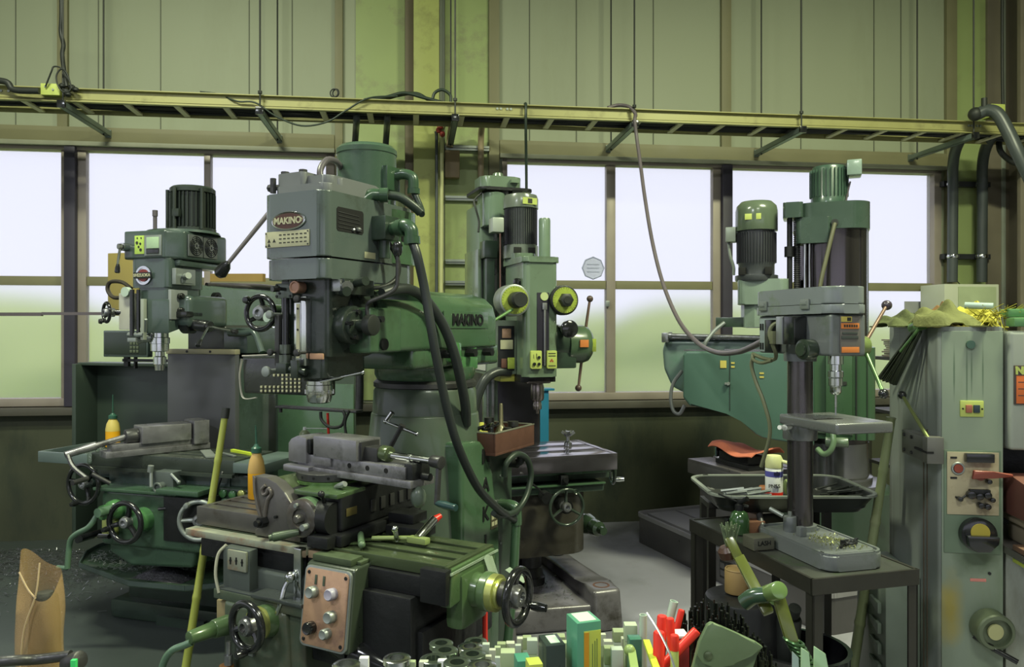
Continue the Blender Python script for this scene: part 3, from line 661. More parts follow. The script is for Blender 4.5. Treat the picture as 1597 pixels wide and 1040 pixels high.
# quill housing, dark
QD = mat('oily_dark_casting', (.028,.045,.032), .28, coat=.3, var=.3, vs=8, bump=.08, bs=30)
m = MB(); m.prism(rr(-.06,.125,-.745,-.52,.02), 'z', 1.46, 1.72, .012, 3); m.prism(rr(-.02,.11,-.75,-.53,.02), 'z', 1.39, 1.47, .012, 3)
m.lathe((.02,-.65,1.375), (0,0,1), [(.055,0),(.072,.01),(.078,.03)], 32); B('quill_housing', QD, m)
m = MB(); m.cyl((.03,-.52,1.60),(.03,-.64,1.60), .115, seg=40, bev=.01); m.cyl((.03,-.50,1.58),(.03,-.46,1.58), .13, seg=40, bev=.01); B('tilt_flange', QD, m)
m = MB(); m.box(-.13,.0,-.70,-.60,1.53,1.735,.02,3)
for (x,z) in ((-.10,1.71),(-.10,1.665)): m.cyl((x,-.71,z),(x,-.695,z), .016, seg=16)
B('feed_gearbox', QD, m)
m = MB(); m.box(-.085,-.01,-.77,-.745,1.655,1.705,.003); bp_ = B('feed_plate', mat('grey_green_plate', (.16,.20,.17), .4, .2), m)
for (x,z) in ((-.078,1.662),(-.078,1.698),(-.018,1.662),(-.018,1.698),(-.065,1.69),(-.065,1.672)): m = MB(); m.cyl((x,-.774,z),(x,-.769,z), .004, seg=8); B('screw', IRON_D, m, bp_)
m = MB(); m.cyl((-.04,-.77,1.685),(-.04,-.80,1.685), .006, seg=8); m.cyl((-.04,-.80,1.685),(-.045,-.825,1.683), .010, seg=12); B('selector_knob', BLACK, m)
m = MB(); m.cyl((.015,-.75,1.69),(.015,-.785,1.69), .020, seg=20); m.torus((.015,-.785,1.69), (0,1,0), .018, .004, 20, 6); B('dial', mat('copper_dial', (.35,.2,.14), .35, .4), m)
# depth screw, scale and stop
m = MB(); m.cyl((-.045,-.765,1.42),(-.045,-.765,1.655), .013, seg=14); B('depth_screw', BLACK, m)
m = MB(); m.cyl((-.045,-.765,1.47),(-.045,-.765,1.50), .020, seg=16); m.cyl((-.045,-.765,1.44),(-.045,-.765,1.466), .022, seg=20); B('stop_nut', mat('greenish_steel', (.16,.2,.15), .3, .7), m)
m = MB(); m.box(-.012,.018,-.76,-.745,1.45,1.64,.002); m.box(.028,.05,-.77,-.745,1.43,1.66,.003); sc_ = B('scale_bar', CHROME, m)
m = MB(); m.box(.000,.014,-.7615,-.7595,1.455,1.636); B('scale_face', PLATE, m, sc_)
for zz in (1.47,1.55,1.62): m = MB(); m.cyl((.007,-.764,zz),(.007,-.760,zz), .0035, seg=8); B('screw', IRON_D, m, sc_)
m = MB(); m.box(-.075,-.055,-.785,-.74,1.43,1.60,.004); B('guide_rod', IRON, m)
for (x,z,r) in ((-.09,1.41,.018),(-.072,1.475,.011),(.045,1.475,.012),(.045,1.65,.012),(-.075,1.60,.014)):
    m = MB(); m.cyl((x,-.75,z),(x,-.80,z), r*.5, seg=10); m.cyl((x,-.80,z),(x,-.812,z), r, seg=16, bev=.002); B('clamp_knob', IRON if r < .014 else BRUSHED, m)
m = MB(); m.box(-.055,-.01,-.80,-.74,1.405,1.44,.004); m.box(.0,.03,-.79,-.74,1.39,1.45,.003); m.cyl((-.02,-.78,1.42),(.05,-.77,1.41), .012, seg=10); B('stop_block', QD, m)
m = MB(); m.box(.052,.11,-.757,-.749,1.452,1.472,.004); B('copper_plate', mat('pinkish_copper', (.55,.32,.20), .4, .2), m)
# chuck
m = MB(); m.lathe((.01,-.66,1.298), (0,0,1), [(.030,0),(.038,.004),(.043,.02),(.043,.04),(.046,.042),(.046,.062),(.043,.064),(.043,.085),(.038,.09),(.036,.12),(.05,.122),(.05,.16)], 32)
for k in range(10): a = 2*math.pi*k/10; m.box(-.004,.004,-.004,.004,1.33,1.345,0,1,Matrix.Translation(V(.01+.045*math.cos(a), -.66+.045*math.sin(a), 0)) @ Matrix.Rotation(a,4,'Z'))
B('chuck', CHROME, m)
m = MB(); m.cyl((.01,-.66,1.375),(.01,-.66,1.43), .052, .058, 28); B('spindle_nose', IRON_D, m)
lever(mk, (.05,-.70,1.375), (.22,-.69,1.41), .005, .007, CHROME, CHROME, 'drawbar_handle')
# left handwheel and right feed knob + bent lever
hwc = MK.ay(406,488,-.76); hwc.y = -.76
handwheel(mk, hwc, (.15,-1,0), .066, 130, hl=.035, rim=.009)
m = MB(); m.cyl(hwc+V(0,.03,0), hwc+V(.0,.13,0), .030, seg=20); m.cyl((-.20,-.66,1.59),(-.12,-.65,1.59), .028, seg=20); m.cyl((-.12,-.70,1.59),(-.12,-.725,1.59), .014, seg=14); B('feed_shaft', MAK_GREEN, m)
m = MB(); m.cyl((-.105,-.775,1.592),(-.105,-.79,1.592), .017, seg=16); B('clear_knob', mat('pale_green_knob', (.45,.55,.45), .3), m)
m = MB(); m.cyl((.12,-.66,1.565),(.165,-.66,1.565), .065, seg=32, bev=.006); m.cyl((.165,-.66,1.565),(.18,-.66,1.565), .05, seg=32); m.cyl((.18,-.66,1.565),(.215,-.66,1.565), .02, seg=16); B('feed_hub', QD, m)
m = MB(); m.cyl((.215,-.66,1.565),(.245,-.66,1.565), .035, seg=28, bev=.004); B('feed_knob', RUBBER, m)
for k in range(5):
    a = 2*math.pi*k/5+.5; m = MB(); m.cyl((.165,-.66+.045*math.cos(a),1.565+.045*math.sin(a)),(.19,-.66+.045*math.cos(a),1.565+.045*math.sin(a)), .008, seg=8); B('hub_stud', BLACK, m)
m = MB(); m.tube([(.20,-.64,1.60),(.20,-.64,1.63),(.215,-.64,1.645),(.25,-.61,1.665),(.275,-.585,1.69),(.28,-.58,1.73),(.28,-.58,1.81)], .007, 10); lv = B('feed_lever', IRON, m)
m = MB(); m.lathe((.28,-.58,1.80), (0,0,1), [(.012,0),(.016,.01),(.017,.035),(.012,.045)], 16); B('grip', BLACK, m, lv)
m = MB(); m.box(.08,.17,-.72,-.56,1.665,1.72,.01); m.cyl((.14,-.70,1.675),(.18,-.72,1.675), .016, seg=16); m.cyl((.165,-.66,1.705),(.225,-.68,1.71), .015, seg=16); B('speed_selector', QD, m)
m = MB(); m.cyl((.155,-.70,1.69),(.175,-.71,1.69), .02, seg=16); m.box(.12,.16,-.73,-.70,1.675,1.715,.003); B('selector_plate', STEEL, m)
# ------------------------------------------------------------------ table, saddle, knee of the front mill
TBL = mat('oily_green_table', (.10,.15,.05), .22, .45, var=.3, vs=7, bump=.04, bs=40)
PALEEDGE = mat('worn_pale_edge', (.30,.32,.24), .45, .2, var=.2, vs=14, dirt=(.28,.14,.08), ds=9)
m = MB(); tslots(m, -.30, .668, -.875, -.63, .89, 4, w=.020, dpt=.022, th=.075)
m.box(-.30,.668,-.89,-.876,.86,.893,.002); m.box(.655,.678,-.89,-.63,.86,.891,.002)
tb = B('table', TBL, m)
m = MB(); m.box(-.325,.20,-.935,-.891,.868,.890,.003); B('edge_ledge', PALEEDGE, m, tb)
m = MB(); m.box(.20,.33,-.925,-.891,.862,.884,.003); B('edge_ledge', mat('tan_edge', (.36,.27,.17), .45, .1, var=.15), m, tb)
m = MB(); m.box(.18,.66,-.905,-.876,.80,.858,.004); m.box(.60,.685,-.915,-.88,.79,.885,.003); m.box(-.28,.18,-.91,-.60,.80,.858,.004); m.box(.18,.66,-.876,-.62,.80,.86); B('table_apron', IRON_D, m, tb)
m = MB(); m.box(.17,.20,-.955,-.93,.74,.895,.004); m.sph((.17,-.965,.81), .018); m.tube([(.17,-.965,.81),(.155,-.975,.78),(.150,-.985,.74),(.135,-.99,.70)], .007, 8); B('table_lock', CHROME, m, tb)
# right end bracket with dial and wheel
GLOSSG = mat('bright_table_green', (.07,.16,.035), .28, coat=.4, var=.2)
m = MB(); m.prism([(-.90,.78),(-.64,.80),(-.64,.885),(-.89,.885)], 'x', .655, .69, .008); m.box(.64,.70,-.85,-.70,.70,.86,.02)
m.lathe((.69,-.775,.80), (1,0,0), [(.05,0),(.045,.03),(.055,.04),(.055,.06),(.05,.065)], 32); B('end_bracket', GLOSSG, m)
m = MB(); m.lathe((.752,-.775,.80), (1,0,0), [(.052,0),(.052,.022),(.042,.024),(.042,.034)], 32); B('dial_ring', mat('brass_dial', (.45,.48,.16), .3, .7), m)
m = MB(); m.lathe((.785,-.775,.80), (1,0,0), [(.036,0),(.036,.02),(.03,.024),(.03,.04)], 28); B('clutch_collar', IRON, m)
handwheel(mk, (.835,-.775,.80), (1,0,0), .085, -35, hl=.06, hub=.034, rim=.012, phase=80)
FILM = mat('clear_film', (.45,.55,.42), .25, alpha=.45)
m = MB(); m.box(.690,.694,-.90,-.63,.872,.878); m.grid(lambda u, v: V(.695+.05*v, -.72+.05*u-.015*v, .875-.10*v+.006*math.sin(u*5)), 4, 6, .001); m.grid(lambda u, v: V(.75+.06*v, -.69+.03*u, .84-.03*v), 3, 3, .001); B('plastic_film', FILM, m)
# saddle and left gib pieces
m = MB(); m.box(-.10,.40,-.93,-.50,.72,.80,.012,3); m.box(-.115,.0,-.965,-.93,.735,.865,.004); B('saddle', mat('grey_green_casting', (.11,.13,.115), .38, .2, var=.15, vs=6), m)
m = MB(); m.box(-.085,-.005,-.975,-.966,.80,.862,.002); cp = B('cover_plate', PALEEDGE, m)
for x, z in ((-.07,.83),(-.045,.832),(-.02,.83)): m = MB(); m.cyl((x,-.978,z),(x,-.974,z), .004, seg=8); m.box(x-.002,x+.002,-.9775,-.9745,z-.012,z+.010); B('screw', IRON_D, m, cp)
m = MB(); m.tube([(-.105,-.96,.87),(-.125,-.975,.84),(-.125,-.985,.78),(-.11,-.985,.725)], .005, 8); B('lubrication_tube', mat('cream_tube', (.45,.45,.33), .4), m)
# knee
KN = mat('dull_green_casting', (.075,.115,.06), .33, coat=.25, var=.25, vs=5, bump=.08, bs=25, dirt=(.12,.11,.07), ds=5)
m = MB(); m.box(-.10,.22,-.97,-.30,.20,.725,.02,3); m.box(-.135,.24,-.985,-.30,.705,.735,.004); m.prism([(-.09,0.30),(.19,.30),(.17,.71),(-.09,.71)], 'y', -.99, -.95, .02, 3)
B('knee', KN, m)
m = MB(); m.box(-.13,.03,-.983,-.93,.734,.740,.002); m.box(.035,.24,-.995,-.93,.736,.748,.003); B('way_cover', mat('grey_sheet', (.10,.115,.11), .3, .5), m)
m = MB(); m.cyl((.105,-.96,.675),(.09,-1.01,.675), .052, .048, 32, .004); B('cross_feed_boss', GLOSSG, m)
m = MB(); m.lathe((.09,-1.01,.675), (0,-1,0), [(.049,0),(.049,.012),(.04,.016),(.03,.03)], 32); B('dial_ring', MATS['brass_dial'], m)
handwheel(mk, (.083,-1.055,.677), (-.1,-1,0), .079, 285, hl=.05, hub=.03, rim=.012, phase=200)
m = MB(); m.cyl((-.06,-.96,.635),(-.075,-1.04,.635), .032, .028, 28, .004); m.cyl((-.075,-1.04,.635),(-.085,-1.12,.635), .024, .020, 24, .004); B('elevating_boss', GLOSSG, m)
m = MB(); m.tube([(-.08,-1.115,.622),(-.10,-1.12,.612),(-.145,-1.13,.59),(-.175,-1.135,.55),(-.19,-1.14,.48),(-.195,-1.14,.43)], .011, 10); m.cyl((-.195,-1.13,.43),(-.205,-1.24,.43), .012, seg=14); B('elevating_crank', mat('green_crank', (.10,.24,.12), .25, coat=.5), m)
m = MB(); m.box(-.02,.05,-1.0,-.975,.56,.59,.004); m.cyl((-.03,-1.02,.55),(-.03,-1.02,.60), .007, seg=8); m.cyl((-.03,-1.02,.53),(-.03,-1.02,.56), .013, seg=12); B('knee_lock', STEEL, m)
m = MB(); m.box(-.055,-.022,-1.035,-1.005,.47,.53,.004); B('oil_bottle', mat('rust_label', (.35,.16,.05), .5), m)
m = MB(); m.box(-.052,-.025,-1.0365,-1.035,.485,.51); B('blue_band', mat('blue_band', (.03,.04,.22), .5), m)
m = MB(); m.box(-.15,-.105,-.96,-.90,.62,.69,.004); B('limit_switch', mat('tan_switch', (.32,.26,.13), .5), m)
m = MB(); m.box(.22,.58,-.93,-.46,.56,.80,.008); m.box(.30,.60,-.90,-.60,.50,.70,.008); m.box(.30,.38,-.97,-.93,.64,.70,.006); B('feed_box', IRON_D, m)
m = MB(); m.cyl((.38,-.93,.62),(.50,-.91,.58), .042, .028, 24, .006); m.cyl((.30,-.93,.64),(.38,-.93,.62), .042, .042, 24, .006); B('feed_motor', BLACK, m)
# tilted control box
cbx = [(-1.16,.905),(-1.16,.68),(-.99,.68),(-.99,.935),(-1.10,.935)]
m = MB(); m.prism([(-.965,.862),(-.995,.632),(-.82,.632),(-.82,.868),(-.95,.868)], 'x', .232, .412, .012, 3); cbo = B('control_box', mat('black_green_casting', (.05,.075,.04), .33, coat=.3, var=.25, vs=6), m)
m = MB(); m.box(.245,.39,-.955,-.90,.868,.888,.004); m.box(.25,.405,-.93,-.83,.868,.878,.003); B('box_lid', mat('mossy_lid', (.06,.10,.03), .6, var=.4, vs=30), m, cbo)
Mx = Matrix.Translation(V(.322,-.9835,.748)) @ Matrix.Rotation(R(90-7.4), 4, 'X')
def cpn(name, mt, fn, par=None):
    m = MB(); fn(m); bmesh.ops.transform(m.bm, matrix=Mx, verts=m.bm.verts); return m.build(name, mt, par or mk)
fp = cpn('front_rim', BRUSHED, lambda m: m.prism(rr(-.085,.085,-.113,.113,.016), 'z', -.004, .004, .001), cbo)
fp = cpn('copper_panel', mat('worn_copper_panel', (.48,.30,.19), .3, .35, var=.35, vs=9, dirt=(.30,.18,.14), ds=14), lambda m: m.prism(rr(-.079,.079,-.107,.107,.014), 'z', .004, .0065, .001), cbo)
for k, (x, y, r, c) in enumerate(((-.042,.042,.017,BRUSHED),(.028,.046,.017,mat('lilac_button', (.36,.34,.42), .35)),(.032,-.016,.017,BRUSHED),(-.040,-.058,.018,BLACK),(.020,-.064,.015,BRUSHED))):
    bt = cpn('push_button', c, lambda m: m.lathe((x,y,.006), (0,0,1), [(r,0),(r,.022),(r-.003,.026),(r-.006,.025)], 20), cbo)
    bt['label'] = ['grey push button, top left', 'lilac push button, top right', 'grey push button in the middle', 'black rotary switch', 'grey push button, bottom right'][k]
for x, y in ((-.068,.094),(.068,.094),(-.068,-.094),(.068,-.094)): cpn('screw', IRON_D, lambda m: m.lathe((x,y,.0065), (0,0,1), [(.006,0),(.005,.002)], 10), cbo)
for x in (-.04,-.01): cpn('slot_mark', KN, lambda m: m.box(x-.004,x+.004,.062,.090,.0065,.0085,.001), cbo)

# ------------------------------------------------------------------ tilting fixture standing on the table
CASTG = mat('worn_grey_casting', (.13,.125,.115), .33, .5, var=.3, vs=9, bump=.05, bs=45, dirt=(.07,.05,.035), ds=7)
fx = lthing('tilting_rotary_table', 'dark cast-iron tilting rotary table with a dial handwheel, under the front vise', 'machine fixture', MK, (.1,-.76,.893))
m = MB(); tslots(m, -.315, .02, -.895, -.66, .955, 4, w=.014, dpt=.016, th=.058); m.box(-.315,-.295,-.895,-.66,.90,.956,.002); m.box(-.315,.02,-.897,-.880,.90,.957,.002); B('base_plate', CASTG, m, fx)
m = MB(); m.box(.02,.30,-.89,-.48,.895,.93,.006); B('base_plate_rear', IRON_D, m, fx)
# quadrant bracket in front
arc = [(-.045+.175*(1-math.cos(R(a)))*1.0, 1.10-.20*math.sin(R(a))) for a in range(0, 91, 10)]
quad = [(-.045,1.085),(-.042,1.03),(-.03,.985),(-.015,.95),(-.003,.925),(-.04,.915),(-.04,.895),(.15,.895),(.15,.94),(.14,.97),(.115,1.01),(.085,1.045),(.05,1.07),(.01,1.083)]
m = MB(); m.prism(quad, 'y', -.905, -.86, .005); B('quadrant_bracket', CASTG, m, fx)
m = MB(); m.tube([(.01,-.908,1.06),(-.005,-.908,1.045),(.0,-.908,1.03),(.015,-.908,1.035),(.025,-.908,1.05),(.035,-.908,1.035),(.02,-.908,1.015),(.01,-.908,.98),(.005,-.908,.95),(-.01,-.908,.93)], .006, 8); m.prism([(-.045,1.086),(-.042,1.03),(-.028,.98),(-.012,.945),(-.004,.95),(-.018,.985),(-.032,1.03),(-.035,1.08)], 'y', -.91, -.905, .001); B('bracket_rib', mat('edge_iron', (.19,.17,.15), .35, .5), m, fx)
m = MB(); m.cyl((.005,-.905,.945),(.005,-.93,.945), .018, seg=6); m.cyl((.005,-.92,.945),(.005,-.945,.945), .010, seg=12); m.cyl((.055,-.905,.965),(.055,-.915,.965), .005, seg=8); B('clamp_nut', IRON_D, m, fx)
m = MB(); m.prism([(-.03,1.03),(.0,1.078),(.06,1.05),(.12,1.0),(.14,.95),(.14,.90),(.02,.90)], 'y', -.86, -.66, .01); B('cradle', TBL, m, fx)
# main body, its long side faces right
m = MB(); m.prism([(-.86,.93),(-.46,.93),(-.46,1.065),(-.86,1.045)], 'x', .05, .275, .012, 3); m.prism([(-.52,.895),(-.42,.895),(-.44,1.10),(-.48,1.10)], 'x', .12, .27, .01); body = B('body', IRON_D, m, fx)
for k in range(5):
    m = MB(); y = -.72+.05*k; m.box(.275,.281,y,y+.024,.965,1.005,.004); B('side_rib', IRON, m, body)
m = MB(); m.box(.276,.2785,-.84,-.79,.975,1.00,.001); B('maker_plate', mat('dull_brass_plate', (.16,.13,.05), .4, .5), m, body)
m = MB(); m.box(.10,.275,-.88,-.74,1.035,1.05,.005); B('top_deck', mat('bright_green_deck', (.06,.13,.03), .25, coat=.4), m, fx)
# dial wheel
m = MB(); m.lathe((.165,-.87,.975), (0,-1,0), [(.052,0),(.060,.004),(.060,.030),(.056,.034)], 40); B('dial_ring', mat('light_green_ring', (.14,.30,.12), .25, .5, var=.15), m, fx)
m = MB(); m.lathe((.165,-.90,.975), (0,-1,0), [(.058,0),(.058,.018),(.052,.022),(.030,.022),(.028,.016),(.015,.016),(.014,.035),(.010,.040),(0,.040)], 36); dw = B('handwheel', CASTG, m, fx)
m = MB(); m.cyl((.195,-.92,.955),(.195,-.945,.955), .010, seg=12); B('index_pin', BRUSHED, m, dw)
m = MB(); m.cyl((.155,-.92,1.015),(.155,-.932,1.015), .007, seg=8); B('index_pin', BRUSHED, m, dw)
m = MB(); m.lathe((.165,-.925,.935), (-.75,-.65,-.15), [(.009,0),(.013,.03),(.014,.075),(.010,.08),(.010,.088)], 16); B('grip', mat('green_grip', (.07,.12,.05), .3), m, dw)
m = MB(); m.cyl((.225,-.88,1.02),(.235,-.905,1.05), .006, seg=8); m.sph((.236,-.907,1.053), .011); m.cyl((.20,-.87,.975),(.26,-.87,.975), .05, seg=30); B('worm_housing', IRON_D, m, fx)
m = MB(); m.cyl((.30,-.80,.915),(.36,-.87,.91), .010, .011, 14); m.sph((.365,-.875,.91), .011); B('clamp_handle', mat('mid_green_handle', (.10,.2,.08), .3), m, fx)
for q_ in ((.20,.28,-.93,-.89,.895,.93),(.32,.46,-.70,-.62,.895,.925),(.30,.40,-.66,-.58,.925,.955)): m = MB(); m.box(*q_,.004); B('clamp_block', IRON_D, m, fx)
# rotary disc
m = MB(); m.lathe((.09,-.70,1.045), (0,0,1), [(.10,0),(.115,.005),(.115,.014)], 48); B('green_ring', mat('wet_green_ring', (.12,.30,.04), .15, .4), m, fx)
m = MB(); m.lathe((.09,-.70,1.059), (0,0,1), [(.106,0),(.108,.002),(.108,.024),(.105,.026)], 48)
disc = B('rotary_disc', IRON, m, fx)
for k in range(14): a = 2*math.pi*k/14; m = MB(); m.cyl((.09+.1085*math.cos(a),-.70+.1085*math.sin(a),1.072),(.09+.105*math.cos(a),-.70+.105*math.sin(a),1.072), .005, seg=8); B('disc_hole', MATS['black_void'], m, disc)
m = MB(); m.lathe((.20,-.80,1.052), (.9,-.3,.3), [(.006,0),(.009,.02),(.011,.05),(.008,.06)], 12); B('lock_lever', BRUSHED, m, fx)

# vise on top of it, turned a little
VF = Fr(*[MK.world((.10,-.70,0))[i] for i in (0,1)], MK.deg-7)
vz = 1.074
vi = lthing('machine_vise', 'grey steel machine vise with a long screw and crank on top of the tilting table', 'vise', VF, (0,0,vz))
GV = mat('scraped_vise_steel', (.27,.265,.28), .32, .6, var=.25, vs=16, bump=.05, bs=70, dirt=(.08,.08,.075), ds=9)
m = MB(); m.box(-.135,.40,-.055,.055,vz,vz+.022,.003); m.box(-.16,-.03,-.075,.075,vz,vz+.024,.008); B('foot', GV, m, vi)
m = MB(); m.box(-.12,.37,-.045,.045,vz+.022,vz+.060,.003); vb = B('bed', GV, m, vi)
for x in (.04,.13,.21,.29): m = MB(); m.cyl((x,-.0465,vz+.042),(x,-.044,vz+.042), .008, seg=14); B('bed_hole', MATS['black_void'], m, vb)
m = MB(); m.prism([(-.155,vz+.03),(-.065,vz+.03),(-.065,vz+.115),(-.11,vz+.120),(-.14,vz+.108),(-.155,vz+.092)], 'y', -.055, .055, .004); B('fixed_jaw', GV, m, vi)
m = MB(); m.box(-.064,-.048,-.05,.05,vz+.065,vz+.112,.002); B('jaw_plate', IRON_D, m, vi)
m = MB(); m.box(-.03,.17,-.055,.055,vz+.058,vz+.125,.003); m.box(-.03,.05,-.052,.052,vz+.03,vz+.06,.002); B('moving_jaw', GV, m, vi)
m = MB(); m.box(.175,.235,-.028,.028,vz+.060,vz+.105,.006); m.box(.165,.18,-.04,.04,vz+.06,vz+.12,.002); B('screw_block', IRON, m, vi)
m = MB(); m.cyl((.23,0,vz+.085),(.265,0,vz+.083), .026, seg=24, bev=.004); B('screw_collar', TBL, m, vi)
m = MB(); m.cyl((.26,0,vz+.082),(.44,0,vz+.080), .011, seg=16); m.cyl((.345,0,vz+.081),(.355,0,vz+.081), .014, seg=16); B('screw_rod', CHROME, m, vi)
m = MB(); m.prism([(.35,vz+.02),(.395,vz+.02),(.395,vz+.05),(.39,vz+.07),(.36,vz+.07)], 'y', -.04, .04, .004); m.cyl((.40,.0,vz+.03),(.43,0,vz+.03), .012, seg=12); B('screw_bearing', IRON_D, m, vi)
m = MB(); m.cyl((.435,0,vz+.08),(.475,0,vz+.078), .018, .020, 18, .003); m.bar((.465,0,vz+.085),(.468,-.015,vz-.045), .016, .012, (1,0,0), .003); hc = B('crank', IRON, m, vi)
m = MB(); m.lathe((.465,-.015,vz-.04), (1,-.05,-.05), [(.007,0),(.009,.01),(.010,.015),(.012,.04),(.010,.07),(.011,.075),(.010,.08)], 14); B('grip', mat('dark_teal_grip', (.02,.05,.05), .3), m, hc)
m = MB(); m.sph((.40,-.02,vz-.03), .024, 1.4, 14); B('counterweight', mat('pale_green_disc', (.11,.16,.11), .35), m, vi)

# things lying or standing on the table
def lay(name, fn, mt, lab, cat, fr=MK, group=None): m = MB(); fn(m); return solo(m, name, mt, fr, lab, cat, group)
def oil_bottle(p, h, lab, fr, body=(.80,.52,.12), noz=(.02,.16,.09), rad=.024, nl=.085, lvl=.55, tip=(0,0)):
    b = lthing('oil_bottle', lab, 'bottle', fr, p); p = Vector(p)
    mm = mat('amber_bottle_%d' % int(h*1000), body, .35, trans=.0, spec=.5, var=.05)
    m = MB(); m.lathe(p, (0,0,1), [(rad*.9,0),(rad,.004),(rad,h*lvl)], 24); m.build('oil', mat('yellow_oil', (.85,.42,.02), .2, var=.05), b)
    m = MB(); m.lathe(p, (0,0,1), [(rad*1.005,h*lvl),(rad,h*.62),(rad*.85,h*.80),(rad*.55,h*.94),(rad*.42,h)], 24); m.build('bottle_body', mat('translucent_amber_%d' % int(rad*1000), (.56,.36,.11) if rad < .035 else (.66,.52,.13), .4, var=.05), b)
    m = MB(); q = p+V(0,0,h-.004); m.lathe(q, (0,0,1), [(rad*.62,0),(rad*.62,.016),(rad*.35,.022),(rad*.22,.03)], 20)
    m.tube([q+V(0,0,.025), q+V(tip[0]*.5,tip[1]*.5,.025+nl*.5), q+V(*tip,.025+nl)], [.0042,.0024], 8); m.build('nozzle_cap', mat('green_cap_%d' % int(h*1000), noz, .35), b)
    return b
def rr_pt(px, py, z, fr=MK): p = fr.az(px, py, z); return (p.x, p.y, z)
ob = rr_pt(400, 777, .957); oil_bottle(ob, .165, 'amber oil bottle with a dark green nozzle on the corner of the tilting table', MK, rad=.029, nl=.07, tip=(-.004,0))
def spray(p, h, r, lab, fr, bodyc, capc, nameb, band=None, tube=None):
    s = lthing('spray_can', lab, 'spray can', fr, p); p = Vector(p)
    m = MB(); m.lathe(p, (0,0,1), [(r*.95,0),(r,.003),(r,h*.80),(r*.92,h*.83)], 24); m.build('can_body', mat(nameb, bodyc, .3, .3), s)
    m = MB(); m.lathe(p+V(0,0,h*.82), (0,0,1), [(r*1.03,0),(r*1.03,h*.06),(r*.6,h*.13),(r*.5,h*.14)], 24); m.build('shoulder', mat(nameb+'_cap', capc, .35), s)
    m = MB(); m.cyl(p+V(0,0,h*.95), p+V(0,0,h*1.03), r*.35, r*.28, 12); m.build('spray_button', WHITE, s)
    if band: m = MB(); m.lathe(p+V(0,0,h*band[0]), (0,0,1), [(r*1.01,0),(r*1.01,h*band[1])], 24); m.build('label_band', mat(*band[2:]), s)
    if tube: m = MB(); m.cyl(p+V(.004,0,h), p+Vector(tube), .0018, seg=6); m.build('straw', WHITE, s)
    return s
spray((-.10,-.58,.94), .18, .029, 'green-capped orange spray can behind the oil bottle on the front mill', MK, (.42,.22,.10), (.10,.42,.10), 'orange_grey_can', (.58,.12,'green_band',(.02,.30,.08),.35), (.10,-.06,.155))
m = MB(); m.box(-.135,-.05,-.625,-.53,.892,.940,.004); solo(m, 'steel_block', IRON, MK, 'steel block under the orange spray can on the front mill table', 'block')
# nozzle tool and the strips at the right end of the table
ag = lthing('air_blow_gun', 'silver blow gun with a red tip lying on the front mill table', 'tool', MK, (.47,-.68,.893))
m = MB(); m.tube([(.33,-.78,.902),(.40,-.76,.907),(.47,-.735,.91)], .007, 8); m.box(.44,.51,-.755,-.725,.895,.915,.006); m.build('handle', mat('lime_plastic', (.30,.42,.05), .35), ag)
m = MB(); m.tube([(.47,-.735,.91),(.475,-.70,.93),(.485,-.665,.955)], .014, 10); m.build('barrel', CHROME, ag)
m = MB(); m.cyl((.415,-.765,.90),(.41,-.77,.935), .008, seg=8); m.sph((.408,-.77,.938), .011); m.build('trigger', CHROME, ag)
m = MB(); m.cyl((.485,-.665,.952),(.495,-.645,.962), .013, .008, 12); m.build('red_tip', RED, ag)
for k, (a, b, c, d, t_) in enumerate((((.215,-.86),(.42,-.70),.006,.004,0),((.235,-.88),(.30,-.84),.014,.004,1),((.20,-.90),(.33,-.82),.010,.003,2))):
    m = MB(); m.bar((*a,.8975+.0),(*b,.8975), .012, .006); solo(m, 'steel_strip', mat('green_lit_strip', (.16,.28,.06), .25, .6), MK, ['long thin strip lying across the front mill table below the vise', 'short strip at the front edge of the mill table', 'middle strip on the front mill table beside the dial wheel'][k], 'metal strip')
th = lthing('t_handle_wrench', 'T-handled wrench standing upright behind the vise of the front mill', 'wrench', MK, (.05,-.36,1.05))
m = MB(); m.cyl((.05,-.36,1.05),(.128,-.35,1.185), .0085, seg=12); m.cyl((.128,-.35,1.18),(.135,-.35,1.195), .013, seg=12); m.build('shaft', IRON, th)
m = MB(); m.cyl((.06,-.355,1.205),(.195,-.345,1.165), .006, seg=10); m.sph((.062,-.355,1.205), .010); m.sph((.195,-.345,1.165), .008); m.cyl((.062,-.355,1.205),(.09,-.35,1.24), .008, .010, 10); m.build('cross_bar', CHROME, th)
m = MB(); m.box(.0,.12,-.40,-.30,.80,1.05,.006); m.box(.0,.1,-.42,-.28,.5,.8); B('column_guide', IRON_D, m)
# red hose
m = MB(); m.tube([(.66,-.65,.80),(.665,-.66,.6),(.68,-.67,.45),(.69,-.68,.3),(.66,-.66,.1),(.60,-.62,.012)], .0085, 8); solo(m, 'red_hose', RED, MK, 'thin red hose hanging down below the right end of the front mill table', 'hose')
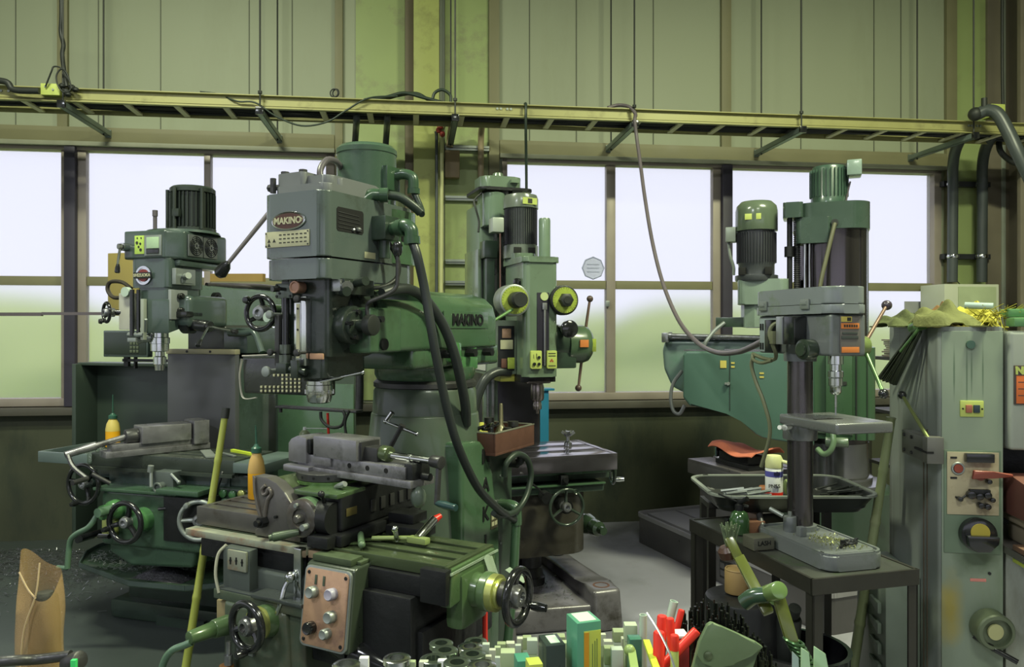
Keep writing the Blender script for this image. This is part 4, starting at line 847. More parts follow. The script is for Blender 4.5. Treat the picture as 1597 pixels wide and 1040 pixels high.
# tool tray on the cabinet
def crate():
    c = lthing('wooden_tray', 'brown wooden tray full of small tools on the cabinet behind the front mill', 'tray', MK, (.20,.22,1.035))
    W = mat('dark_brown_wood', (.11,.05,.035), .5, var=.3, vs=5, stretch=(1,6,6))
    x0,x1,y0,y1 = .09,.315,.04,.40
    m = MB(); m.box(x0,x1,y0,y1,1.035,1.047,.002); m.box(x0,x0+.01,y0,y1,1.045,1.125,.002); m.box(x1-.01,x1,y0,y1,1.045,1.125,.002); m.box(x0+.01,x1-.01,y0,y0+.01,1.045,1.125,.002); m.box(x0+.01,x1-.01,y1-.01,y1,1.045,1.125,.002); m.build('tray_box', W, c)
    m = MB(); m.box(x0,x1,y0-.001,y0+.011,1.125,1.130,.001); m.box(x1-.011,x1+.001,y0,y1,1.125,1.130,.001); m.box(x0-.001,x0+.011,y0,y1,1.125,1.130,.001); m.box(x0,x1,y1-.011,y1+.001,1.125,1.130,.001); m.build('rim', mat('metal_rim', (.3,.3,.24), .4, .5), c)
crate()
for k, (x, y, r, h) in enumerate(((.14,.30,.022,.11),(.26,.30,.024,.10),(.285,.20,.018,.085))):
    m = MB(); m.lathe((x,y,1.048), (0,0,1), [(r*.7,0),(r*.7,h*.75),(r,h*.78),(r,h),(r*.6,h)], 18); solo(m, 'collet', IRON, MK, ['collet holder at the left back of the wooden tray', 'collet holder at the right back of the wooden tray', 'short bright collet at the right of the wooden tray'][k], 'collet')
m = MB(); m.lathe((.20,.30,1.048), (0,0,1), [(.03,0),(.03,.05),(.018,.07),(.010,.085),(.008,.17),(.006,.175)], 16); solo(m, 'pointed_center', mat('brassy_steel', (.30,.27,.17), .35, .8), MK, 'pointed brassy arbor standing in the middle of the wooden tray', 'arbor')
m = MB(); m.lathe((.12,.12,1.075), (1,.2,.35), [(.010,0),(.028,.01),(.032,.05),(.024,.09),(.012,.11)], 14); solo(m, 'wooden_file', mat('yellow_wood_handle', (.40,.36,.10), .5), MK, 'yellowish bulbous file handle at the left end of the wooden tray', 'file')
m = MB(); m.bar((.215,.08,1.065),(.195,.14,1.155), .018, .014, bev=.004); solo(m, 'yellow_scraper', mat('yellow_plastic', (.55,.55,.10), .4), MK, 'upright yellow scraper standing in the wooden tray', 'scraper')
m = MB(); m.tube([(.22,.06,1.14),(.25,.09,1.15),(.28,.08,1.16),(.29,.055,1.15),(.295,.05,1.115)], .008, 8); m.tube([(.23,.08,1.135),(.27,.075,1.14),(.305,.09,1.165)], .006, 8); solo(m, 'hex_key', BLACK, MK, 'bent black wrench hanging over the front of the wooden tray', 'wrench')
# ================================================================== the left milling machine
SZ = Fr(-1.65, 4.41, -17)
sz = thing('milling_machine', 'blue-green milling machine at the left with a finned motor and two round cooling fans', 'milling machine', SZ.o, SZ.deg)
def S(name, mt, m, parent=sz, label=None): return m.build(name, mt, parent, label=label)
def SP(px, py, y): p = SZ.ay(px, py, y); return Vector((p.x, y, p.z))
# base, pan, column
m = MB(); m.box(-.36,.36,-.34,.55,0,.30,.02,3); m.box(-.42,.42,-.40,.6,0,.10,.02); m.box(-.10,.20,-.42,-.36,.0,.05); S('base', DARK_GREEN, m)
pan = [(-.56,-.42),(-.42,-.60),(.05,-.76),(.35,-.74),(.72,-.50),(.80,-.2),(.80,.2),(-.6,.2),(-.6,-.30)]
m = MB(); m.prism(pan, 'z', .325, .333); 
S('chip_pan', mat('green_pan', (.045,.11,.05), .3, .2, var=.3, vs=6, bump=.1, dirt=(.10,.10,.10), ds=12), m)
m = MB()
for i in range(len(pan)):
    a, b = V(*pan[i],.333), V(*pan[(i+1)%len(pan)],.333); m.bar(a+V(0,0,.008), b+V(0,0,.008), .006, .022)
S('pan_rim', SHIZ, m)
m = MB(); m.box(-.17,.25,-.22,.30,.30,1.40,.03,3); S('column', SHIZ, m)
m = MB(); m.box(-.165,.27,-.262,-.225,.80,1.42,.004); m.box(-.16,.26,-.30,-.262,.76,.86,.01); S('way_cover', mat('grey_rubber_cover', (.085,.088,.095), .45, var=.15, vs=5, coat=.2), m)
m = MB(); m.box(-.17,.275,-.270,-.225,1.418,1.445,.004); wc = S('cover_strip', mat('tan_strip', (.36,.33,.22), .5, .2), m)
for x in (-.03,.12): m = MB(); m.cyl((x,-.273,1.432),(x,-.269,1.432), .007, seg=8); S('screw', IRON_D, m, wc)
m = MB(); m.box(-.09,.16,-.20,.25,1.40,1.575,.02,3); S('neck', mat('dark_grey_paint', (.065,.07,.068), .4, coat=.2), m)
# big splash cabinet behind
m = MB(); m.box(-1.0,-.18,.06,.08,.30,1.345,.003); m.box(-1.0,-.97,-.10,.08,.30,1.345,.003); m.box(-1.0,-.18,-.06,.08,1.335,1.352,.003); m.box(.30,.80,.06,.08,.30,1.33,.003); S('splash_panel', mat('dark_green_sheet', (.05,.085,.055), .4, .1, var=.15, vs=2), m)
m = MB(); m.box(.32,.80,.05,.058,.4,1.25,.003); m.cyl((.62,.045,1.02),(.62,.05,1.02), .016, seg=12); S('cabinet_door', MAK_GREEN, m)
# ram
m = MB(); m.prism([(-.14,1.57),(.13,1.57),(.13,1.775),(.12,1.785),(-.13,1.785),(-.14,1.775)], 'y', -.36, .55, .006); S('ram', mat('satin_grey_green', (.15,.21,.19), .3, coat=.4, var=.08), m)
m = MB(); m.cyl((.13,-.25,1.72),(.155,-.25,1.72), .030, seg=24); m.cyl((.155,-.25,1.72),(.165,-.25,1.72), .018, seg=6); m.cyl((.13,-.24,1.60),(.15,-.24,1.60), .014, seg=12); S('ram_knob', IRON_D, m)
m = MB(); m.box(.130,.132,-.27,-.235,1.645,1.672); S('white_tag', WHITE, m)
m = MB(); m.box(-.12,.10,-.1,.5,1.787,1.793); m.tube([(.12,-.3,1.79),(.10,-.1,1.80),(.12,.2,1.81),(.1,.5,1.80)], .010, 8); m.tube([(.10,-.28,1.79),(.13,-.05,1.795),(.10,.2,1.80),(.13,.5,1.79)], .008, 8); S('ram_cable', MATS['lavender_grey_hose'], m)
m = MB(); m.box(.14,.30,-.2,.55,1.42,1.56,.02); m.tube([(.20,-.22,1.53),(.30,-.22,1.53),(.36,-.22,1.53),(.42,-.24,1.43)], .017, 10); S('counter_bracket', SHIZ, m)
# head
m = MB(); m.prism([(-.085,-.56),(-.075,-.665),(.17,-.665),(.235,-.60),(.24,-.30),(.20,-.24),(-.04,-.24)], 'z', 1.895, 2.035, .012, 3); hd = S('head_box', SHIZ, m)
m = MB(); m.lathe((.10,-.45,2.035), (0,0,1), [(.18,0),(.175,.012),(.16,.016)], 48); m.box(-.03,.22,-.62,-.28,1.86,1.895,.02); S('head_box_lid', SHIZ, m, hd)
m = MB(); m.box(.055,.155,-.671,-.664,1.91,2.01,.002); mp = S('meter_plate', BRUSHED, m, hd)
m = MB(); m.box(.070,.143,-.674,-.671,1.945,2.0,.001); S('meter_face', mat('pale_green_dial', (.40,.55,.35), .3), m, mp)
m = MB(); m.box(.070,.143,-.676,-.671,1.918,1.944,.001); S('meter_base', BLACK, m, mp)
m = MB(); m.box(-.005,.052,-.669,-.664,1.92,2.01,.001); wl = S('warning_label', mat('lime_label', (.45,.62,.12), .45), m, hd)
for (x,z,r) in ((.01,1.975,.008),(.03,1.97,.006),(.02,1.955,.006),(.032,1.94,.008),(.012,1.998,.004),(.035,1.998,.004)): m = MB(); m.cyl((x,-.6705,z),(x,-.669,z), r, seg=7); S('label_mark', INK, m, wl)
for y in (-.535, -.425):
    m = MB(); m.box(.2385,.246,y-.052,y+.052,1.912,2.02,.003); fg = S('fan_frame', mat('fan_grey', (.13,.14,.14), .4, .3), m, hd)
    m = MB()
    for r in (.018,.028,.037,.046): m.torus((.25,y,1.966), (1,0,0), r, .0022, 32, 6)
    for a in range(0, 360, 45): m.bar((.25,y,1.966), (.25,y+.046*math.cos(R(a)),1.966+.046*math.sin(R(a))), .003, .003)
    S('fan_guard', BLACK, m, fg)
    m = MB(); m.lathe((.2465,y,1.966), (1,0,0), [(.046,0),(.046,.001),(.016,.001),(.016,.004),(.010,.0045)], 28); S('fan_hub', mat('fan_silver', (.35,.36,.36), .3, .6), m, fg)
m = MB(); m.cyl((-.055,-.665,1.955),(-.055,-.70,1.955), .020, seg=20); m.cyl((-.055,-.70,1.955),(-.06,-.715,1.955), .014, seg=16); m.cyl((-.058,-.705,1.95),(-.068,-.71,1.865), .006, seg=8); lv2 = S('gear_lever', CHROME, m, hd)
m = MB(); m.lathe((-.066,-.71,1.87), (-.1,0,-1), [(.007,0),(.012,.02),(.013,.04),(.008,.045)], 12); S('grip', BLACK, m, lv2)
m = MB(); m.cyl((.02,-.56,2.045),(.02,-.56,2.13), .010, seg=10); m.cyl((.02,-.56,2.12),(.02,-.56,2.15), .013, seg=10); S('drawbar_end', MATS['lavender_grey_hose'], m, hd)
mcx = (.115,-.40)
m = MB(); m.lathe((*mcx,2.05), (0,0,1), [(.115,0),(.115,.02),(.100,.025),(.100,.20),(.112,.205),(.112,.225),(.10,.235),(0,.238)], 40); mt2 = S('motor', mat('black_green_motor', (.025,.04,.03), .4, coat=.2), m)
m = MB(); motor_fins(m, mcx, .100, 2.075, 2.25, 34, .014, .004); S('cooling_fins', MATS['black_green_motor'], m, mt2)
m = MB()
for a in (-150, -95, -30): d = V(math.cos(R(a)), math.sin(R(a)), 0); m.cyl(V(*mcx,2.06)+d*.122, V(*mcx,2.27)+d*.122, .009, seg=8)
m.box(mcx[0]-.02, mcx[0]+.02, mcx[1]-.13, mcx[1]-.11, 2.12, 2.16, .004); S('tie_rods', MATS['black_green_motor'], m, mt2)
# lower head
m = MB(); m.prism(rr(-.04,.19,-.66,-.40,.03), 'z', 1.755, 1.90, .012, 3); m.prism(rr(.0,.18,-.655,-.42,.02), 'z', 1.56, 1.77, .012, 3); m.prism([(-.66,1.53),(-.40,1.60),(-.40,1.70),(-.66,1.70)], 'x', .05, .19, .012); m.box(.10,.26,-.60,-.30,1.56,1.72,.03,3); S('quill_housing', SHIZ, m)
m = MB(); m.lathe((.045,-.662,1.815), (0,-1,0), [(.046,0),(.046,.006),(.036,.006),(.036,.003),(0,.003)], 32); eb = S('emblem', CHROME, m)
m = MB(); m.lathe((.045,-.669,1.815), (0,-1,0), [(.030,-.004),(.030,.0012)], 32); S('emblem_red_disc', mat('emblem_red', (.18,.03,.03), .4), m, eb)
m = MB(); m.box(-.008,.098,-.675,-.668,1.800,1.830,.003); S('emblem_bar', BLACK, m, eb)
text3('emblem_lettering', 'SHIZUOKA', .020, face_m((.045,-.6762,1.815), '-y'), PLATE, eb, .0006, .0006)
m = MB(); m.box(.19,.215,-.64,-.50,1.77,1.85,.004); m.cyl((.215,-.58,1.81),(.255,-.60,1.815), .016, seg=16); m.box(.215,.22,-.60,-.52,1.78,1.80); S('speed_handle', BRUSHED, m)
m = MB(); m.box(.182,.20,-.655,-.54,1.60,1.745,.003); spn = S('switch_panel', mat('panel_grey', (.28,.30,.29), .4, .2), m)
for z, c in ((1.715, BLACK),(1.645, BLACK)): m = MB(); m.cyl((.198,-.60,z),(.222,-.605,z), .014, seg=16); m.cyl((.222,-.605,z),(.23,-.607,z), .010, seg=12); S('switch_knob', c, m, spn)
m = MB(); m.cyl((.19,-.55,1.575),(.24,-.55,1.575), .045, seg=28); m.cyl((.24,-.55,1.575),(.33,-.55,1.565), .030, seg=24, bev=.003); m.cyl((.33,-.55,1.565),(.345,-.55,1.565), .026, seg=24); m.box(.19,.26,-.62,-.50,1.61,1.64,.006); S('feed_hub', BLACK, m)
for a, e in ((0,(.50,-.60,1.545)),(1,(.36,-.64,1.50))):
    m = MB(); m.cyl((.34,-.56,1.567), e, .006, seg=8); fl = S('feed_lever', CHROME, m); 
    m = MB(); m.lathe(e, (1,-.3,-.15) if a == 0 else (.1,-.5,-.4), [(.007,0),(.012,.015),(.013,.04),(.009,.045)], 12); S('grip', BLACK, m, fl)
m = MB(); m.cyl((.0,-.69,1.52),(.0,-.69,1.745), .011, seg=12); m.cyl((.028,-.68,1.52),(.028,-.68,1.745), .009, seg=12); S('depth_screw', BLACK, m)
m = MB(); m.box(.045,.063,-.685,-.662,1.50,1.70,.002); S('scale_bar', PALE_GREY, m)
m = MB(); m.cyl((-.045,-.665,1.735),(-.045,-.69,1.735), .024, seg=20); S('clear_knob', MATS['pale_green_knob'], m)
m = MB(); m.box(-.10,-.03,-.67,-.62,1.55,1.73,.004); S('feed_plate', mat('worn_white_plate', (.50,.50,.42), .5), m)
handwheel(sz, (-.145,-.70,1.635), (-.5,-1,0), .055, 250, hl=.03, hub=.022, rim=.008)
m = MB(); m.cyl((-.135,-.68,1.635),(-.06,-.64,1.635), .014, seg=14); S('wheel_shaft', BLACK, m)
m = MB(); m.tube([SP(a,b,-.62) for a,b in ((205,450),(190,440),(172,440),(168,452),(178,464),(200,462))], .010, 8); S('armoured_hose', mat('dark_armoured_hose', (.07,.06,.045), .5, .4), m)
m = MB(); m.cyl((.0,-.66,1.50),(.05,-.62,1.51), .02, seg=14); m.cyl((-.03,-.68,1.525),(.06,-.68,1.525), .012, seg=12); m.box(-.02,.03,-.70,-.65,1.49,1.51,.003); m.cyl((.08,-.69,1.54),(.11,-.72,1.60), .007, seg=8); S('depth_stop', BRUSHED, m)
m = MB(); m.lathe((.085,-.60,1.345), (0,0,1), [(.012,0),(.022,.004),(.024,.03),(.030,.034),(.030,.07),(.022,.075),(.022,.095),(.042,.10),(.042,.135),(.046,.137),(.046,.165),(.040,.168),(.040,.19),(.052,.195),(.052,.215),(.058,.22),(.058,.25)], 28); S('chuck', CHROME, m)
# table
m = MB(); tslots(m, -.30, .55, -.62, -.33, .93, 4, w=.018, th=.075); m.box(-.30,.55,-.64,-.62,.865,.93,.003); m.box(-.30,.55,-.66,-.64,.85,.865); st = S('table', mat('table_dark_green_iron', (.075,.10,.075), .3, .5, var=.3, vs=9), m)
m = MB(); m.box(-.62,-.302,-.66,-.30,.875,.885); m.box(-.62,-.302,-.665,-.655,.87,.925,.003); m.box(-.62,-.61,-.66,-.30,.87,.925,.003); S('table_end_tray', mat('blue_green_tray', (.11,.15,.14), .35, coat=.2), m)
m = MB(); m.box(.552,.72,-.66,-.30,.875,.925,.01); S('table_end_cover', MATS['blue_green_tray'], m)
m = MB(); m.box(-.30,.60,-.60,-.36,.80,.855,.006); m.box(-.22,.50,-.61,-.35,.74,.86,.006); S('saddle', SHIZ, m)
m = MB(); m.box(.14,.25,-.70,-.58,.78,.87,.006); m.cyl((.19,-.70,.80),(.19,-.73,.80), .022, seg=16); m.torus((.19,-.735,.80), (0,1,0), .02, .006, 20, 6); S('clamp_bracket', mat('grey_green_block', (.10,.12,.11), .4), m)
m = MB(); m.cyl((.14,-.72,.87),(.15,-.73,.80), .008, seg=8); m.cyl((.135,-.72,.87),(.14,-.72,.90), .014, seg=10); S('table_lock', BRUSHED, m)
m = MB(); m.cyl((.24,-.70,.86),(.30,-.72,.83), .007, seg=8); m.sph((.30,-.72,.83), .010); S('table_lock', BRUSHED, m)
# knee
m = MB(); m.box(-.16,.42,-.72,-.25,.50,.77,.02,3); m.box(-.19,.30,-.74,-.30,.765,.78,.003); m.box(.20,.44,-.76,-.30,.775,.80,.006); m.prism([(-.13,.46),(.0,.40),(.36,.42),(.40,.60),(-.13,.60)], 'y', -.70, -.20, .02, 3); S('knee', mat('green_knee', (.05,.14,.065), .3, coat=.3, var=.25, vs=5, dirt=(.03,.05,.03), ds=6), m)
m = MB(); m.box(.22,.46,-.73,-.40,.55,.76,.004); m.cyl((.20,-.74,.70),(.46,-.60,.72), .008, seg=8); S('knee_recess', IRON_D, m)
m = MB(); m.lathe((-.06,-.72,.68), (0,-1,0), [(.05,0),(.045,.04),(.035,.05),(.035,.09)], 24); m.lathe((.10,-.72,.64), (0,-1,0), [(.06,0),(.055,.05),(.03,.06)], 24); S('feed_boss', MATS['bright_green_enamel'], m)
handwheel(sz, SP(130,755,-.74), (0,-1,0), .105, 255, hl=.05, hub=.025, rim=.011, phase=50)
m = MB(); p = SP(130,755,-.68); m.cyl(p, p+V(.0,.14,0), .028, seg=18); S('wheel_shaft', SHIZ, m)
handwheel(sz, SP(195,815,-.80), (0,-1,0), .105, 200, hl=.045, hub=.03, rim=.013, phase=75)
handwheel(sz, SP(310,812,-.74), (.35,-1,0), .10, 120, hl=.045, hub=.03, rim=.011, phase=60, mt=BRUSHED)
m = MB(); p = SP(316,810,-.72); m.cyl(p, p+V(.06,.12,0), .04, seg=18); S('wheel_shaft', SHIZ, m)
m = MB(); m.tube([SP(152,803,-.84),SP(138,822,-.86),SP(120,832,-.86),SP(110,842,-.86),SP(107,862,-.86),SP(105,886,-.86)], .013, 10); p = SP(152,800,-.86); m.cyl(p, p+V(0,.14,0), .022, seg=16); p = SP(105,886,-.86); m.cyl(p, p+V(-.06,0,0), .010, seg=10); S('elevating_crank', MATS['green_crank'], m)
m = MB(); p = SP(130,838,-.75); m.cyl(p+V(0,.1,0), p+V(0,-.02,0), .016, seg=14); p = SP(120,843,-.75); m.cyl(p+V(0,.1,0), p, .014, seg=14); S('knee_knob', BLACK, m); m = MB(); p = SP(155,836,-.78); m.cyl(p, p+V(.08,-.02,.01), .012, seg=10); S('knee_lever', BLACK, m)
m = MB(); m.box(-.13,-.05,-.745,-.72,.55,.66,.004); S('yellow_plate', mat('olive_yellow_plate', (.28,.32,.10), .4), m)
m = MB()
for (a,b,r,c) in ((340,770,.016,0),(352,778,.013,0),(378,770,.016,1)): pass
random.seed(7)
cbx = MB(); cbx.box(.43,.70,-.62,-.50,.60,.80,.02,3); cbx = S('control_pod', DARK_GREEN, cbx)
for k, (a, b, c) in enumerate(((349,769,'bright_green_enamel'),(364,771,'bright_green_enamel'),(378,770,'brass_dial'),(352,783,'green_crank'))):
    m = MB(); p = SP(a,b,-.62); m.lathe(p, (0,-1,0), [(.020,0),(.020,.012),(.014,.016)], 16); S('push_button', MATS[c], m, cbx)
m = MB(); m.tube([(.45,-.66,.75),(.48,-.65,.85),(.47,-.60,.90)], .008, 8); S('pod_arm', IRON_D, m)
# vise on the left table, running obliquely towards the left front
VA = Fr(*[SZ.world((.04,-.50,0))[i] for i in (0,1)], SZ.deg+60)
z0 = .932
v2 = lthing('machine_vise', 'dark greenish machine vise on the left mill table with its crank towards the window', 'vise', VA, (0,0,z0))
m = MB(); m.box(-.30,.20,-.055,.055,z0,z0+.03,.004); m.box(-.27,.18,-.045,.045,z0+.03,z0+.06,.004); m.build('bed', GV, v2)
m = MB(); m.box(.11,.19,-.07,.07,z0+.03,z0+.15,.005); m.build('fixed_jaw', GV, v2)
m = MB(); m.box(-.14,.10,-.065,.065,z0+.055,z0+.14,.005); m.build('moving_jaw', GV, v2)
m = MB(); m.cyl((-.20,0,z0+.09),(-.14,0,z0+.09), .036, .042, 22, .005); m.build('screw_collar', IRON, v2)
m = MB(); m.cyl((-.20,0,z0+.09),(-.46,0,z0+.03), .014, .014, 16); m.cyl((-.33,0,z0+.06),(-.46,0,z0+.03), .020, .016, 16); m.build('screw_rod', GV, v2)
m = MB(); m.tube([(-.45,0,z0+.035),(-.44,-.06,z0-.02),(-.40,-.13,z0-.07)], .011, 8); m.cyl((-.40,-.13,z0-.07),(-.47,-.17,z0-.075), .012, seg=12); m.cyl((-.38,-.13,z0-.05),(-.31,-.16,z0-.10), .010, seg=10); m.build('crank', IRON, v2)
SR = lambda px, py, z: (lambda p: (p.x, p.y, z))(SZ.az(px, py, z))
oil_bottle(SR(176,697,.888), .165, 'yellow oil bottle with a bright green nozzle on the left mill table', SZ, body=(.85,.65,.1), noz=(.0,.40,.14), rad=.038, nl=.11)
m = MB(); m.bar(SR(362,702,.936), SR(393,708,.936), .018, .012); solo(m, 'yellow_marker', mat('lime_yellow', (.55,.68,.05), .4), SZ, 'lime yellow marker lying at the right of the left mill table', 'marker')
m = MB(); m.bar(SR(320,702,.935), SR(330,713,.935), .05, .006); m.bar(SR(345,706,.935), SR(366,711,.935), .016, .006); solo(m, 'steel_rule', BRUSHED, SZ, 'flat steel scraps lying on the left mill table', 'metal strip')
m = MB()
for k in range(500):
    a = random.random(); x = random.uniform(-.5,.25); y = random.uniform(-.62,-.42) + (.08 if x < -.3 else 0)
    if x < -.42+ (y+.6)*-.4: continue
    m.bar((x,y,.336+random.random()*.01), (x+random.uniform(-.02,.02), y+random.uniform(-.02,.02), .340+random.random()*.012), .003, .0015)
sw = m.build('pan_chips', BRUSHED); place(sw, SZ.o, SZ.deg); tag(sw, 'metal chips scattered over the green pan of the left mill', 'metal chips', kind='stuff')
m = MB(); m.grid(lambda u,v: V(-.02+.30*u, -.68+.16*v, .334+.045*math.sin(math.pi*u)*math.sin(math.pi*v)+.004*math.sin(37*u)*math.sin(29*v)), 20, 12)
solo(m, 'swarf_pile', mat('grey_swarf', (.10,.10,.11), .35, .6, var=.6, vs=60, bump=.5, bs=90), SZ, 'low heap of grey swarf on the pan under the left mill', 'metal chips')
m = MB()
for k in range(260):
    a, b = random.uniform(-.61,-.32), random.uniform(-.64,-.32)
    m.bar((a,b,.888+random.random()*.008), (a+random.uniform(-.02,.02), b+random.uniform(-.02,.02), .892+random.random()*.014), .003, .0015)
sw = m.build('tray_chips', BRUSHED); place(sw, SZ.o, SZ.deg); tag(sw, 'metal chips in the end tray of the left mill table', 'metal chips', kind='stuff')
# floor swarf at the left
m = MB()
for k in range(2600):
    px, py = random.gauss(50, 110), 858+abs(random.gauss(0, 32))
    if not (-60 < px < 330 and py < 1010): continue
    d = 1.55*F/(py-HY); X = (px-CX)*d/F; l = random.uniform(.008,.045); a = random.random()*6.28
    m.bar((X, d, .004+random.random()*.01), (X+l*math.cos(a), d+l*math.sin(a), .004+random.random()*.014), .003, .0015)
sw = m.build('floor_swarf', STEEL); tag(sw, 'metal swarf scattered on the floor at the left by the wall', 'metal chips', kind='stuff')
# display on an arm at the far left of this mill, brown board behind
dp = lthing('digital_readout', 'flat dark control display in front of the window, left of the left mill', 'display', SZ, (-.5,-.2,1.34))
m = MB(); m.box(-.645,-.335,-.22,-.18,1.395,1.545,.006); m.build('housing', SHIZ, dp)
m = MB(); m.box(-.635,-.345,-.223,-.219,1.41,1.535,.003); m.build('screen', mat('dark_screen', (.03,.05,.035), .25), dp)
for i in range(3):
    for j in range(4): m = MB(); x, z = -.445+.022*i, 1.495-.022*j; m.box(x-.008,x+.008,-.2265,-.223,z-.008,z+.008,.001); m.build('key', mat('olive_key', (.12,.16,.07), .4), dp)
m = MB(); m.box(-.54,-.18,-.19,-.17,1.368,1.384); m.box(-.53,-.50,-.19,-.17,1.34,1.395); m.box(-.46,-.45,-.19,-.17,1.33,1.395); m.build('support_bar', IRON_D, dp)
m = MB(); a = SZ.ay(168,395,.05); b = SZ.ay(215,492,.05); m.box(a.x,b.x,.05,.07,b.z,a.z,.003); solo(m, 'brown_board', mat('ochre_board', (.30,.24,.07), .5, var=.1), SZ, 'ochre board standing in the window behind the left mill head', 'board')
m = MB(); m.bar(SZ.ay(-60,490,.03), SZ.ay(66,490,.03), .016, .022); m.bar(SZ.ay(66,489,.03), SZ.ay(170,489,.03), .014, .018); solo(m, 'window_bar', mat('purple_grey_bar', (.12,.10,.11), .4), SZ, 'thin horizontal bar across the lower left window pane', 'bar')
m = MB(); m.bar(SZ.ay(330,433,.45), SZ.ay(412,433,.45), .03, .05); solo(m, 'wooden_batten', mat('warm_wood', (.30,.20,.06), .5), SZ, 'brown batten visible behind the left mill ram', 'batten')
# long lever with black ball leaning beside the front head
lever(mk, MK.ay(425,325,-.30), MK.ay(352,415,-.45), .010, .001, MATS['lavender_grey_hose'], name='brake_rod')
m = MB(); p = MK.ay(354,412,-.45); q = MK.ay(340,430,-.45); m.lathe(p, q-p, [(.010,-.01),(.022,.01),(.028,.05),(.018,.065),(0,.068)], 16); B('brake_grip', BLACK, m)
# pendant in a plastic bag on its arm
pd = lthing('control_pendant', 'machine control pendant wrapped in clear plastic, full of small square keys', 'control panel', MK, (-.35,-.1,1.15))
def MP(px, py, y): return MK.ay(px, py, y)
m = MB(); a, b = MP(377,556,-.12), MP(510,620,-.12); m.prism([(a.x,a.z),(b.x,a.z+.01),(b.x,b.z+.005),(a.x+.01,b.z)], 'y', -.12, -.06, .012, 3); m.build('housing', mat('black_bagged_panel', (.022,.025,.024), .3, coat=.5, var=.3, vs=6, bump=.3, bs=14), pd)
m = MB(); m.tube([MP(377,560,-.13),MP(374,585,-.13),MP(377,615,-.13),MP(384,622,-.13),MP(400,620,-.13)], .006, 8, flat=(1,.5)); m.tube([MP(378,555,-.13),MP(430,553,-.13),MP(500,551,-.13)], .004, 6); m.build('plastic_edge', mat('cloudy_plastic', (.50,.48,.44), .3, alpha=.7), pd)
key = None
for j, row in enumerate(((4,9),(3,9),(5,9),(5,9),(0,9),(0,9))):
    for i in range(row[0], row[1]+1):
        p = MP(408+6.6*i, 579+6.1*j, -.123); m = MB(); m.box(p.x-.0055,p.x+.0055,-.1265,-.118,p.z-.0055,p.z+.0055,.001); m.build('key', PLATE, pd)
m = MB(); a = MP(434,632,-.08); b = MP(560,644,-.08); m.box(a.x,b.x,-.10,-.05,b.z,a.z,.004); m.cyl((a.x+.01,-.075,b.z-.02),(a.x+.01,-.075,b.z+.01), .008, seg=8); m.tube([MP(560,638,-.03),MP(561,600,-.03),MP(560,555,-.03)], .018, 10); m.build('support_arm', IRON, pd)
m = MB(); m.tube([MP(500,642,-.10),MP(502,655,-.10),MP(515,666,-.10),MP(532,664,-.10),MP(538,650,-.10),MP(535,640,-.10)], .007, 8); m.tube([MP(545,640,-.10),MP(538,660,-.10),MP(542,690,-.10)], .006, 8); m.build('cable', RUBBER, pd)
m = MB(); p = MP(442,560,-.10); m.lathe(p-V(0,0,.04), (.25,0,1), [(.02,0),(.028,.03),(.020,.05),(.022,.065),(.012,.075)], 12); solo(m, 'yellow_glove_tip', mat('yellow_rag', (.32,.27,.05), .8, bump=.4), MK, 'yellow rag bunched on top of the plastic-wrapped pendant', 'rag')
sg = m = MB(); a = MP(506,645,.9); b = MP(545,690,.9); m.box(a.x,b.x,.9,.92,b.z,a.z); solo(m, 'grey_bag', mat('lilac_paper', (.35,.28,.33), .6), MK, 'lilac and grey sheet behind the pendant arm', 'sheet')
m = MB(); m.cyl(MP(511,644,.05), MP(513,690,.05), .006, seg=8); solo(m, 'red_strap', RED, MK, 'red strap hanging behind the pendant arm', 'strap')
spray((lambda p: (p.x, p.y, .893+.0))(MK.az(475,735,.893)), .20, .024, 'yellow-green spray can with a thin straw behind the vise of the front mill', MK, (.34,.40,.06), (.32,.42,.16), 'lime_can', (.30,.35,'dark_can_band',(.05,.06,.05),.4), (.17,.05,.203))
# bamboo pole
def bamboo(name, a, b, r, lab, nodes, cap=True, col=(.34,.38,.07)):
    a, b = Vector(a), Vector(b); t = lthing(name, lab, 'pole', WORLD, a); d = (b-a); L = d.length
    prof = []
    for k in range(nodes+1):
        h = L*k/nodes; q = 1-.25*k/nodes
        if k: prof += [(r*q, h-.012), (r*q*1.12, h-.004)]
        if k < nodes: prof += [(r*q*1.10, h+.004), (r*q, h+.014)]
    m = MB(); m.lathe(a, d, prof, 14); m.build('cane', mat('bamboo_%d' % int(col[0]*100), col, .4, coat=.2, var=.2, vs=3, dirt=(col[0]*.7,col[1]*.6,col[2]), ds=6), t)
    if cap: m = MB(); m.cyl(b-d*(.016/L*.5), b+d*(.03/L), r*.95, r*.92, 14); m.build('cap', RUBBER, t)
    return t
WORLD = Fr(0, 0, 0)
bamboo('bamboo_pole', (-1.155,2.57,0), (-1.045,2.80,1.235), .0155, 'yellow bamboo pole with a black cap leaning left of the front mill table', 8)
# ================================================================== the upright drilling machine in the middle
DR = Fr(-.002, 4.60, 18)
dr = thing('drilling_machine', 'light green upright drilling machine with two round yellow dials in front of the right window', 'drilling machine', DR.o, DR.deg)
def D(name, mt, m, parent=dr, label=None): return m.build(name, mt, parent, label=label)
def DP(px, py, y): p = DR.ay(px, py, y); return Vector((p.x, y, p.z))
BASEM = mat('worn_brown_iron_base', (.17,.16,.175), .32, .3, var=.35, vs=6, bump=.1, bs=30, dirt=(.05,.045,.04), ds=7)
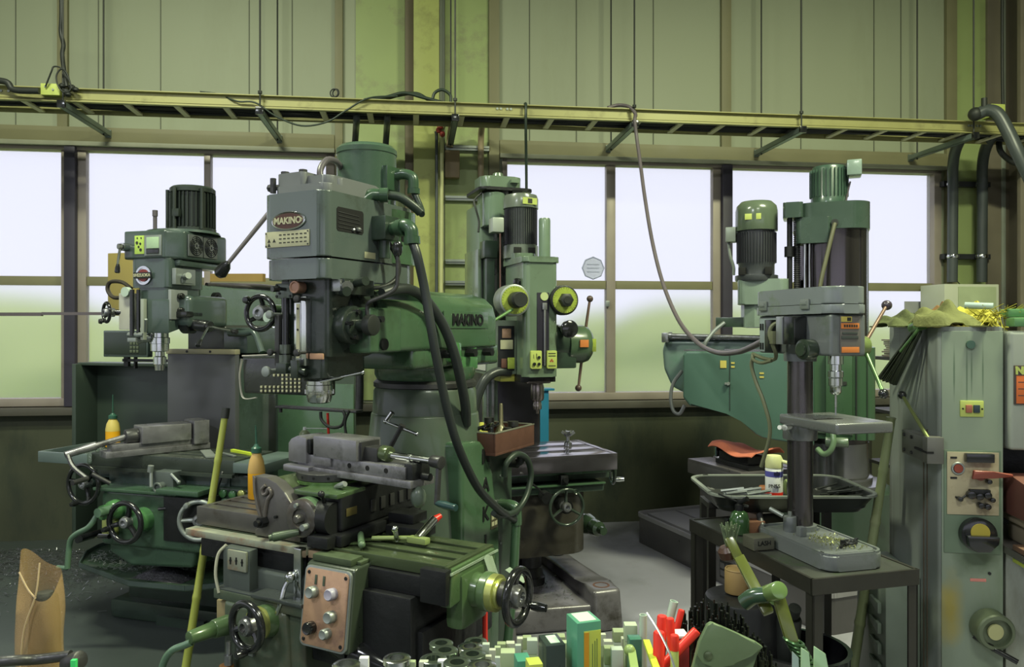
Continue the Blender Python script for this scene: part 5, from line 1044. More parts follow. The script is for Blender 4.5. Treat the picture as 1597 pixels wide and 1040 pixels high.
# base with raised foot pads
m = MB(); m.prism([(-.36,-.66),(.34,-.74),(.34,.36),(-.36,.36)], 'z', 0, .13, .02, 3)
for sx in (-1, 1):
    x0 = .20 if sx > 0 else -.38; x1 = x0+.16
    m.prism([(-.78,.0),(-.74,.205),(-.60,.205),(-.48,.19),(.34,.19),(.36,.0)], 'x', x0, x1, .03, 4)
D('base', BASEM, m)
for y in (-.665, -.02): m = MB(); m.lathe((.28,y,.198 if y < -.3 else .186), (0,0,1), [(.045,.0),(.045,.008),(.035,.009),(.035,.002),(0,.002)], 24); D('bolt_pocket', RUSTY if y < -.3 else IRON_D, m)
m = MB()
random.seed(3)
for k in range(160):
    x, y = random.gauss(.05,.12), random.gauss(-.35,.18)
    if abs(x) > .18 or y > .0 or y < -.64: continue
    m.bar((x,y,.132), (x+random.uniform(-.02,.02), y+random.uniform(-.02,.02), .134+random.random()*.008), .003, .0015)
sw = m.build('base_chips', BRUSHED); place(sw, DR.o, DR.deg); tag(sw, 'metal chips on the iron base of the light green drilling machine', 'metal chips', kind='stuff')
m = MB(); m.lathe((.02,-.30,.12), (0,0,1), [(.075,0),(.075,.05),(.065,.06),(.060,.10),(.055,.105),(.055,.30)], 30); D('elevating_post', IRON, m)
# column
m = MB(); m.box(-.20,.15,-.10,.30,.12,1.42,.02,3); D('column', mat('purple_black_iron', (.045,.042,.05), .35, .3, coat=.2), m)
m = MB(); m.box(-.205,.10,-.02,.30,1.38,2.30,.02,3); D('column_upper', mat('worn_light_green', (.16,.26,.16), .35, coat=.3, dirt=(.07,.10,.06), ds=4), m)
m = MB(); m.box(-.23,-.19,-.08,.02,1.30,1.50,.004); m.box(-.225,-.205,-.06,.25,1.45,2.02,.004); m.box(-.205,-.12,-.11,-.08,.5,1.40,.003); D('side_strip', LIGHT_GREEN, m)
m = MB(); m.box(-.16,-.145,-.12,-.09,.8,1.38); m.box(-.19,-.18,-.12,-.09,.8,1.38); m.box(-.07,-.05,-.05,-.02,1.40,2.25); m.box(-.12,-.105,-.05,-.02,1.40,2.25); D('slideway', STEEL, m)
m = MB(); m.prism(rr(-.215,.03,-.12,.10,.05), 'z', 2.375, 2.44, .008); m.lathe((-.08,.02,2.44), (0,0,1), [(.04,0),(.035,.02),(.03,.04),(.02,.045)], 18); m.box(-.05,.0,-.15,-.05,2.40,2.42); D('top_gearbox', LIGHT_GREEN, m)
m = MB(); m.prism(rr(-.235,.09,-.14,.2,.04), 'z', 2.355, 2.373, .004); D('top_plate', IRON_D, m)
m = MB(); m.prism(rr(-.20,-.06,-.13,.10,.06), 'z', 2.15, 2.345, .012, 3); D('counterweight_box', mat('shiny_light_green', (.15,.26,.16), .15, coat=.8), m)
m = MB(); m.box(-.04,.02,-.14,-.06,1.55,2.36); D('feed_screw_cover', BLACK, m)
for k in range(14): 
    pass
m = MB(); m.box(-.215,-.135,-.16,-.06,1.96,2.06,.008); m.box(-.20,-.15,-.15,-.08,1.55,1.96,.004); D('junction_block', DARK_GREEN, m)
m = MB(); m.tube([DP(752,300,-.10),DP(740,312,-.10),DP(742,325,-.12),DP(747,345,-.12),DP(746,362,-.14)], .006, 6); D('cable', RUBBER, m)
m = MB(); m.cyl((-.12,-.16,1.62),(-.12,-.16,2.1), .006, seg=8); D('oil_pipe', mat('copper_pipe', (.30,.18,.15), .35, .6), m)
# motor
mo = (-.044,-.30)
m = MB(); m.lathe((*mo,1.945), (0,0,1), [(.098,0),(.098,.07),(.085,.075),(.085,.275),(.098,.278),(.098,.33),(.090,.352),(.05,.362),(0,.364)], 40); mt3 = D('motor', mat('grey_green_motor', (.15,.19,.14), .3, coat=.3), m)
m = MB(); motor_fins(m, mo, .084, 2.022, 2.218, 44, .010, .0035); D('cooling_fins', mat('violet_black_fins', (.045,.045,.055), .35, .2), m, mt3)
m = MB(); a = R(-78); d = V(math.cos(a), math.sin(a), 0); m.box(-.002,.002,-.045,.045,-.018,.018,0,1, Matrix.Translation(V(*mo,2.255)+d*.0985) @ Matrix.Rotation(a,4,'Z')); mp2 = D('motor_plate', YELLOWP, m, mt3)
m = MB(); m.box(-.002,.002,-.014,.014,-.013,.013,0,1, Matrix.Translation(V(*mo,2.255)+d*.0995) @ Matrix.Rotation(a,4,'Z')); D('plate_symbol', INK, m, mp2)
m = MB(); p = DP(775,340,-.36); m.box(p.x-.03,p.x+.035,-.38,-.30,2.08,2.16,.006); D('terminal_box', mat('pale_silver_green', (.34,.38,.33), .35, .2), m, mt3)
for sx in (-.06,.02): m = MB(); m.box(mo[0]+sx-.02+.01,mo[0]+sx+.03,-.402,-.385,1.96,2.0,.002); D('motor_slot', MATS['black_void'], m, mt3)
# head
m = MB(); m.prism(rr(-.115,.075,-.57,-.22,.03), 'z', 1.30, 1.905, .008, 3); hd3 = D('head', LIGHT_GREEN, m)
m = MB(); m.prism(rr(-.125,.085,-.58,-.20,.035), 'z', 1.905, 1.935, .010, 3); m.prism(rr(-.12,-.0,-.44,-.20,.03), 'z', 1.93, 1.965, .006); D('head_lid', LIGHT_GREEN, m, hd3)
m = MB(); m.lathe((.035,-.47,1.93), (0,0,1), [(.032,0),(.032,.21),(.028,.222),(0,.224)], 24); D('spindle_tube', mat('spindle_tube_green', (.16,.27,.16), .3, coat=.4), m)
m = MB(); m.cyl((-.115,-.49,1.80),(-.14,-.50,1.80), .024, seg=18, bev=.003); m.cyl((-.12,-.44,1.80),(-.13,-.44,1.80), .010, seg=10); D('oil_sight', BLACK, m, hd3)
# two dials
YD = mat('yellow_green_dial', (.36,.45,.07), .4, .2, var=.2, vs=20, dirt=(.15,.17,.05), ds=18)
for k, (px, r) in enumerate(((803, .082), (881, .078))):
    c = DP(px, 468, -.60)
    m = MB(); m.cyl(c+V(0,.12 if k == 0 else .06,0), c+V(0,.0,0), r*1.02, seg=40, bev=.008); dh = D('dial_housing', BRUSHED if k == 0 else IRON_D, m)
    m = MB(); m.lathe(c+V(0,0,0), (0,-1,0), [(r*.88,0),(r*.88,.003),(r*.52,.003)], 40); D('dial_face', YD, m, dh)
    m = MB()
    for a in range(0, 360, 12): m.bar(c+V(math.cos(R(a)),0,math.sin(R(a)))*(r*.78)+V(0,-.0035,0), c+V(math.cos(R(a)),0,math.sin(R(a)))*(r*.86)+V(0,-.0035,0), .002, .001)
    D('dial_mark', INK, m, dh)
    m = MB()
    if k == 0: m.cyl(c+V(.0,-.003,0), c+V(.005,-.07,0), r*.52, r*.50, 28, .004); m.cyl(c+V(.005,-.07,0), c+V(.005,-.085,0), r*.45, seg=28)
    else:
        m.lathe(c+V(0,-.003,0), (0,-1,0), [(r*.5,0),(r*.48,.03),(r*.40,.034),(0,.034)], 6); m.cyl(c+V(0,-.03,0), c+V(0,-.04,0), r*.25, seg=20)
    D('dial_knob', RUBBER, m, dh)
m = MB(); c = DP(803,468,-.60); m.cyl(c+V(-.03,-.05,-.05), DP(762,505,-.72), .008, seg=10); D('speed_lever', mat('green_rod', (.12,.32,.06), .3, .3), m)
# front channel
m = MB(); m.box(-.045,.022,-.574,-.568,1.36,1.745,.001); D('scale_channel', mat('violet_black', (.02,.018,.03), .4), m, hd3)
m = MB(); m.box(-.010,.001,-.581,-.574,1.36,1.66,.001); m.box(-.018,.008,-.583,-.574,1.655,1.69,.002); D('depth_scale', STEEL, m, hd3)
m = MB(); m.lathe((-.006,-.574,1.725), (0,-1,0), [(.022,0),(.022,.004)], 24); D('oil_window', mat('pale_lime_disc', (.45,.52,.25), .4), m, hd3)
for k, (x0, x1) in enumerate(((-.085,-.025),(.005,.060))):
    m = MB(); m.prism(rr(x0,x1,1.345,1.44,.006,3), 'y', -.590, -.571, .002); pl2 = D('control_plate', YELLOWP, m, hd3)
    if k == 0:
        for (x,z,r) in ((-.042,1.405,.008),(-.068,1.37,.009),(-.042,1.37,.008)): m = MB(); m.cyl((x,-.590,z),(x,-.597,z), r, seg=12); D('small_knob', BLACK, m, pl2)
        m = MB(); m.box(-.056,-.053,-.5915,-.59,1.40,1.425); m.box(-.072,-.070,-.5915,-.59,1.40,1.42); D('plate_line', INK, m, pl2)
    else:
        for (x,z) in ((.030,1.392),(.036,1.384),(.024,1.384)): m = MB(); m.cyl((x,-.5915,z),(x,-.590,z), .0045, seg=12); D('red_dot', mat('dull_red_mark', (.35,.06,.03), .5), m, pl2)
        for z in (1.425,1.412,1.36): m = MB(); m.box(.012,.052,-.5915,-.59,z-.002,z+.002); D('plate_line', INK, m, pl2)
# left electrical side
m = MB(); m.box(-.28,-.115,-.44,-.10,1.31,1.60,.004); eb2 = D('electric_box', mat('scuffed_panel_green', (.20,.25,.19), .4, .2), m)
m = MB(); m.box(-.286,-.281,-.42,-.12,1.33,1.66,.001); D('white_board', mat('off_white_board', (.60,.62,.54), .5), m, eb2)
m = MB(); m.box(-.22,-.13,-.448,-.441,1.33,1.57,.001); fc = D('fuse_panel', IRON_D, m, eb2)
for (x, z, w_, h_, c) in ((-.175,1.53,.05,.05,'worn_copper_panel'),(-.175,1.47,.07,.05,'cream_name_plate'),(-.15,1.37,.04,.06,'yellow_green_dial'),(-.19,1.37,.03,.05,'dark_brown_wood')):
    m = MB(); m.box(x-w_/2,x+w_/2,-.456,-.448,z-h_/2,z+h_/2,.004); D('fuse', MATS[c], m, fc)
m = MB(); m.box(-.20,-.10,-.42,-.30,1.27,1.31,.003); D('warning_plate', MATS['yellow_plastic'], m)
m = MB(); m.tube([DP(795,580,-.42),DP(775,580,-.44),DP(757,592,-.46),DP(744,620,-.46),DP(738,650,-.46)], .026, 12); D('main_hose', MATS['dark_hose'], m)
m = MB(); m.box(-.12,.08,-.52,-.30,1.27,1.31,.004); D('head_underside', IRON_D, m)
# right feed gear
m = MB(); m.cyl((.0,-.42,1.50),(.20,-.42,1.47), .10, .095, 36, .01); m.box(.06,.21,-.50,-.36,1.34,1.46,.01); D('feed_housing', DARK_GREEN, m)
m = MB(); m.lathe((.18,-.42,1.47), (1,-.10,0), [(.105,0),(.105,.09),(.095,.12),(.07,.14),(0,.145)], 36); fh = D('feed_hub', mat('hub_green', (.07,.15,.06), .3, coat=.4), m)
m = MB(); m.box(.215,.265,-.538,-.530,1.455,1.495,.001); D('hub_plate', ORANGE, m, fh)
m = MB(); m.box(.295,.318,-.518,-.510,1.43,1.50,.001); D('hub_label', YD, m, fh)
for (a, b) in ((DP(911,530,-.42), DP(920,466,-.42)), (DP(909,545,-.42), DP(902,605,-.42))):
    lever(dr, a, b, .009, .019, mat('brown_rod', (.20,.13,.10), .4, .4), mat('brown_ball', (.09,.06,.05), .35), 'feed_spoke')
m = MB(); c = DP(886,513,-.58); m.cyl(c+V(0,.12,0), c, .02, seg=14); m.lathe(c, (0,-1,0), [(.04,0),(.047,.008),(.047,.025),(.035,.034),(0,.036)], 30); D('fine_feed_knob', BLACK, m)
# spindle and chuck
m = MB(); m.box(-.085,.055,-.52,-.40,1.262,1.30,.01); m.lathe((0,-.45,1.095), (0,0,1), [(.006,0),(.008,.0),(.010,.02),(.022,.024),(.024,.03),(.024,.05),(.022,.055),(.022,.068),(.032,.072),(.037,.085),(.037,.145),(.032,.165),(.020,.168),(.020,.21),(.030,.212),(.030,.24),(.032,.242),(.032,.28)], 28); D('spindle_chuck', mat('brownish_steel', (.30,.26,.25), .25, .9), m)
# knee, saddle and table
m = MB(); m.prism(rr(-.30,.23,-.62,-.10,.09,8), 'z', .37, .72, .03, 4); D('knee', mat('dark_brown_green_casting', (.055,.05,.04), .3, .2, coat=.3, var=.3), m)
m = MB(); m.box(-.30,.30,-.66,-.16,.70,.745,.008); m.box(-.28,.36,-.60,-.2,.755,.80,.006); D('saddle', DARK_GREEN, m)
m = MB(); m.box(-.36,.34,-.66,-.63,.795,.81,.004); m.box(-.30,.30,-.68,-.66,.74,.75,.003); D('saddle_edge', MAK_GREEN, m)
m = MB(); tslots(m, -.55, .355, -.69, -.18, .90, 3, w=.018, th=.085, dpt=.012); m.box(-.552,.357,-.70,-.69,.815,.902,.003); m.box(.33,.357,-.69,-.18,.89,.902,.002)
D('table', mat('reflective_table_iron', (.24,.22,.25), .16, .9, var=.12, vs=8), m)
m = MB(); m.cyl((.06,-.70,.78),(.06,-.72,.78), .014, seg=14); m.box(.04,.08,-.70,-.66,.75,.80,.004); m.cyl((-.05,-.68,.70),(-.05,-.74,.70), .03, seg=18); m.tube([(-.06,-.73,.71),(-.10,-.75,.75),(-.15,-.76,.79)], .006, 8); D('table_lock', IRON_D, m)
m = MB(); m.sph((-.155,-.76,.795), .013, 1, 10); D('lever_ball', CHROME, m)
handwheel(dr, DP(884,791,-.76), (0,-1,0), .098, 60, hl=.012, hub=.026, rim=.008, phase=90, mt=mat('green_black_wheel', (.03,.055,.035), .2, coat=.5))
m = MB(); p = DP(884,791,-.72); m.cyl(p+V(0,.14,0), p, .035, seg=20); D('wheel_shaft', IRON_D, m)
handwheel(dr, (.425,-.50,.785), (1,-.30,0), .092, -60, hl=.07, hub=.02, rim=.010, phase=60, mt=MATS['green_black_wheel'], hm=CHROME)
m = MB(); m.cyl((.34,-.48,.785),(.425,-.50,.785), .022, seg=14); D('wheel_shaft', IRON_D, m)
m = MB(); p = DP(912,815,-.40); q = DP(945,830,-.62); d = (q-p).normalized(); m.lathe(p, d, [(.05,-.1),(.05,.02),(.058,.03),(.05,.07),(.042,.09),(.048,.11),(.040,.15),(.022,.16),(.022,.20)], 22); D('elevating_shaft', mat('shiny_green_black', (.03,.07,.03), .2, coat=.6), m)
cv = lthing('end_mill', 'steel shell cutter standing on the table of the light green drilling machine', 'cutter', DR, (.20,-.40,.903))
m = MB(); m.lathe((.20,-.40,.903), (0,0,1), [(.022,0),(.022,.02),(.010,.03),(.010,.06)], 16); m.build('arbor', CHROME, cv)
m = MB()
for k in range(6): a = k*math.pi/3; c = V(.20,-.40,.965); m.bar(c+V(math.cos(a),math.sin(a),0)*.012, c+V(math.cos(a+.6),math.sin(a+.6),.5)*.035, .012, .016)
m.cyl((.20,-.40,.955),(.20,-.40,.985), .016, seg=12); m.build('cutting_teeth', STEEL, cv)
m = MB(); m.box(.375,.465,.60,.66,.3,1.13,.004); m.box(.34,.50,.58,.68,1.13,1.145,.003); m.box(.365,.475,.59,.67,0,.30,.004); solo(m, 'blue_stand', mat('blue_paint', (.02,.20,.36), .45), DR, 'narrow blue stand by the wall behind the drilling machine chuck', 'stand')
# ================================================================== the radial drill at the back right
RB = Fr(1.915, 4.6, -69)
AR = Fr(1.915, 4.6, -21.7)
ra = thing('radial_drilling_machine', 'big teal-green radial drilling machine with a long boxy arm and a thick dark column', 'radial drill', RB.o, RB.deg)
def _turn(m, a): bmesh.ops.transform(m.bm, matrix=Matrix.Rotation(R(a), 4, 'Z'), verts=m.bm.verts)
def Q(name, mt, m, parent=None, arm=True):
    if arm: _turn(m, AR.deg-RB.deg)
    return m.build(name, mt, parent or ra)
def AP(px, py, y): p = AR.ay(px, py, y); return Vector((p.x, y, p.z))
RBASE = mat('dark_iron_base', (.10,.095,.10), .33, .4, coat=.3, var=.3, vs=5, bump=.08, bs=30)
m = MB(); m.box(-1.30,.50,-.52,.26,.185,.196)
for k in range(3): m.box(-1.28,.48,-.50+.25*k,-.27+.25*k,.195,.212,.003)
Q('slotted_top', mat('grey_table_top', (.30,.29,.315), .4, .1, var=.15), m, arm=False)
m = MB(); m.prism(rr(-1.34,.55,-.56,.30,.06), 'z', 0, .19)
pts = rr(-1.34,.55,-.56,.30,.06)
rbs = Q('base', RBASE, m, arm=False)
m = MB()
for i in range(len(pts)): a, b = V(*pts[i],.203), V(*pts[(i+1)%len(pts)],.203); m.bar(a, b, .016, .028)
Q('base_rim', MATS['grey_table_top'], m, rbs, arm=False)
for k in range(2):
    m = MB(); m.box(-.50+.17*k,-.38+.17*k,-.566,-.560,.04,.15,.003); pq = m.build('raised_panel', IRON_D, rbs)
    for i in range(2):
        for j in range(2): m = MB(); m.box(-.49+.17*k+.055*i,-.445+.17*k+.055*i,-.57,-.565,.055+.045*j,.09+.045*j,.002); m.build('raised_mark', RBASE, pq)
m = MB(); m.lathe((0,0,.2), (0,0,1), [(.34,0),(.34,.42),(.30,.44)], 48); Q('pedestal', DARK_GREEN, m)
m = MB(); m.lathe((0,0,.64), (0,0,1), [(.29,0),(.29,.02),(.22,.025),(.22,.05),(.20,.055),(.20,.25)], 48); Q('column_flange', mat('bright_flange_steel', (.25,.25,.26), .2, .9), m)
m = MB(); m.cyl((0,0,.8),(0,0,2.14), .195, seg=56); Q('column', mat('polished_dark_column', (.10,.09,.095), .16, .9, var=.3, vs=3, stretch=(6,6,.3)), m)
m = MB(); m.prism(rr(-.22,.20,-.21,.2,.12,10), 'z', 2.13, 2.285, .02, 3); m.prism(rr(-.27,-.16,-.24,-.05,.02), 'z', 2.20, 2.29, .006); m.prism(rr(-.20,.0,-.22,.1,.03), 'z', 2.05, 2.2, .006); Q('column_cap', mat('dark_teal_cap', (.04,.085,.06), .25, coat=.5), m)
m = MB(); m.lathe((-.02,-.06,2.27), (0,0,1), [(.10,0),(.10,.05),(.098,.055),(.098,.225),(.09,.24),(.03,.25),(0,.25)], 36); motor_fins(m, (-.02,-.06), .097, 2.33, 2.49, 30, .012, .004); Q('elevating_motor', mat('teal_motor', (.04,.11,.07), .3, coat=.4), m)
m = MB(); m.box(.075,.155,-.15,-.02,2.44,2.53,.008); Q('terminal_box', mat('pale_teal', (.22,.34,.28), .3, coat=.4), m)
m = MB(); m.tube([AP(1326,283,-.10),AP(1322,300,-.10),AP(1318,322,-.12)], .006, 6); Q('cable', MATS['lavender_grey_hose'], m)
m = MB(); m.cyl((-.235,-.15,1.45),(-.235,-.15,2.22), .016, seg=14); m.cyl((-.235,-.15,1.98),(-.235,-.15,2.04), .03, seg=16); Q('guide_rod', IRON_D, m)
m = MB(); m.cyl((-.195,-.13,1.45),(-.195,-.13,2.22), .017, seg=14)
for k in range(60): m.torus((-.195,-.13,1.47+.0125*k), (0,0,1), .018, .003, 12, 4)
Q('elevating_screw', IRON, m)
m = MB(); m.cyl((-.15,-.17,1.45),(-.15,-.17,2.16), .008, seg=8); m.cyl((-.125,-.18,1.45),(-.125,-.18,2.16), .005, seg=8); m.cyl((.185,-.12,1.3),(.185,-.12,2.14), .006, seg=8); Q('thin_rod', CHROME, m)
m = MB(); p = AP(1302,347,-.22); m.cyl(p+V(0,.03,0), p+V(0,-.005,0), .02, seg=16); Q('cable_grommet', RUBBER, m)
m = MB(); m.tube([AP(1302,348,-.235),AP(1296,372,-.26),AP(1288,405,-.28),AP(1280,440,-.30),AP(1276,470,-.32)], .012, 10); Q('column_cable', mat('olive_cable', (.10,.10,.06), .4), m)
# arm
m = MB(); m.prism([(-.84,1.40),(-.84,1.14),(-.80,1.09),(-.58,1.065),(-.50,1.01),(-.42,.935),(-.38,.915),(-.10,.885),(-.10,1.42),(-.82,1.42)], 'y', -.27, -.10, .03, 4); arm = Q('arm_cover', TEAL, m)
m = MB(); m.box(-.5665,-.5635,-.2735,-.268,1.07,1.415); Q('cover_seam', RUBBER, m, arm)
m = MB(); p = AP(1136,598,-.273); m.cyl(p, p+V(0,-.02,0), .010, seg=10); m.box(p.x-.02,p.x,p.y-.012,p.y,p.z-.006,p.z+.006); Q('latch', BRUSHED, m, arm)
for (a,b,w_,h_) in ((1128,568,.018,.022),(1143,566,.010,.005),(1143,572,.010,.005),(1188,582,.012,.005),(1188,588,.012,.005)):
    m = MB(); p = AP(a,b,-.273); m.box(p.x-w_,p.x+w_,p.y-.001,p.y+.003,p.z-h_,p.z+h_); Q('yellow_sticker', mat('faded_yellow', (.50,.42,.10), .5), m, arm)
m = MB(); m.prism([(-.98,1.49),(-1.0,1.42),(-.99,1.30),(-.94,1.19),(-.86,1.15),(-.20,1.10),(-.20,1.49)], 'y', -.09, .16, .03, 4); Q('arm', mat('pale_teal_arm', (.16,.28,.24), .35, coat=.2, var=.15, dirt=(.10,.20,.15), ds=3), m)
m = MB(); m.box(-.97,-.2,-.10,.14,1.488,1.50,.003); m.box(-.84,-.2,-.24,-.10,1.42,1.428); m.bar((-.60,-.22,1.43),(-.25,-.2,1.43), .03, .01); Q('arm_ways', mat('lavender_ways', (.30,.30,.34), .25, .8), m)
m = MB(); m.cyl((-.96,-.13,1.515),(-.25,-.13,1.50), .013, seg=14); m.box(-.99,-.95,-.16,-.10,1.47,1.53,.004); m.cyl((-.95,-.13,1.515),(-.93,-.13,1.515), .02, seg=12); Q('traverse_rod', STEEL, m)
m = MB(); m.prism(rr(-.14,.22,-.26,.2,.05,8), 'z', .93, 1.45, .02, 3); m.box(-.04,.10,-.30,-.25,.93,1.42,.012); Q('arm_clamp', mat('vivid_green_housing', (.035,.115,.04), .3, coat=.4, var=.2, vs=4), m)
m = MB(); m.box(.118,.124,-.266,-.258,.93,1.45); m.box(.175,.178,-.266,-.258,.93,1.45); m.box(-.02,.07,-.304,-.298,1.24,1.26); Q('clamp_seam', RUBBER, m)
for z in (.99, 1.04): m = MB(); m.cyl((-.10,-.26,z-.06),(.10,-.30,z-.06), .02, seg=16); 
m.cyl((-.04,-.28,.92),(.08,-.29,.92), .03, seg=20, bev=.006); Q('clamp_cylinder', LIGHT_GREEN, m)
m = MB(); m.tube([AP(1298,672,-.33),AP(1300,690,-.35),AP(1294,704,-.35),AP(1284,708,-.33),AP(1275,700,-.3)], .016, 10); Q('bent_pipe', mat('mid_green_handle2', (.12,.24,.10), .3, coat=.3), m)
m = MB(); p = AP(1052,585,-.30); m.tube([AP(1064,578,-.20),AP(1050,598,-.20),AP(1046,620,-.20),AP(1050,640,-.20),AP(1060,645,-.20),AP(1068,632,-.20)], .011, 8); Q('loop_cable', mat('grey_loop_cable', (.16,.17,.17), .4), m)
# drill head on the arm
m = MB(); m.lathe((-.43,-.12,1.56), (0,0,1), [(.05,0),(.085,.005),(.085,.25),(.08,.27)], 8); m.prism(rr(-.53,-.24,-.22,.02,.05), 'z', 1.70, 1.85, .012, 3); Q('drill_head', mat('pale_cast_green', (.20,.30,.22), .35, coat=.4, dirt=(.12,.16,.10), ds=4), m)
m = MB(); m.box(-.66,-.42,-.16,-.10,1.565,1.625,.005); Q('head_arm', DARK_GREEN, m)
m = MB(); m.lathe((-.425,-.12,1.84), (0,0,1), [(.12,0),(.125,.01),(.125,.035),(.105,.04),(.105,.10),(.108,.105),(.108,.30),(.122,.302),(.122,.42),(.115,.45),(.09,.475),(.03,.482),(0,.482)], 44); hm_ = Q('head_motor', mat('violet_grey_motor', (.05,.055,.06), .3, coat=.3), m)
m = MB(); m.lathe((-.425,-.12,2.143), (0,0,1), [(.1225,0),(.1235,.002),(.1235,.118),(.116,.15),(.09,.176),(.03,.184),(0,.184)], 44); Q('motor_cowl', mat('olive_green_cowl', (.12,.18,.10), .25, coat=.5), m, hm_)
m = MB(); motor_fins(m, (-.425,-.12), .107, 1.95, 2.13, 44, .010, .003); Q('cooling_fins', MATS['violet_black_fins'], m, hm_)
for x in (-.462,-.41): m = MB(); m.box(x-.02,x+.02,-.243,-.232,2.20,2.235,.001); Q('motor_plate', YELLOWP, m, hm_)
for x in (-.50,-.35): m = MB(); m.box(x-.02,x+.02,-.235,-.20,1.875,1.92,.002); Q('motor_slot', MATS['black_void'], m, hm_)
m = MB(); m.box(-.60,-.54,-.18,-.10,2.08,2.17,.006); m.tube([(-.585,-.14,2.08),(-.575,-.15,2.0),(-.555,-.15,1.93),(-.555,-.15,1.88)], .009, 8); m.cyl((-.55,-.14,2.14),(-.52,-.13,2.14), .02, seg=10); Q('terminal_box', mat('pale_head_box', (.22,.25,.22), .35, .3), m)
m = MB(); m.cyl((-.33,-.12,1.49),(-.33,-.12,1.57), .035, seg=20); m.tube([AP(1130,503,-.16),AP(1115,515,-.18),AP(1103,530,-.20),AP(1097,540,-.2)], .012, 8); Q('head_spindle', BRUSHED, m)
# box table on the base with a vise and rag
m = MB(); tslots(m, -.62, -.08, -.60, -.05, .72, 3, th=.09); m.box(-.56,-.12,-.55,-.08,.228,.65,.01); bt_ = solo(m, 'box_table', mat('worn_purple_iron', (.20,.185,.19), .32, .6, var=.3, vs=7), RB, 'iron box table standing on the base of the radial drilling machine', 'machine table')
bv = lthing('machine_vise', 'small vise under the red rag on the box table of the radial drill', 'vise', RB, (-.30,-.45,.721))
m = MB(); m.box(-.42,-.10,-.53,-.38,.721,.75,.004); m.box(-.40,-.12,-.52,-.39,.75,.80,.004); m.build('bed', IRON_D, bv)
m = MB(); m.box(-.44,-.41,-.53,-.38,.76,.83,.004); m.bar((-.44,-.50,.73),(-.44,-.45,.80), .012, .012); m.bar((-.44,-.41,.73),(-.44,-.46,.80), .012, .012); m.build('end_bracket', CHROME, bv)
m = MB(); m.grid(lambda u,v: V(-.46+.42*u, -.56+.24*v, .832+.018*math.sin(u*7+.6)+.012*math.sin(v*5+u*4)-.05*max(0,abs(v-.5)*2-.75)*2), 26, 14, .006); solo(m, 'red_rag', mat('orange_red_cloth', (.55,.16,.09), .85, var=.2, vs=10, bump=.3, bs=60), RB, 'orange-red rag laid over the vise on the box table', 'rag')

# ================================================================== steel stand with the bench drill
BD = Fr(1.0, 2.85, 15)
sd = thing('steel_stand', 'dark angle-iron stand under the grey bench drill at the right', 'stand', BD.world((-.06,-.11,0)), BD.deg); OFF[sd.name] = V(-.06,-.11,0)
STD = mat('brown_black_angle_iron', (.032,.031,.026), .42, .3, var=.35, vs=8, bump=.08)
m = MB(); m.box(-.235,.14,-.50,.255,.785,.80,.002); m.build('top_plate', mat('dirty_sheet_top', (.07,.075,.065), .35, .4, var=.4, vs=8, dirt=(.05,.09,.03), ds=9), sd)
m = MB(); m.box(-.24,.145,-.505,-.495,.755,.803); m.box(-.24,-.23,-.50,.26,.755,.803); m.box(.135,.145,-.50,.26,.755,.803); m.box(-.235,.14,.25,.26,.755,.803); m.build('top_frame', STD, sd)
for x in (-.237,.107):
    for y in (-.502,.22):
        m = MB(); m.box(x,x+.035,y,y+.006,0,.785); m.box(x if x < 0 else x+.029, x+.006 if x < 0 else x+.035, y, y+.035, 0, .785); m.build('leg', STD, sd)
m = MB(); m.box(-.26,.14,-.495,-.465,.22,.25); m.box(-.26,-.23,-.5,.27,.22,.25); m.box(.11,.14,-.5,.27,.22,.25); m.box(-.25,.13,-.49,.26,.245,.252); m.build('lower_shelf', STD, sd)
bd = lthing('bench_drill', 'grey bench drill with a latched pulley cover and black ball handles', 'bench drill', BD, (-.045,-.26,.803))
GREYP = mat('grey_hammer_paint', (.17,.185,.19), .38, .3, var=.15, vs=10, bump=.05, bs=60, dirt=(.10,.13,.08), ds=6)
def E(name, mt, m, parent=bd): return m.build(name, mt, parent)
m = MB(); m.prism(rr(-.155,.058,-.465,-.07,.04,6), 'z', .803, .85, .008, 3); m.prism(rr(-.145,.048,-.44,-.09,.035,6), 'z', .848, .853); bb = E('base', GREYP, m)
m = MB(); pts = rr(-.150,.053,-.46,-.075,.04,6)
for i in range(len(pts)): a, b = V(*pts[i],.853), V(*pts[(i+1)%len(pts)],.853); m.bar(a, b+(b-a)*.05, .008, .008)
E('base_rim', GREYP, m, bb)
m = MB(); m.cyl((-.03,-.15,.85),(-.03,-.15,1.62), .043, seg=36); E('column', mat('dark_steel_column', (.12,.11,.115), .22, .85, var=.3, vs=4, stretch=(5,5,.4)), m)
m = MB(); m.cyl((-.085,-.17,.85),(-.085,-.17,.905), .022, seg=20, bev=.004); m.cyl((-.03,-.15,.85),(-.03,-.15,.87), .055, seg=30); m.box(-.10,-.075,-.25,-.225,.853,.885,.003); m.cyl((.01,-.18,.853),(.01,-.18,.862), .014, seg=6); E('column_foot', GREYP, m)
m = MB(); m.cyl((-.125,-.19,.912),(-.15,-.15,.93), .008, seg=10); m.cyl((-.085,-.17,.905),(-.085,-.17,.92), .007, seg=8); E('foot_lever', BRUSHED, m)
# table
m = MB(); m.box(-.125,.085,-.465,-.165,1.225,1.26,.008,3); m.cyl((-.03,-.15,1.165),(-.03,-.15,1.245), .058, seg=30, bev=.006); E('drill_table', mat('grey_drill_table', (.20,.21,.21), .28, .5, var=.15), m)
m = MB(); m.box(-.12,-.02,-.36,-.345,1.2595,1.2615); m.cyl((-.05,-.34,1.2595),(-.05,-.34,1.2612), .012, seg=16); E('table_slot', MATS['black_void'], m)
m = MB(); m.cyl((-.085,-.17,1.215),(-.12,-.19,1.215), .010, seg=10); m.cyl((-.12,-.19,1.215),(-.15,-.205,1.218), .006, .008, 8); E('table_lock', WHITE, m)
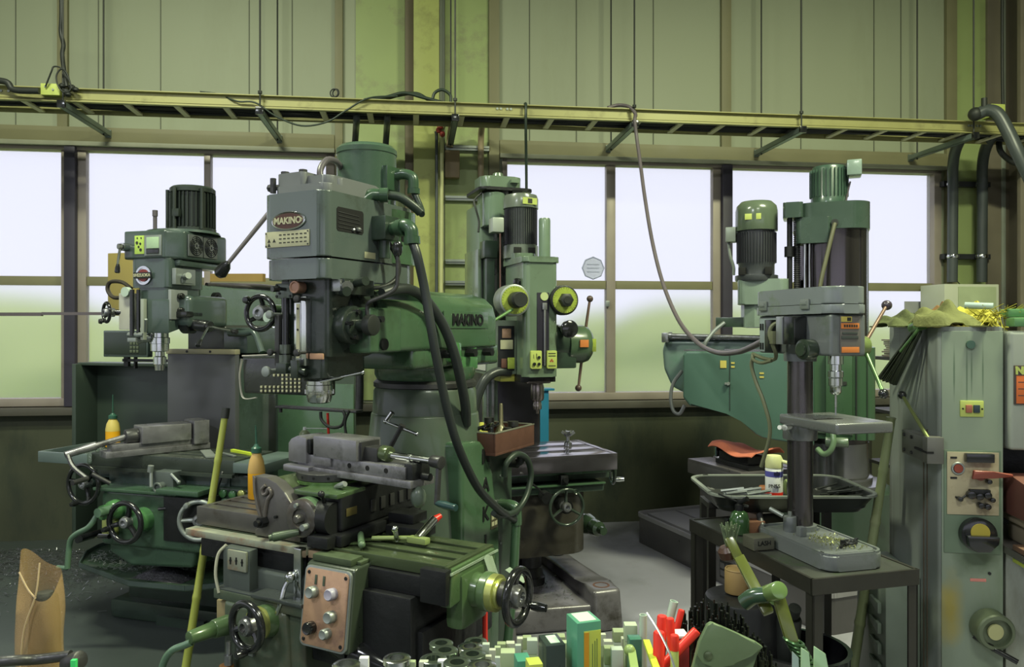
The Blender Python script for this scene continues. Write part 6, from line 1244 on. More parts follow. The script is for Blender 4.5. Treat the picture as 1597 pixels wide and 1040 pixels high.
# head
m = MB(); m.prism(rr(-.095,.058,-.40,.05,.05,8), 'z', 1.602, 1.632, .006, 2); m.prism(rr(-.093,.056,-.398,.048,.05,8), 'z', 1.634, 1.69, .018, 4); cv2 = E('pulley_cover', mat('blue_grey_cover', (.21,.235,.24), .35, .15, coat=.3, var=.12, dirt=(.12,.18,.06), ds=5), m)
for y in (-.27, -.03):
    m = MB(); m.box(-.102,-.094,y-.022,y+.022,1.618,1.652,.003); m.box(-.105,-.10,y-.014,y+.014,1.632,1.646,.002); E('latch', BRUSHED, m, cv2)
m = MB(); m.box(-.085,.048,-.385,.02,1.465,1.60,.010,3); m.cyl((-.03,-.15,1.44),(-.03,-.15,1.48), .055, seg=30); hd4 = E('head', GREYP, m)
m = MB(); m.box(-.0865,-.0845,-.09,.01,1.47,1.59,.001); E('motor_side', mat('light_blue_grey', (.26,.31,.31), .35), m, hd4)
for (y,z) in ((-.01,1.56),(.004,1.56),(-.01,1.49),(.004,1.49)): m = MB(); m.box(-.089,-.0865,y-.005,y+.003,z-.012,z+.012,.001); E('vent_slot', MATS['black_void'], m, hd4)
m = MB(); m.box(-.12,-.0865,-.115,-.07,1.47,1.585,.004); E('capacitor_box', BLACK, m, hd4)
m = MB(); m.box(-.135,-.0865,-.265,-.20,1.50,1.595,.004); E('switch_box', BLACK, m, hd4)
m = MB(); m.box(-.139,-.10,-.202,-.168,1.50,1.595,.002); E('switch_cover', WHITE if False else mat('silver_plate', (.42,.44,.46), .3, .7), m, hd4)
m = MB(); m.cyl((-.085,-.295,1.485),(-.13,-.30,1.485), .034, seg=26, bev=.004); m.cyl((-.13,-.30,1.485),(-.138,-.30,1.485), .022, seg=20); E('belt_knob', mat('green_black_knob', (.03,.055,.03), .25, coat=.5), m, hd4)
m = MB(); m.box(-.052,.025,-.3885,-.384,1.475,1.595,.001); lb = E('front_label', mat('dull_grey_label', (.14,.13,.12), .5), m, hd4)
for (x0,x1,z0,z1,c) in ((-.050,-.010,1.575,1.592,'faded_yellow'),(-.050,.018,1.553,1.571,'orange_paint'),(-.048,.018,1.476,1.494,'orange_paint'),(-.048,.015,1.52,1.53,'grey_sheet'),(-.045,.012,1.535,1.542,'grey_sheet')):
    m = MB(); m.box(x0,x1,-.3905,-.3885,z0,z1,.0005); E('label_band', MATS[c], m, lb)
for k in range(6): m = MB(); m.box(-.040+.009*k,-.034+.009*k,-.3914,-.3904,1.558,1.566); E('label_mark', INK, m, lb)
m = MB(); m.box(-.028,-.014,-.3914,-.3904,1.578,1.589); E('label_mark', INK, m, lb)
m = MB(); m.tube([(-.09,-.19,1.575),(-.13,-.15,1.57),(-.145,-.14,1.54),(-.14,-.15,1.50),(-.12,-.14,1.465),(-.10,-.10,1.445),(-.10,-.04,1.445),(-.11,.02,1.46)], .007, 8); m.tube([(-.11,.02,1.46),(-.12,.0,1.44),(-.12,-.05,1.43),(-.11,-.1,1.44)], .006, 8)
m.box(-.15,-.13,-.165,-.145,1.50,1.545,.003); E('wiring', mat('olive_wire', (.13,.14,.08), .45), m, hd4)
m = MB(); m.tube([(-.11,.01,1.46),(-.115,.02,1.42),(-.11,0,1.36),(-.10,-.04,1.28),(-.09,-.06,1.18),(-.10,-.02,1.05)], .007, 8); E('power_lead', mat('olive_wire', (.13,.14,.08), .45), m)
# feed hub and handles
m = MB(); m.cyl((.045,-.32,1.495),(.10,-.32,1.495), .034, seg=24, bev=.005); E('feed_hub', mat('yellow_green_hub', (.20,.30,.03), .3, coat=.4), m)
def BP(px, py, y): p = BD.ay(px, py, y); return Vector((p.x, y, p.z))
c = V(.09,-.32,1.495)
lever(bd, c, BP(1383,476,-.20), .007, .018, MATS['brown_rod'], mat('violet_black_ball', (.05,.04,.055), .25, coat=.4), 'feed_handle')
lever(bd, c, BP(1378,614,-.45), .007, .016, MATS['green_rod'], BLACK, 'feed_handle')
m = MB(); m.lathe((-.02,-.325,1.335), (0,0,1), [(.004,-.04),(.004,.0),(.012,.002),(.018,.01),(.018,.03),(.022,.032),(.022,.055),(.020,.057),(.024,.06),(.024,.078),(.018,.08),(.018,.10),(.024,.102),(.024,.13)], 24); E('chuck', CHROME, m)
m = MB(); m.cyl((-.02,-.325,1.27),(-.02,-.325,1.34), .0028, seg=8); E('drill_bit', STEEL, m)
# things on the stand
m = MB(); m.box(-.245,-.165,-.20,-.13,.803,.845,.004); bx_ = solo(m, 'metal_block', mat('olive_grey_block', (.13,.13,.10), .4, .4), BD, 'square metal block with raised lettering on the stand left of the drill base', 'block')
text3('block_lettering', 'LASH', .022, face_m((-.0, -.0362, .024), '-y'), IRON_D, bx_, .001)
ol = lthing('oil_can', 'green pump oil can with a thin spout on the left corner of the stand', 'oil can', BD, (-.165,.02,.803))
m = MB(); m.lathe((-.165,.02,.803), (0,0,1), [(.034,0),(.036,.004),(.036,.05),(.028,.075),(.014,.085)], 26); m.build('can_body', mat('dark_bottle_green', (.03,.12,.02), .15, coat=.8), ol)
m = MB(); m.lathe((-.165,.02,.887), (0,0,1), [(.016,0),(.016,.02),(.010,.024),(.010,.04)], 16); m.cyl((-.165,.02,.915),(-.15,-.01,.935), .010, seg=10); m.cyl((-.165,.02,.915),(-.235,.05,.945), .004, .003, 8); m.cyl((-.16,.02,.905),(-.135,.01,.900), .007, seg=8); m.build('pump', IRON_D, ol)
m = MB(); m.box(-.11,-.04,.06,.12,.803,.87,.003); solo(m, 'brown_block', mat('grey_brown_wood', (.18,.13,.11), .6), BD, 'grey-brown wooden block behind the drill column', 'block')
m = MB(); m.box(-.14,-.07,.0,.055,.803,.845,.003); solo(m, 'rusty_block', RUSTY, BD, 'rust-red block beside the drill column foot', 'block')
m = MB(); m.cyl((-.09,-.02,.81),(-.07,.04,.86), .012, seg=12); m.cyl((-.095,-.03,.805),(-.085,-.01,.825), .018, seg=12); solo(m, 'steel_bolt', IRON, BD, 'short steel bolt leaning by the drill column', 'bolt')
m = MB()
for k in range(3): m.bar((-.06+.03*k,-.40+.015*k,.858),(-.01+.03*k,-.36+.01*k,.862), .008, .006)
m.torus((-.0,-.37,.862), (0,0,1), .018, .005, 16, 6); m.cyl((-.03,-.37,.856),(-.03,-.37,.87), .007, seg=8); solo(m, 'chuck_key', IRON_D, BD, 'chuck key and clips lying on the drill base', 'tool')
m = MB()
for k in range(200):
    x, y = random.gauss(-.03,.035), random.gauss(-.33,.06)
    if abs(x+.05) > .09 or y < -.43 or y > -.2: continue
    m.bar((x,y,.854), (x+random.uniform(-.01,.01), y+random.uniform(-.01,.01), .856+random.random()*.006), .002, .001)
sw = m.build('drill_chips', mat('brass_swarf', (.40,.42,.18), .3, .8)); place(sw, BD.o, BD.deg); tag(sw, 'yellowish chips scattered on the bench drill base', 'metal chips', kind='stuff')
# black tub behind the stand
WORLD = Fr(0, 0, 0)
tb_ = lthing('plastic_tub', 'wide shallow black tub with a pale rim behind the bench drill', 'tub', WORLD, (1.06,3.05,.845))
pts = rr(.75,1.37,2.84,3.26,.08,6)
m = MB()
ptb = rr(.79,1.33,2.88,3.22,.07,6)
m.loft([[V(*p,.866) for p in ptb], [V(*p,.93) for p in pts], [V(*p,.932) for p in rr(.765,1.355,2.855,3.245,.07,6)], [V(*p,.882) for p in rr(.78,1.34,2.87,3.23,.06,6)]]); m.build('tub_body', mat('glossy_black_tub', (.012,.014,.014), .4, coat=.15), tb_)
m = MB()
for i in range(len(pts)): a, b = V(*pts[i],.932), V(*pts[(i+1)%len(pts)],.932); m.bar(a, b+(b-a)*.05, .016, .008)
m.build('rim', mat('grey_green_rim', (.20,.22,.19), .35), tb_)
st2 = lthing('low_stool', 'dark stool carrying the black tub behind the stand', 'stool', WORLD, (1.05,3.2,0))
m = MB(); m.box(.80,1.30,3.13,3.28,.82,.843,.003); m.build('seat', STD, st2)
for x in (.80,1.27):
    for y in (3.13,3.25): m = MB(); m.box(x,x+.03,y,y+.03,0,.82); m.build('leg', STD, st2)
m = MB(); m.tube([(.80,2.86,.85),(.80,2.86,.815),(.84,2.86,.805),(.92,2.86,.805),(.93,2.86,.84)], .010, 8); m.build('tub_handle', BLACK, tb_)
sp_ = lthing('spray_can', 'white-blue spray can with a pale yellow cap standing in the black tub', 'spray can', WORLD, (1.035,3.04,.884))
m = MB(); m.lathe((1.035,3.04,0.884), (0,0,1), [(.032,0),(.0335,.003),(.0335,.118),(.031,.122)], 30); m.build('can_body', WHITE, sp_)
m = MB(); m.lathe((1.035,3.04,0.972), (0,0,1), [(.0338,0),(.0338,.022)], 30); m.build('blue_band', mat('violet_blue', (.10,.10,.38), .4), sp_)
m = MB(); m.lathe((1.035,3.04,0.900), (0,0,1), [(.0338,0),(.0338,.012)], 30); m.build('red_band', RED, sp_)
m = MB(); m.lathe((1.035,3.04,1.006), (0,0,1), [(.0335,0),(.034,.004),(.033,.035),(.026,.048),(0,.052)], 28); m.cyl((1.045,3.03,1.037),(1.085,3.0,1.027), .007, seg=8); m.build('cap', mat('pale_yellow_cap', (.58,.60,.30), .4), sp_)
text3('can_lettering', 'PN55', .020, Matrix.Translation(V(-.010,-.0345,.054)) @ face_m((0,0,0), '-y') @ Matrix.Rotation(R(-4), 4, 'Y'), INK, sp_, .0012, .0002)
m = MB(); m.box(-.012,.012,-.0352,-.0335,.096,.108); m.prism([(-.012,.100),(.0,.112),(.014,.104),(.0,.098)], 'y', -.0362, -.0335)
o = m.build('can_emblem', mat('dark_navy', (.02,.02,.07), .4)); o.parent = sp_
for k, (x, y, c, lab, n_) in enumerate(((.86,2.98,'olive_wire','tangled grey tools lying in the left half of the black tub','hand_tool'),(1.25,3.0,'black_rubber','black brush lying in the right half of the black tub','brush'))):
    m = MB()
    for i in range(14 if k == 0 else 26):
        a = random.uniform(-.5,.5) + (0 if k == 0 else .2); q = V(x+random.uniform(-.05,.05), y+random.uniform(-.04,.04), .889+random.random()*.04)
        m.cyl(q, q+V(math.cos(a)*.09, math.sin(a)*.04, random.uniform(0,.02)), .004 if k else .006, seg=6)
    solo(m, n_, MATS[c] if k else GREYP, WORLD, lab, 'tool')
m = MB(); m.cyl((1.10,3.10,.915),(1.17,3.10,.918), .032, seg=20, bev=.008); solo(m, 'green_roll', mat('lime_roll', (.25,.36,.06), .5), WORLD, 'lime-green roll lying behind the white-blue spray can', 'roll')
m = MB(); m.cyl((.99,3.08,.91),(1.035,3.06,.915), .018, seg=14, bev=.005); solo(m, 'orange_plug', mat('orange_brown', (.38,.14,.04), .5), WORLD, 'orange-brown plug left of the white-blue spray can', 'plug')
# under the stand
m = MB(); m.lathe((.95,2.55,.252), (0,0,1), [(.12,0),(.15,.01),(.16,.24),(.165,.25),(.15,.25),(.14,.02),(0,.02)], 30); solo(m, 'black_bucket', BLACK, WORLD, 'black bucket on the lower shelf of the steel stand', 'bucket')
m = MB(); m.cyl((.90,2.56,.29),(.90,2.50,.62), .04, seg=20, bev=.01); m.cyl((.905,2.48,.63),(.905,2.46,.66), .02, seg=12); solo(m, 'dark_bottle', RUBBER, WORLD, 'dark bottle standing in the black bucket', 'bottle')
m = MB(); m.cyl((.765,2.62,.655),(.765,2.62,.735), .040, seg=24, bev=.006); m.torus((.765,2.62,.735), (0,0,1), .036, .004, 24, 6); solo(m, 'brown_spool', mat('brown_cork', (.30,.20,.08), .6), WORLD, 'brown spool standing on a dark drum left of the steel stand', 'spool')
m = MB(); m.cyl((.78,2.60,0),(.78,2.60,.652), .125, seg=36, bev=.01); solo(m, 'dark_drum', IRON_D, WORLD, 'dark drum standing left of the steel stand behind the drill bits', 'drum')
# pale bamboo
bamboo('bamboo_pole', (1.32,3.05,0), (1.42,2.88,1.225), .021, 'pale green bamboo pole leaning between the steel stand and the band saw', 6, False, (.30,.38,.12))

# ================================================================== the band saw on the right edge
CB = Fr(1.444, 2.6, -8)
bs = thing('band_saw', 'tall pale green band saw cabinet at the right edge with a rag heap on top', 'band saw', CB.world((.1,.25,0)), CB.deg); OFF[bs.name] = V(.1,.25,0)
def G(name, mt, m, parent=bs): return m.build(name, mt, parent)
SIDEM = mat('streaked_grey_side', (.27,.30,.27), .45, .1, var=.15, vs=4, dirt=(.055,.05,.04), ds=5, stretch=(2.2,2.2,.10))
def stained_door():   # ochre oil stain soaked into the lower left of the door, with drips under the lamp
    m = PALE_GREEN.copy(); m.name = 'stained_green_door'; nt = m.node_tree; N = nt.nodes; L = nt.links; b = N['Principled BSDF']; src = b.inputs['Base Color'].links[0].from_socket
    tc = N.new('ShaderNodeTexCoord')
    def blob(c, s, col, src, nscale, lo, hi):
        mp = N.new('ShaderNodeMapping'); mp.inputs['Location'].default_value = [-a*k for a, k in zip(c, s)]; mp.inputs['Scale'].default_value = s; L.new(tc.outputs['Object'], mp.inputs[0])
        ln = N.new('ShaderNodeVectorMath'); ln.operation = 'LENGTH'; L.new(mp.outputs[0], ln.inputs[0])
        nz = N.new('ShaderNodeTexNoise'); nz.inputs['Scale'].default_value = nscale; nz.inputs['Detail'].default_value = 5; L.new(tc.outputs['Object'], nz.inputs['Vector'])
        ad = N.new('ShaderNodeMath'); ad.operation = 'ADD'; L.new(ln.outputs['Value'], ad.inputs[0]); L.new(nz.outputs[0], ad.inputs[1])
        mr = N.new('ShaderNodeMapRange'); mr.inputs[1].default_value = lo; mr.inputs[2].default_value = hi; mr.inputs[3].default_value = .85; mr.inputs[4].default_value = 0; L.new(ad.outputs[0], mr.inputs[0])
        mx = N.new('ShaderNodeMix'); mx.data_type = 'RGBA'; mx.inputs[7].default_value = (*col, 1); L.new(mr.outputs[0], mx.inputs[0]); L.new(src, mx.inputs[6]); return mx.outputs[2]
    o = Vector((.1,.25,0))
    src = blob((.03-o.x,0-o.y,.60), (20,1,8.5), (.30,.24,.04), src, 14, .7, 1.7)
    src = blob((.11-o.x,0-o.y,.79), (14,1,14), (.06,.09,.05), src, 18, .9, 1.6)
    for x, zt, ln_ in ((.045,1.40,9),(.085,1.38,7),(.10,1.40,11),(.135,1.41,9)):
        src = blob((x-o.x,0-o.y,zt), (260,1,ln_), (.07,.11,.07), src, 9, .8, 1.5)
    L.new(src, b.inputs['Base Color']); return m
m = MB(); m.prism(rr(0,.203,.0,.50,.018), 'z', 0, 1.56, .010, 3); body = G('column_body', SIDEM, m)
m = MB(); m.box(.006,.198,-.004,.0,.0,1.545,.002); G('front_door', stained_door(), m, body)
for y in (.10,.13): m = MB(); m.box(-.0025,.0,y,y+.004,0,1.2); G('side_seam', mat('brown_seam', (.12,.09,.06), .6), m, body)
m = MB(); m.cyl((.095,-.012,1.50),(.095,-.003,1.50), .014, seg=20); G('green_lamp', mat('dark_green_button', (.02,.14,.05), .25, coat=.5), m)
m = MB(); m.box(.062,.136,-.010,-.004,1.258,1.312,.003); swb = G('switch_plate', YELLOWP, m)
m = MB(); m.box(.078,.098,-.016,-.010,1.272,1.298,.002); G('red_button', mat('faded_red_button', (.35,.12,.07), .4), m, swb)
m = MB(); m.box(.102,.122,-.016,-.010,1.272,1.298,.002); G('black_button', mat('blue_black_button', (.03,.05,.06), .4), m, swb)
for x in (.070,.130): m = MB(); m.cyl((x,-.012,1.285),(x,-.010,1.285), .003, seg=8); G('screw', IRON_D, m, swb)
m = MB(); m.box(.012,.190,-.008,-.004,.80,1.145,.002); G('lower_panel', mat('mid_green_panel', (.15,.25,.14), .4), m)
m = MB(); m.box(.020,.182,-.012,-.008,.93,1.14,.002); dpn = G('dial_panel', mat('dirty_cream_panel', (.42,.37,.24), .45, var=.25, vs=12, dirt=(.22,.17,.10), ds=9), m)
m = MB(); m.box(.072,.160,-.034,-.012,1.108,1.138,.004); G('handle_recess', BLACK, m, dpn)
m = MB(); m.torus((.053,-.014,1.085), (0,1,0), .018, .004, 20, 6); G('lamp_ring', BRUSHED, m, dpn)
m = MB(); m.cyl((.053,-.012,1.085),(.053,-.02,1.085), .014, seg=18); G('red_lamp', mat('dull_red_lamp', (.25,.05,.03), .3, coat=.4), m, dpn)
m = MB(); m.cyl((.115,-.012,1.065),(.115,-.035,1.065), .016, seg=16); m.prism([(.085,1.055),(.15,1.06),(.21,1.065),(.21,1.075),(.15,1.082),(.09,1.085)], 'y', -.048, -.034, .004); G('red_lever', mat('dark_red_lever', (.22,.05,.03), .4, coat=.3), m, dpn)
for k, (x, z, r) in enumerate(((.09,1.0,.014),(.115,.995,.012),(.14,1.0,.012),(.155,.985,.008),(.145,1.045,.008),(.12,.965,.010),(.14,.962,.010),(.055,.985,.008))):
    m = MB(); m.cyl((x,-.012,z),(x,-.034,z), r, seg=14, bev=.002); G('small_knob', BLACK, m, dpn)
m = MB(); m.box(.085,.15,-.028,-.012,1.003,1.018,.003); m.tube([(.045,-.014,.99),(.06,-.016,.984),(.088,-.016,1.005)], .003, 6); G('lever_bar', IRON_D, m, dpn)
for z in (1.118, 1.05): m = MB(); m.box(.03,.05,-.015,-.012,z,z+.006); G('panel_mark', IRON_D, m, dpn)
m = MB(); m.lathe((.112,-.008,.868), (0,-1,0), [(.056,0),(.056,.025),(.046,.03),(0,.03)], 32); bdl = G('big_dial', BLACK, m)
m = MB(); m.lathe((.112,-.037,.878), (0,-1,0), [(.030,0),(.030,.004)], 24); G('dial_centre', mat('ochre_dial', (.40,.33,.05), .4), m, bdl)
m = MB(); m.prism([(.065,.87),(.165,.87),(.162,.845),(.135,.818),(.095,.816),(.07,.835)], 'y', -.060, -.036, .006); G('dial_grip', BLACK, m, bdl)
m = MB(); m.box(.095,.145,-.0055,-.004,.706,.716,.0005); G('red_label', mat('salmon_label', (.60,.22,.18), .5), m)
m = MB(); m.cyl((.155,-.008,.735),(.155,-.003,.735), .005, seg=8); G('screw', IRON_D, m)
m = MB(); m.lathe((.15,-.004,.56), (.05,-1,-.05), [(.060,0),(.060,.055),(.056,.06),(.046,.062),(.046,.045),(0,.045)], 36); hw = G('lower_wheel', mat('green_bronze', (.14,.19,.09), .4, .2), m)
m = MB(); m.cyl((.152,-.05,.557),(.153,-.056,.557), .026, seg=24); G('wheel_plate', mat('pale_disc', (.42,.42,.20), .4), m, hw)
m = MB(); m.cyl((.15,-.055,.50),(.205,-.085,.475), .009, seg=12); m.cyl((.10,-.02,.53),(.15,-.055,.50), .010, seg=10); G('crank_handle', BLACK, m, hw)
# lever bracket on the front-left corner
m = MB(); m.box(-.045,.0,.01,.22,1.10,1.185,.004); m.box(-.05,.004,-.03,.012,1.10,1.19,.004); G('guide_bracket', mat('grey_bracket', (.16,.16,.14), .4, .4), m)
m = MB(); m.box(-.052,-.03,-.034,.08,1.135,1.142); G('bracket_slot', MATS['black_void'], m)
for (y,z) in ((.19,1.17),(.19,1.115),(.12,1.17),(.12,1.115)): m = MB(); m.cyl((-.05,y,z),(-.044,y,z), .006, seg=8); G('bolt', IRON_D, m)
lever(bs, (-.04,-.02,1.18), tuple(CB.ax(1407,616,-.06)), .007, .015, mat('olive_steel_rod', (.22,.26,.10), .35, .5), BLACK, 'guide_lever')
# head box to the right, table, lower body
m = MB(); m.box(.212,.75,-.02,.45,1.15,1.545,.012,3); hbx = G('upper_head', PALE_GREY, m)
m = MB(); m.box(.222,.40,-.026,-.020,1.302,1.432,.002); nl_ = G('nameplate', mat('dark_nameplate', (.06,.045,.04), .4), m, hbx)
m = MB(); m.box(.228,.40,-.028,-.026,1.306,1.398,.001); G('orange_field', mat('red_orange_field', (.55,.13,.03), .45), m, nl_)
text3('nameplate_lettering', 'NCC', .034, face_m((.262,-.0285,1.414), '-y'), YELLOWP, nl_, .0008, .002)
for k in range(3): m = MB(); m.box(.233,.30,-.0285,-.028,1.375-.022*k,1.378-.022*k); G('text_line', MATS['dark_nameplate'], m, nl_)
m = MB(); m.box(.20,.85,-.20,.50,.805,.83,.003); G('saw_table', mat('saw_table_steel', (.28,.26,.24), .3, .7), m)
m = MB(); m.box(.205,.23,-.26,-.05,.79,.803,.002); G('yellow_edge', mat('bright_lime_edge', (.55,.65,.08), .4), m)
m = MB(); m.box(.212,.8,.01,.45,0,.80,.008); G('lower_body', PALE_GREY, m)
m = MB(); m.box(.3,.7,.3,.45,.83,1.15); G('guide_post', IRON_D, m)
m = MB(); m.box(-.12,-.002,.16,.50,0,.66,.006); lv_ = G('side_housing', mat('grey_green_side', (.17,.21,.17), .5), m)
for k in range(5): m = MB(); m.prism([(.20,.55-.075*k),(.30,.55-.075*k),(.30,.53-.075*k),(.20,.51-.075*k)], 'x', -.135, -.12, .004); G('louvre', mat('grey_green_side', (.17,.21,.17), .5), m, lv_)
m = MB(); m.box(.26,.60,-.12,.10,.83,.90,.01); m.box(.24,.62,-.16,.12,.90,.93,.008); solo(m, 'tan_box', mat('beige_box', (.38,.33,.22), .5), CB, 'beige block lying on the band saw table at the right edge', 'box')
m = MB(); m.prism([(-.10,.93),(.10,.93),(.10,1.03),(.02,1.07),(-.10,1.05)], 'x', .22, .55, .01); o = solo(m, 'brown_case', mat('dark_red_brown_case', (.15,.06,.045), .5), CB, 'dark red-brown case on the beige block at the right edge', 'case')
m = MB(); m.box(.20,.42,-.28,-.06,.832,.85,.003); solo(m, 'brown_board', mat('brown_hardboard', (.16,.09,.06), .5), CB, 'brown board at the front of the band saw table', 'board')
# rag heap and things on top
def rag(name, c, size, mt, lab, seed, fr=CB, cat='rag'):
    rnd = random.Random(seed); ph = [rnd.random()*6 for _ in range(6)]
    def fn(u, v):
        x = (u-.5)*2; y = (v-.5)*2; e = max(0, 1-(x*x*.9+y*y*.9))
        z = size[2]*(e**.5)*(.72+.16*math.sin(6*x+ph[0]+3*y)+.12*math.sin(5*y+ph[1]-4*x)+.05*math.sin(13*x+ph[2]+6*y))
        return V(c[0]+x*size[0]*(1+.12*math.sin(5*y+ph[3])), c[1]+y*size[1]*(1+.15*math.sin(4*x+ph[4])), c[2]+max(.002, z)+.01*math.sin(12*x+ph[5])*e)
    m = MB(); m.grid(fn, 40, 22, .005); return solo(m, name, mt, fr, lab, cat)
OLIVE = mat('olive_cloth', (.13,.14,.045), .9, var=.35, vs=12, bump=.5, bs=35)
rag('olive_rag', (.055,.12,1.562), (.10,.13,.085), OLIVE, 'crumpled olive rag on top of the band saw, largest of the heap', 3)
rag('olive_rag', (-.005,.30,1.562), (.085,.15,.06), mat('dark_olive_cloth', (.075,.09,.03), .9, var=.35, vs=12, bump=.5), 'dark olive rag draped over the back left top of the band saw', 9)
rag('work_glove', (.035,.05,1.56), (.045,.04,.022), mat('yellow_olive_glove', (.30,.25,.05), .9, bump=.4), 'yellowish glove finger at the front of the rag heap', 5, cat='glove')
rag('yellow_rag', (.20,.22,1.56), (.075,.09,.09), mat('straw_yellow_fringe', (.42,.38,.05), .9, var=.4, vs=25, bump=.8, bs=70), 'straw-yellow fringed rag at the right of the heap', 12)
rag('brown_rag', (.12,.28,1.58), (.05,.06,.07), mat('brown_cloth', (.20,.11,.04), .9, bump=.5), 'brown rag peeking out behind the olive one', 15)
m = MB(); 
for k in range(60):
    a = random.uniform(-1.2,1.2); q = V(.205+random.uniform(-.05,.05), .08+random.uniform(-.03,.05), 1.60)
    m.cyl(q, q+V(math.sin(a)*.06, -.05, random.uniform(-.07,.04)), .0022, .001, 5)
solo(m, 'yellow_fringe', MATS['straw_yellow_fringe'], CB, 'yellow threads fraying out of the straw-yellow rag', 'fringe')
m = MB(); m.cyl((.13,.12,1.635),(.205,.08,1.63), .012, seg=14); solo(m, 'clear_tube', mat('pale_aqua_plastic', (.35,.45,.42), .25), CB, 'pale aqua tube lying across the rag heap', 'tube')
m = MB(); m.box(.225,.32,-.02,.04,1.56,1.59,.006); m.box(.225,.30,.02,.09,1.592,1.62,.006); solo(m, 'green_packets', mat('vivid_green_packet', (.09,.34,.07), .4), CB, 'bright green packets at the right end of the rag heap', 'packet')
bm_ = lthing('bristle_brush', 'dark hanging brush of long stiff strips at the top left of the band saw', 'brush', CB, (-.03,.10,1.40))
m = MB(); rnd = random.Random(2)
for k in range(16):
    t_ = k/15; a = CB.ax(1428+8*t_, 512+5*t_, -.03+.01*rnd.random()); b = CB.ax(1369+27*t_, 588+10*t_+3*rnd.random(), -.06-.02*rnd.random()); m.bar(a, b, .012, .003)
m.build('bristles', mat('black_green_strips', (.03,.045,.02), .4, coat=.3, var=.5, vs=20), bm_)
m = MB(); a = CB.ax(1424,512,-.03); b = CB.ax(1440,505,-.02); m.cyl(a, b, .02, seg=12); m.cyl(CB.ax(1434,512,-.035), CB.ax(1405,548,-.05), .006, seg=8); m.build('handle', mat('vivid_green_handle', (.12,.35,.05), .3, coat=.3), bm_)  # handle has a plain vivid green colour
# shelf with clutter far behind, between radial drill and saw
m = MB(); sx = Fr(2.80, 5.1, 5)
sh = thing('shelf_rack', 'dark shelf rack full of clutter behind the radial drill at the right', 'shelf', sx.o, sx.deg)
for z in (.3,.65,1.0,1.35): m = MB(); m.box(-.35,.45,-.2,.2,z,z+.02); m.build('shelf_board', mat('dark_shelf', (.05,.05,.035), .5), sh)
for x in (-.35,.43):
    for y in (-.2,.18): m = MB(); m.box(x,x+.02,y,y+.02,0,1.45); m.build('upright', MATS['dark_shelf'], sh)
for k in range(16):
    x = -.30+.1*(k%8); z = (.67,1.02)[k//8] if k < 16 else .3; w_ = random.uniform(.05,.09); h_ = random.uniform(.10,.22)
    m = MB(); m.box(x,x+w_,-.18,-.05,z,z+h_,.004)
    solo(m, 'parts_box', [IRON_D, DARK_GREEN, mat('tan_carton', (.25,.18,.10), .6), RUSTY][k % 4], sx, '%s box, number %d from the left on the %s board of the dark shelf rack' % (['dark', 'green', 'tan', 'rusty'][k % 4], k % 8+1, ('second', 'third')[k//8]), 'box', 'boxes on the dark shelf rack')
m = MB(); m.box(-.22,-.02,-.15,.05,1.50,1.60,.01); m.torus((-.13,-.05,1.61), (0,1,0), .03, .005, 16, 6); m.prism([(-.22,1.60),(-.02,1.60),(-.06,1.66),(-.20,1.66)], 'y', -.15, .05, .005); solo(m, 'green_case', mat('olive_green_case', (.10,.13,.07), .5), sx, 'small olive-green case with a handle on top of the shelf rack', 'case')
m = MB()
for k in range(9): a = random.uniform(-.2,.2); m.box(-.30+a*.1,.30+a*.1,-.18,.10,1.371+.013*k,1.381+.013*k, 0, 1, Matrix.Rotation(a*.3, 4, 'Z'))
solo(m, 'paper_stack', mat('paper_sheets', (.50,.42,.36), .7, var=.4, vs=20), sx, 'untidy stack of papers on top of the shelf rack', 'papers')
# ================================================================== the workbench in the foreground and what stands on it
BZ = .90
bn = lthing('workbench', 'workbench just below the picture carrying the tools in the foreground', 'workbench', WORLD, (.1,1.2,0))
m = MB(); m.box(-1.05,1.15,.92,1.46,BZ-.035,BZ,.004); m.build('bench_top', mat('oily_bench_top', (.12,.13,.09), .5, var=.3, vs=8), bn)
for x in (-1.0,1.04):
    for y in (.96,1.36): m = MB(); m.box(x,x+.06,y,y+.06,0,BZ-.036); m.build('leg', STD, bn)
def W_(px, py, Y): return Vector(((px-CX)*Y/F, Y, CAMZ-(py-HY)*Y/F))
def k2m(n, Y): return n*Y/F
CREAM = [mat('cream_green_plastic', (.36,.43,.26), .35, alpha=1, coat=.2), mat('frosted_white_plastic', (.40,.46,.38), .35, coat=.2), mat('pale_lime_plastic', (.34,.44,.17), .35, coat=.2), mat('milky_plastic', (.44,.46,.36), .4)]
def case(px, py, wpx, Y, mt, lab, cap=None, tilt=0, round_=False, name='tool_case', dep=.9, cat='case', grp=None):
    t = W_(px, py, Y); w2 = k2m(wpx, Y)/2; h = t.z-BZ
    c = lthing(name, lab, cat, WORLD, (t.x, Y, BZ+.001), grp)
    m = MB()
    if round_: m.lathe((t.x,Y,BZ+.001), (tilt,0,1), [(w2*.95,0),(w2,.003),(w2,h*.80)], 16)
    else: m.box(t.x-w2,t.x+w2,Y-w2*dep,Y+w2*dep,BZ+.001,BZ+h*.80,w2*.15)
    m.build('case_body', mt, c)
    m = MB()
    if round_: m.lathe((t.x+tilt*h*.8,Y,BZ+h*.80), (tilt,0,1), [(w2*1.04,0),(w2*1.04,h*.2-.002),(w2*.9,h*.2)], 16)
    else: m.box(t.x-w2*1.03,t.x+w2*1.03,Y-w2*dep*1.03,Y+w2*dep*1.03,BZ+h*.80,BZ+h,w2*.18)
    m.build('case_cap', cap or mt, c); return c
rnd = random.Random(11)
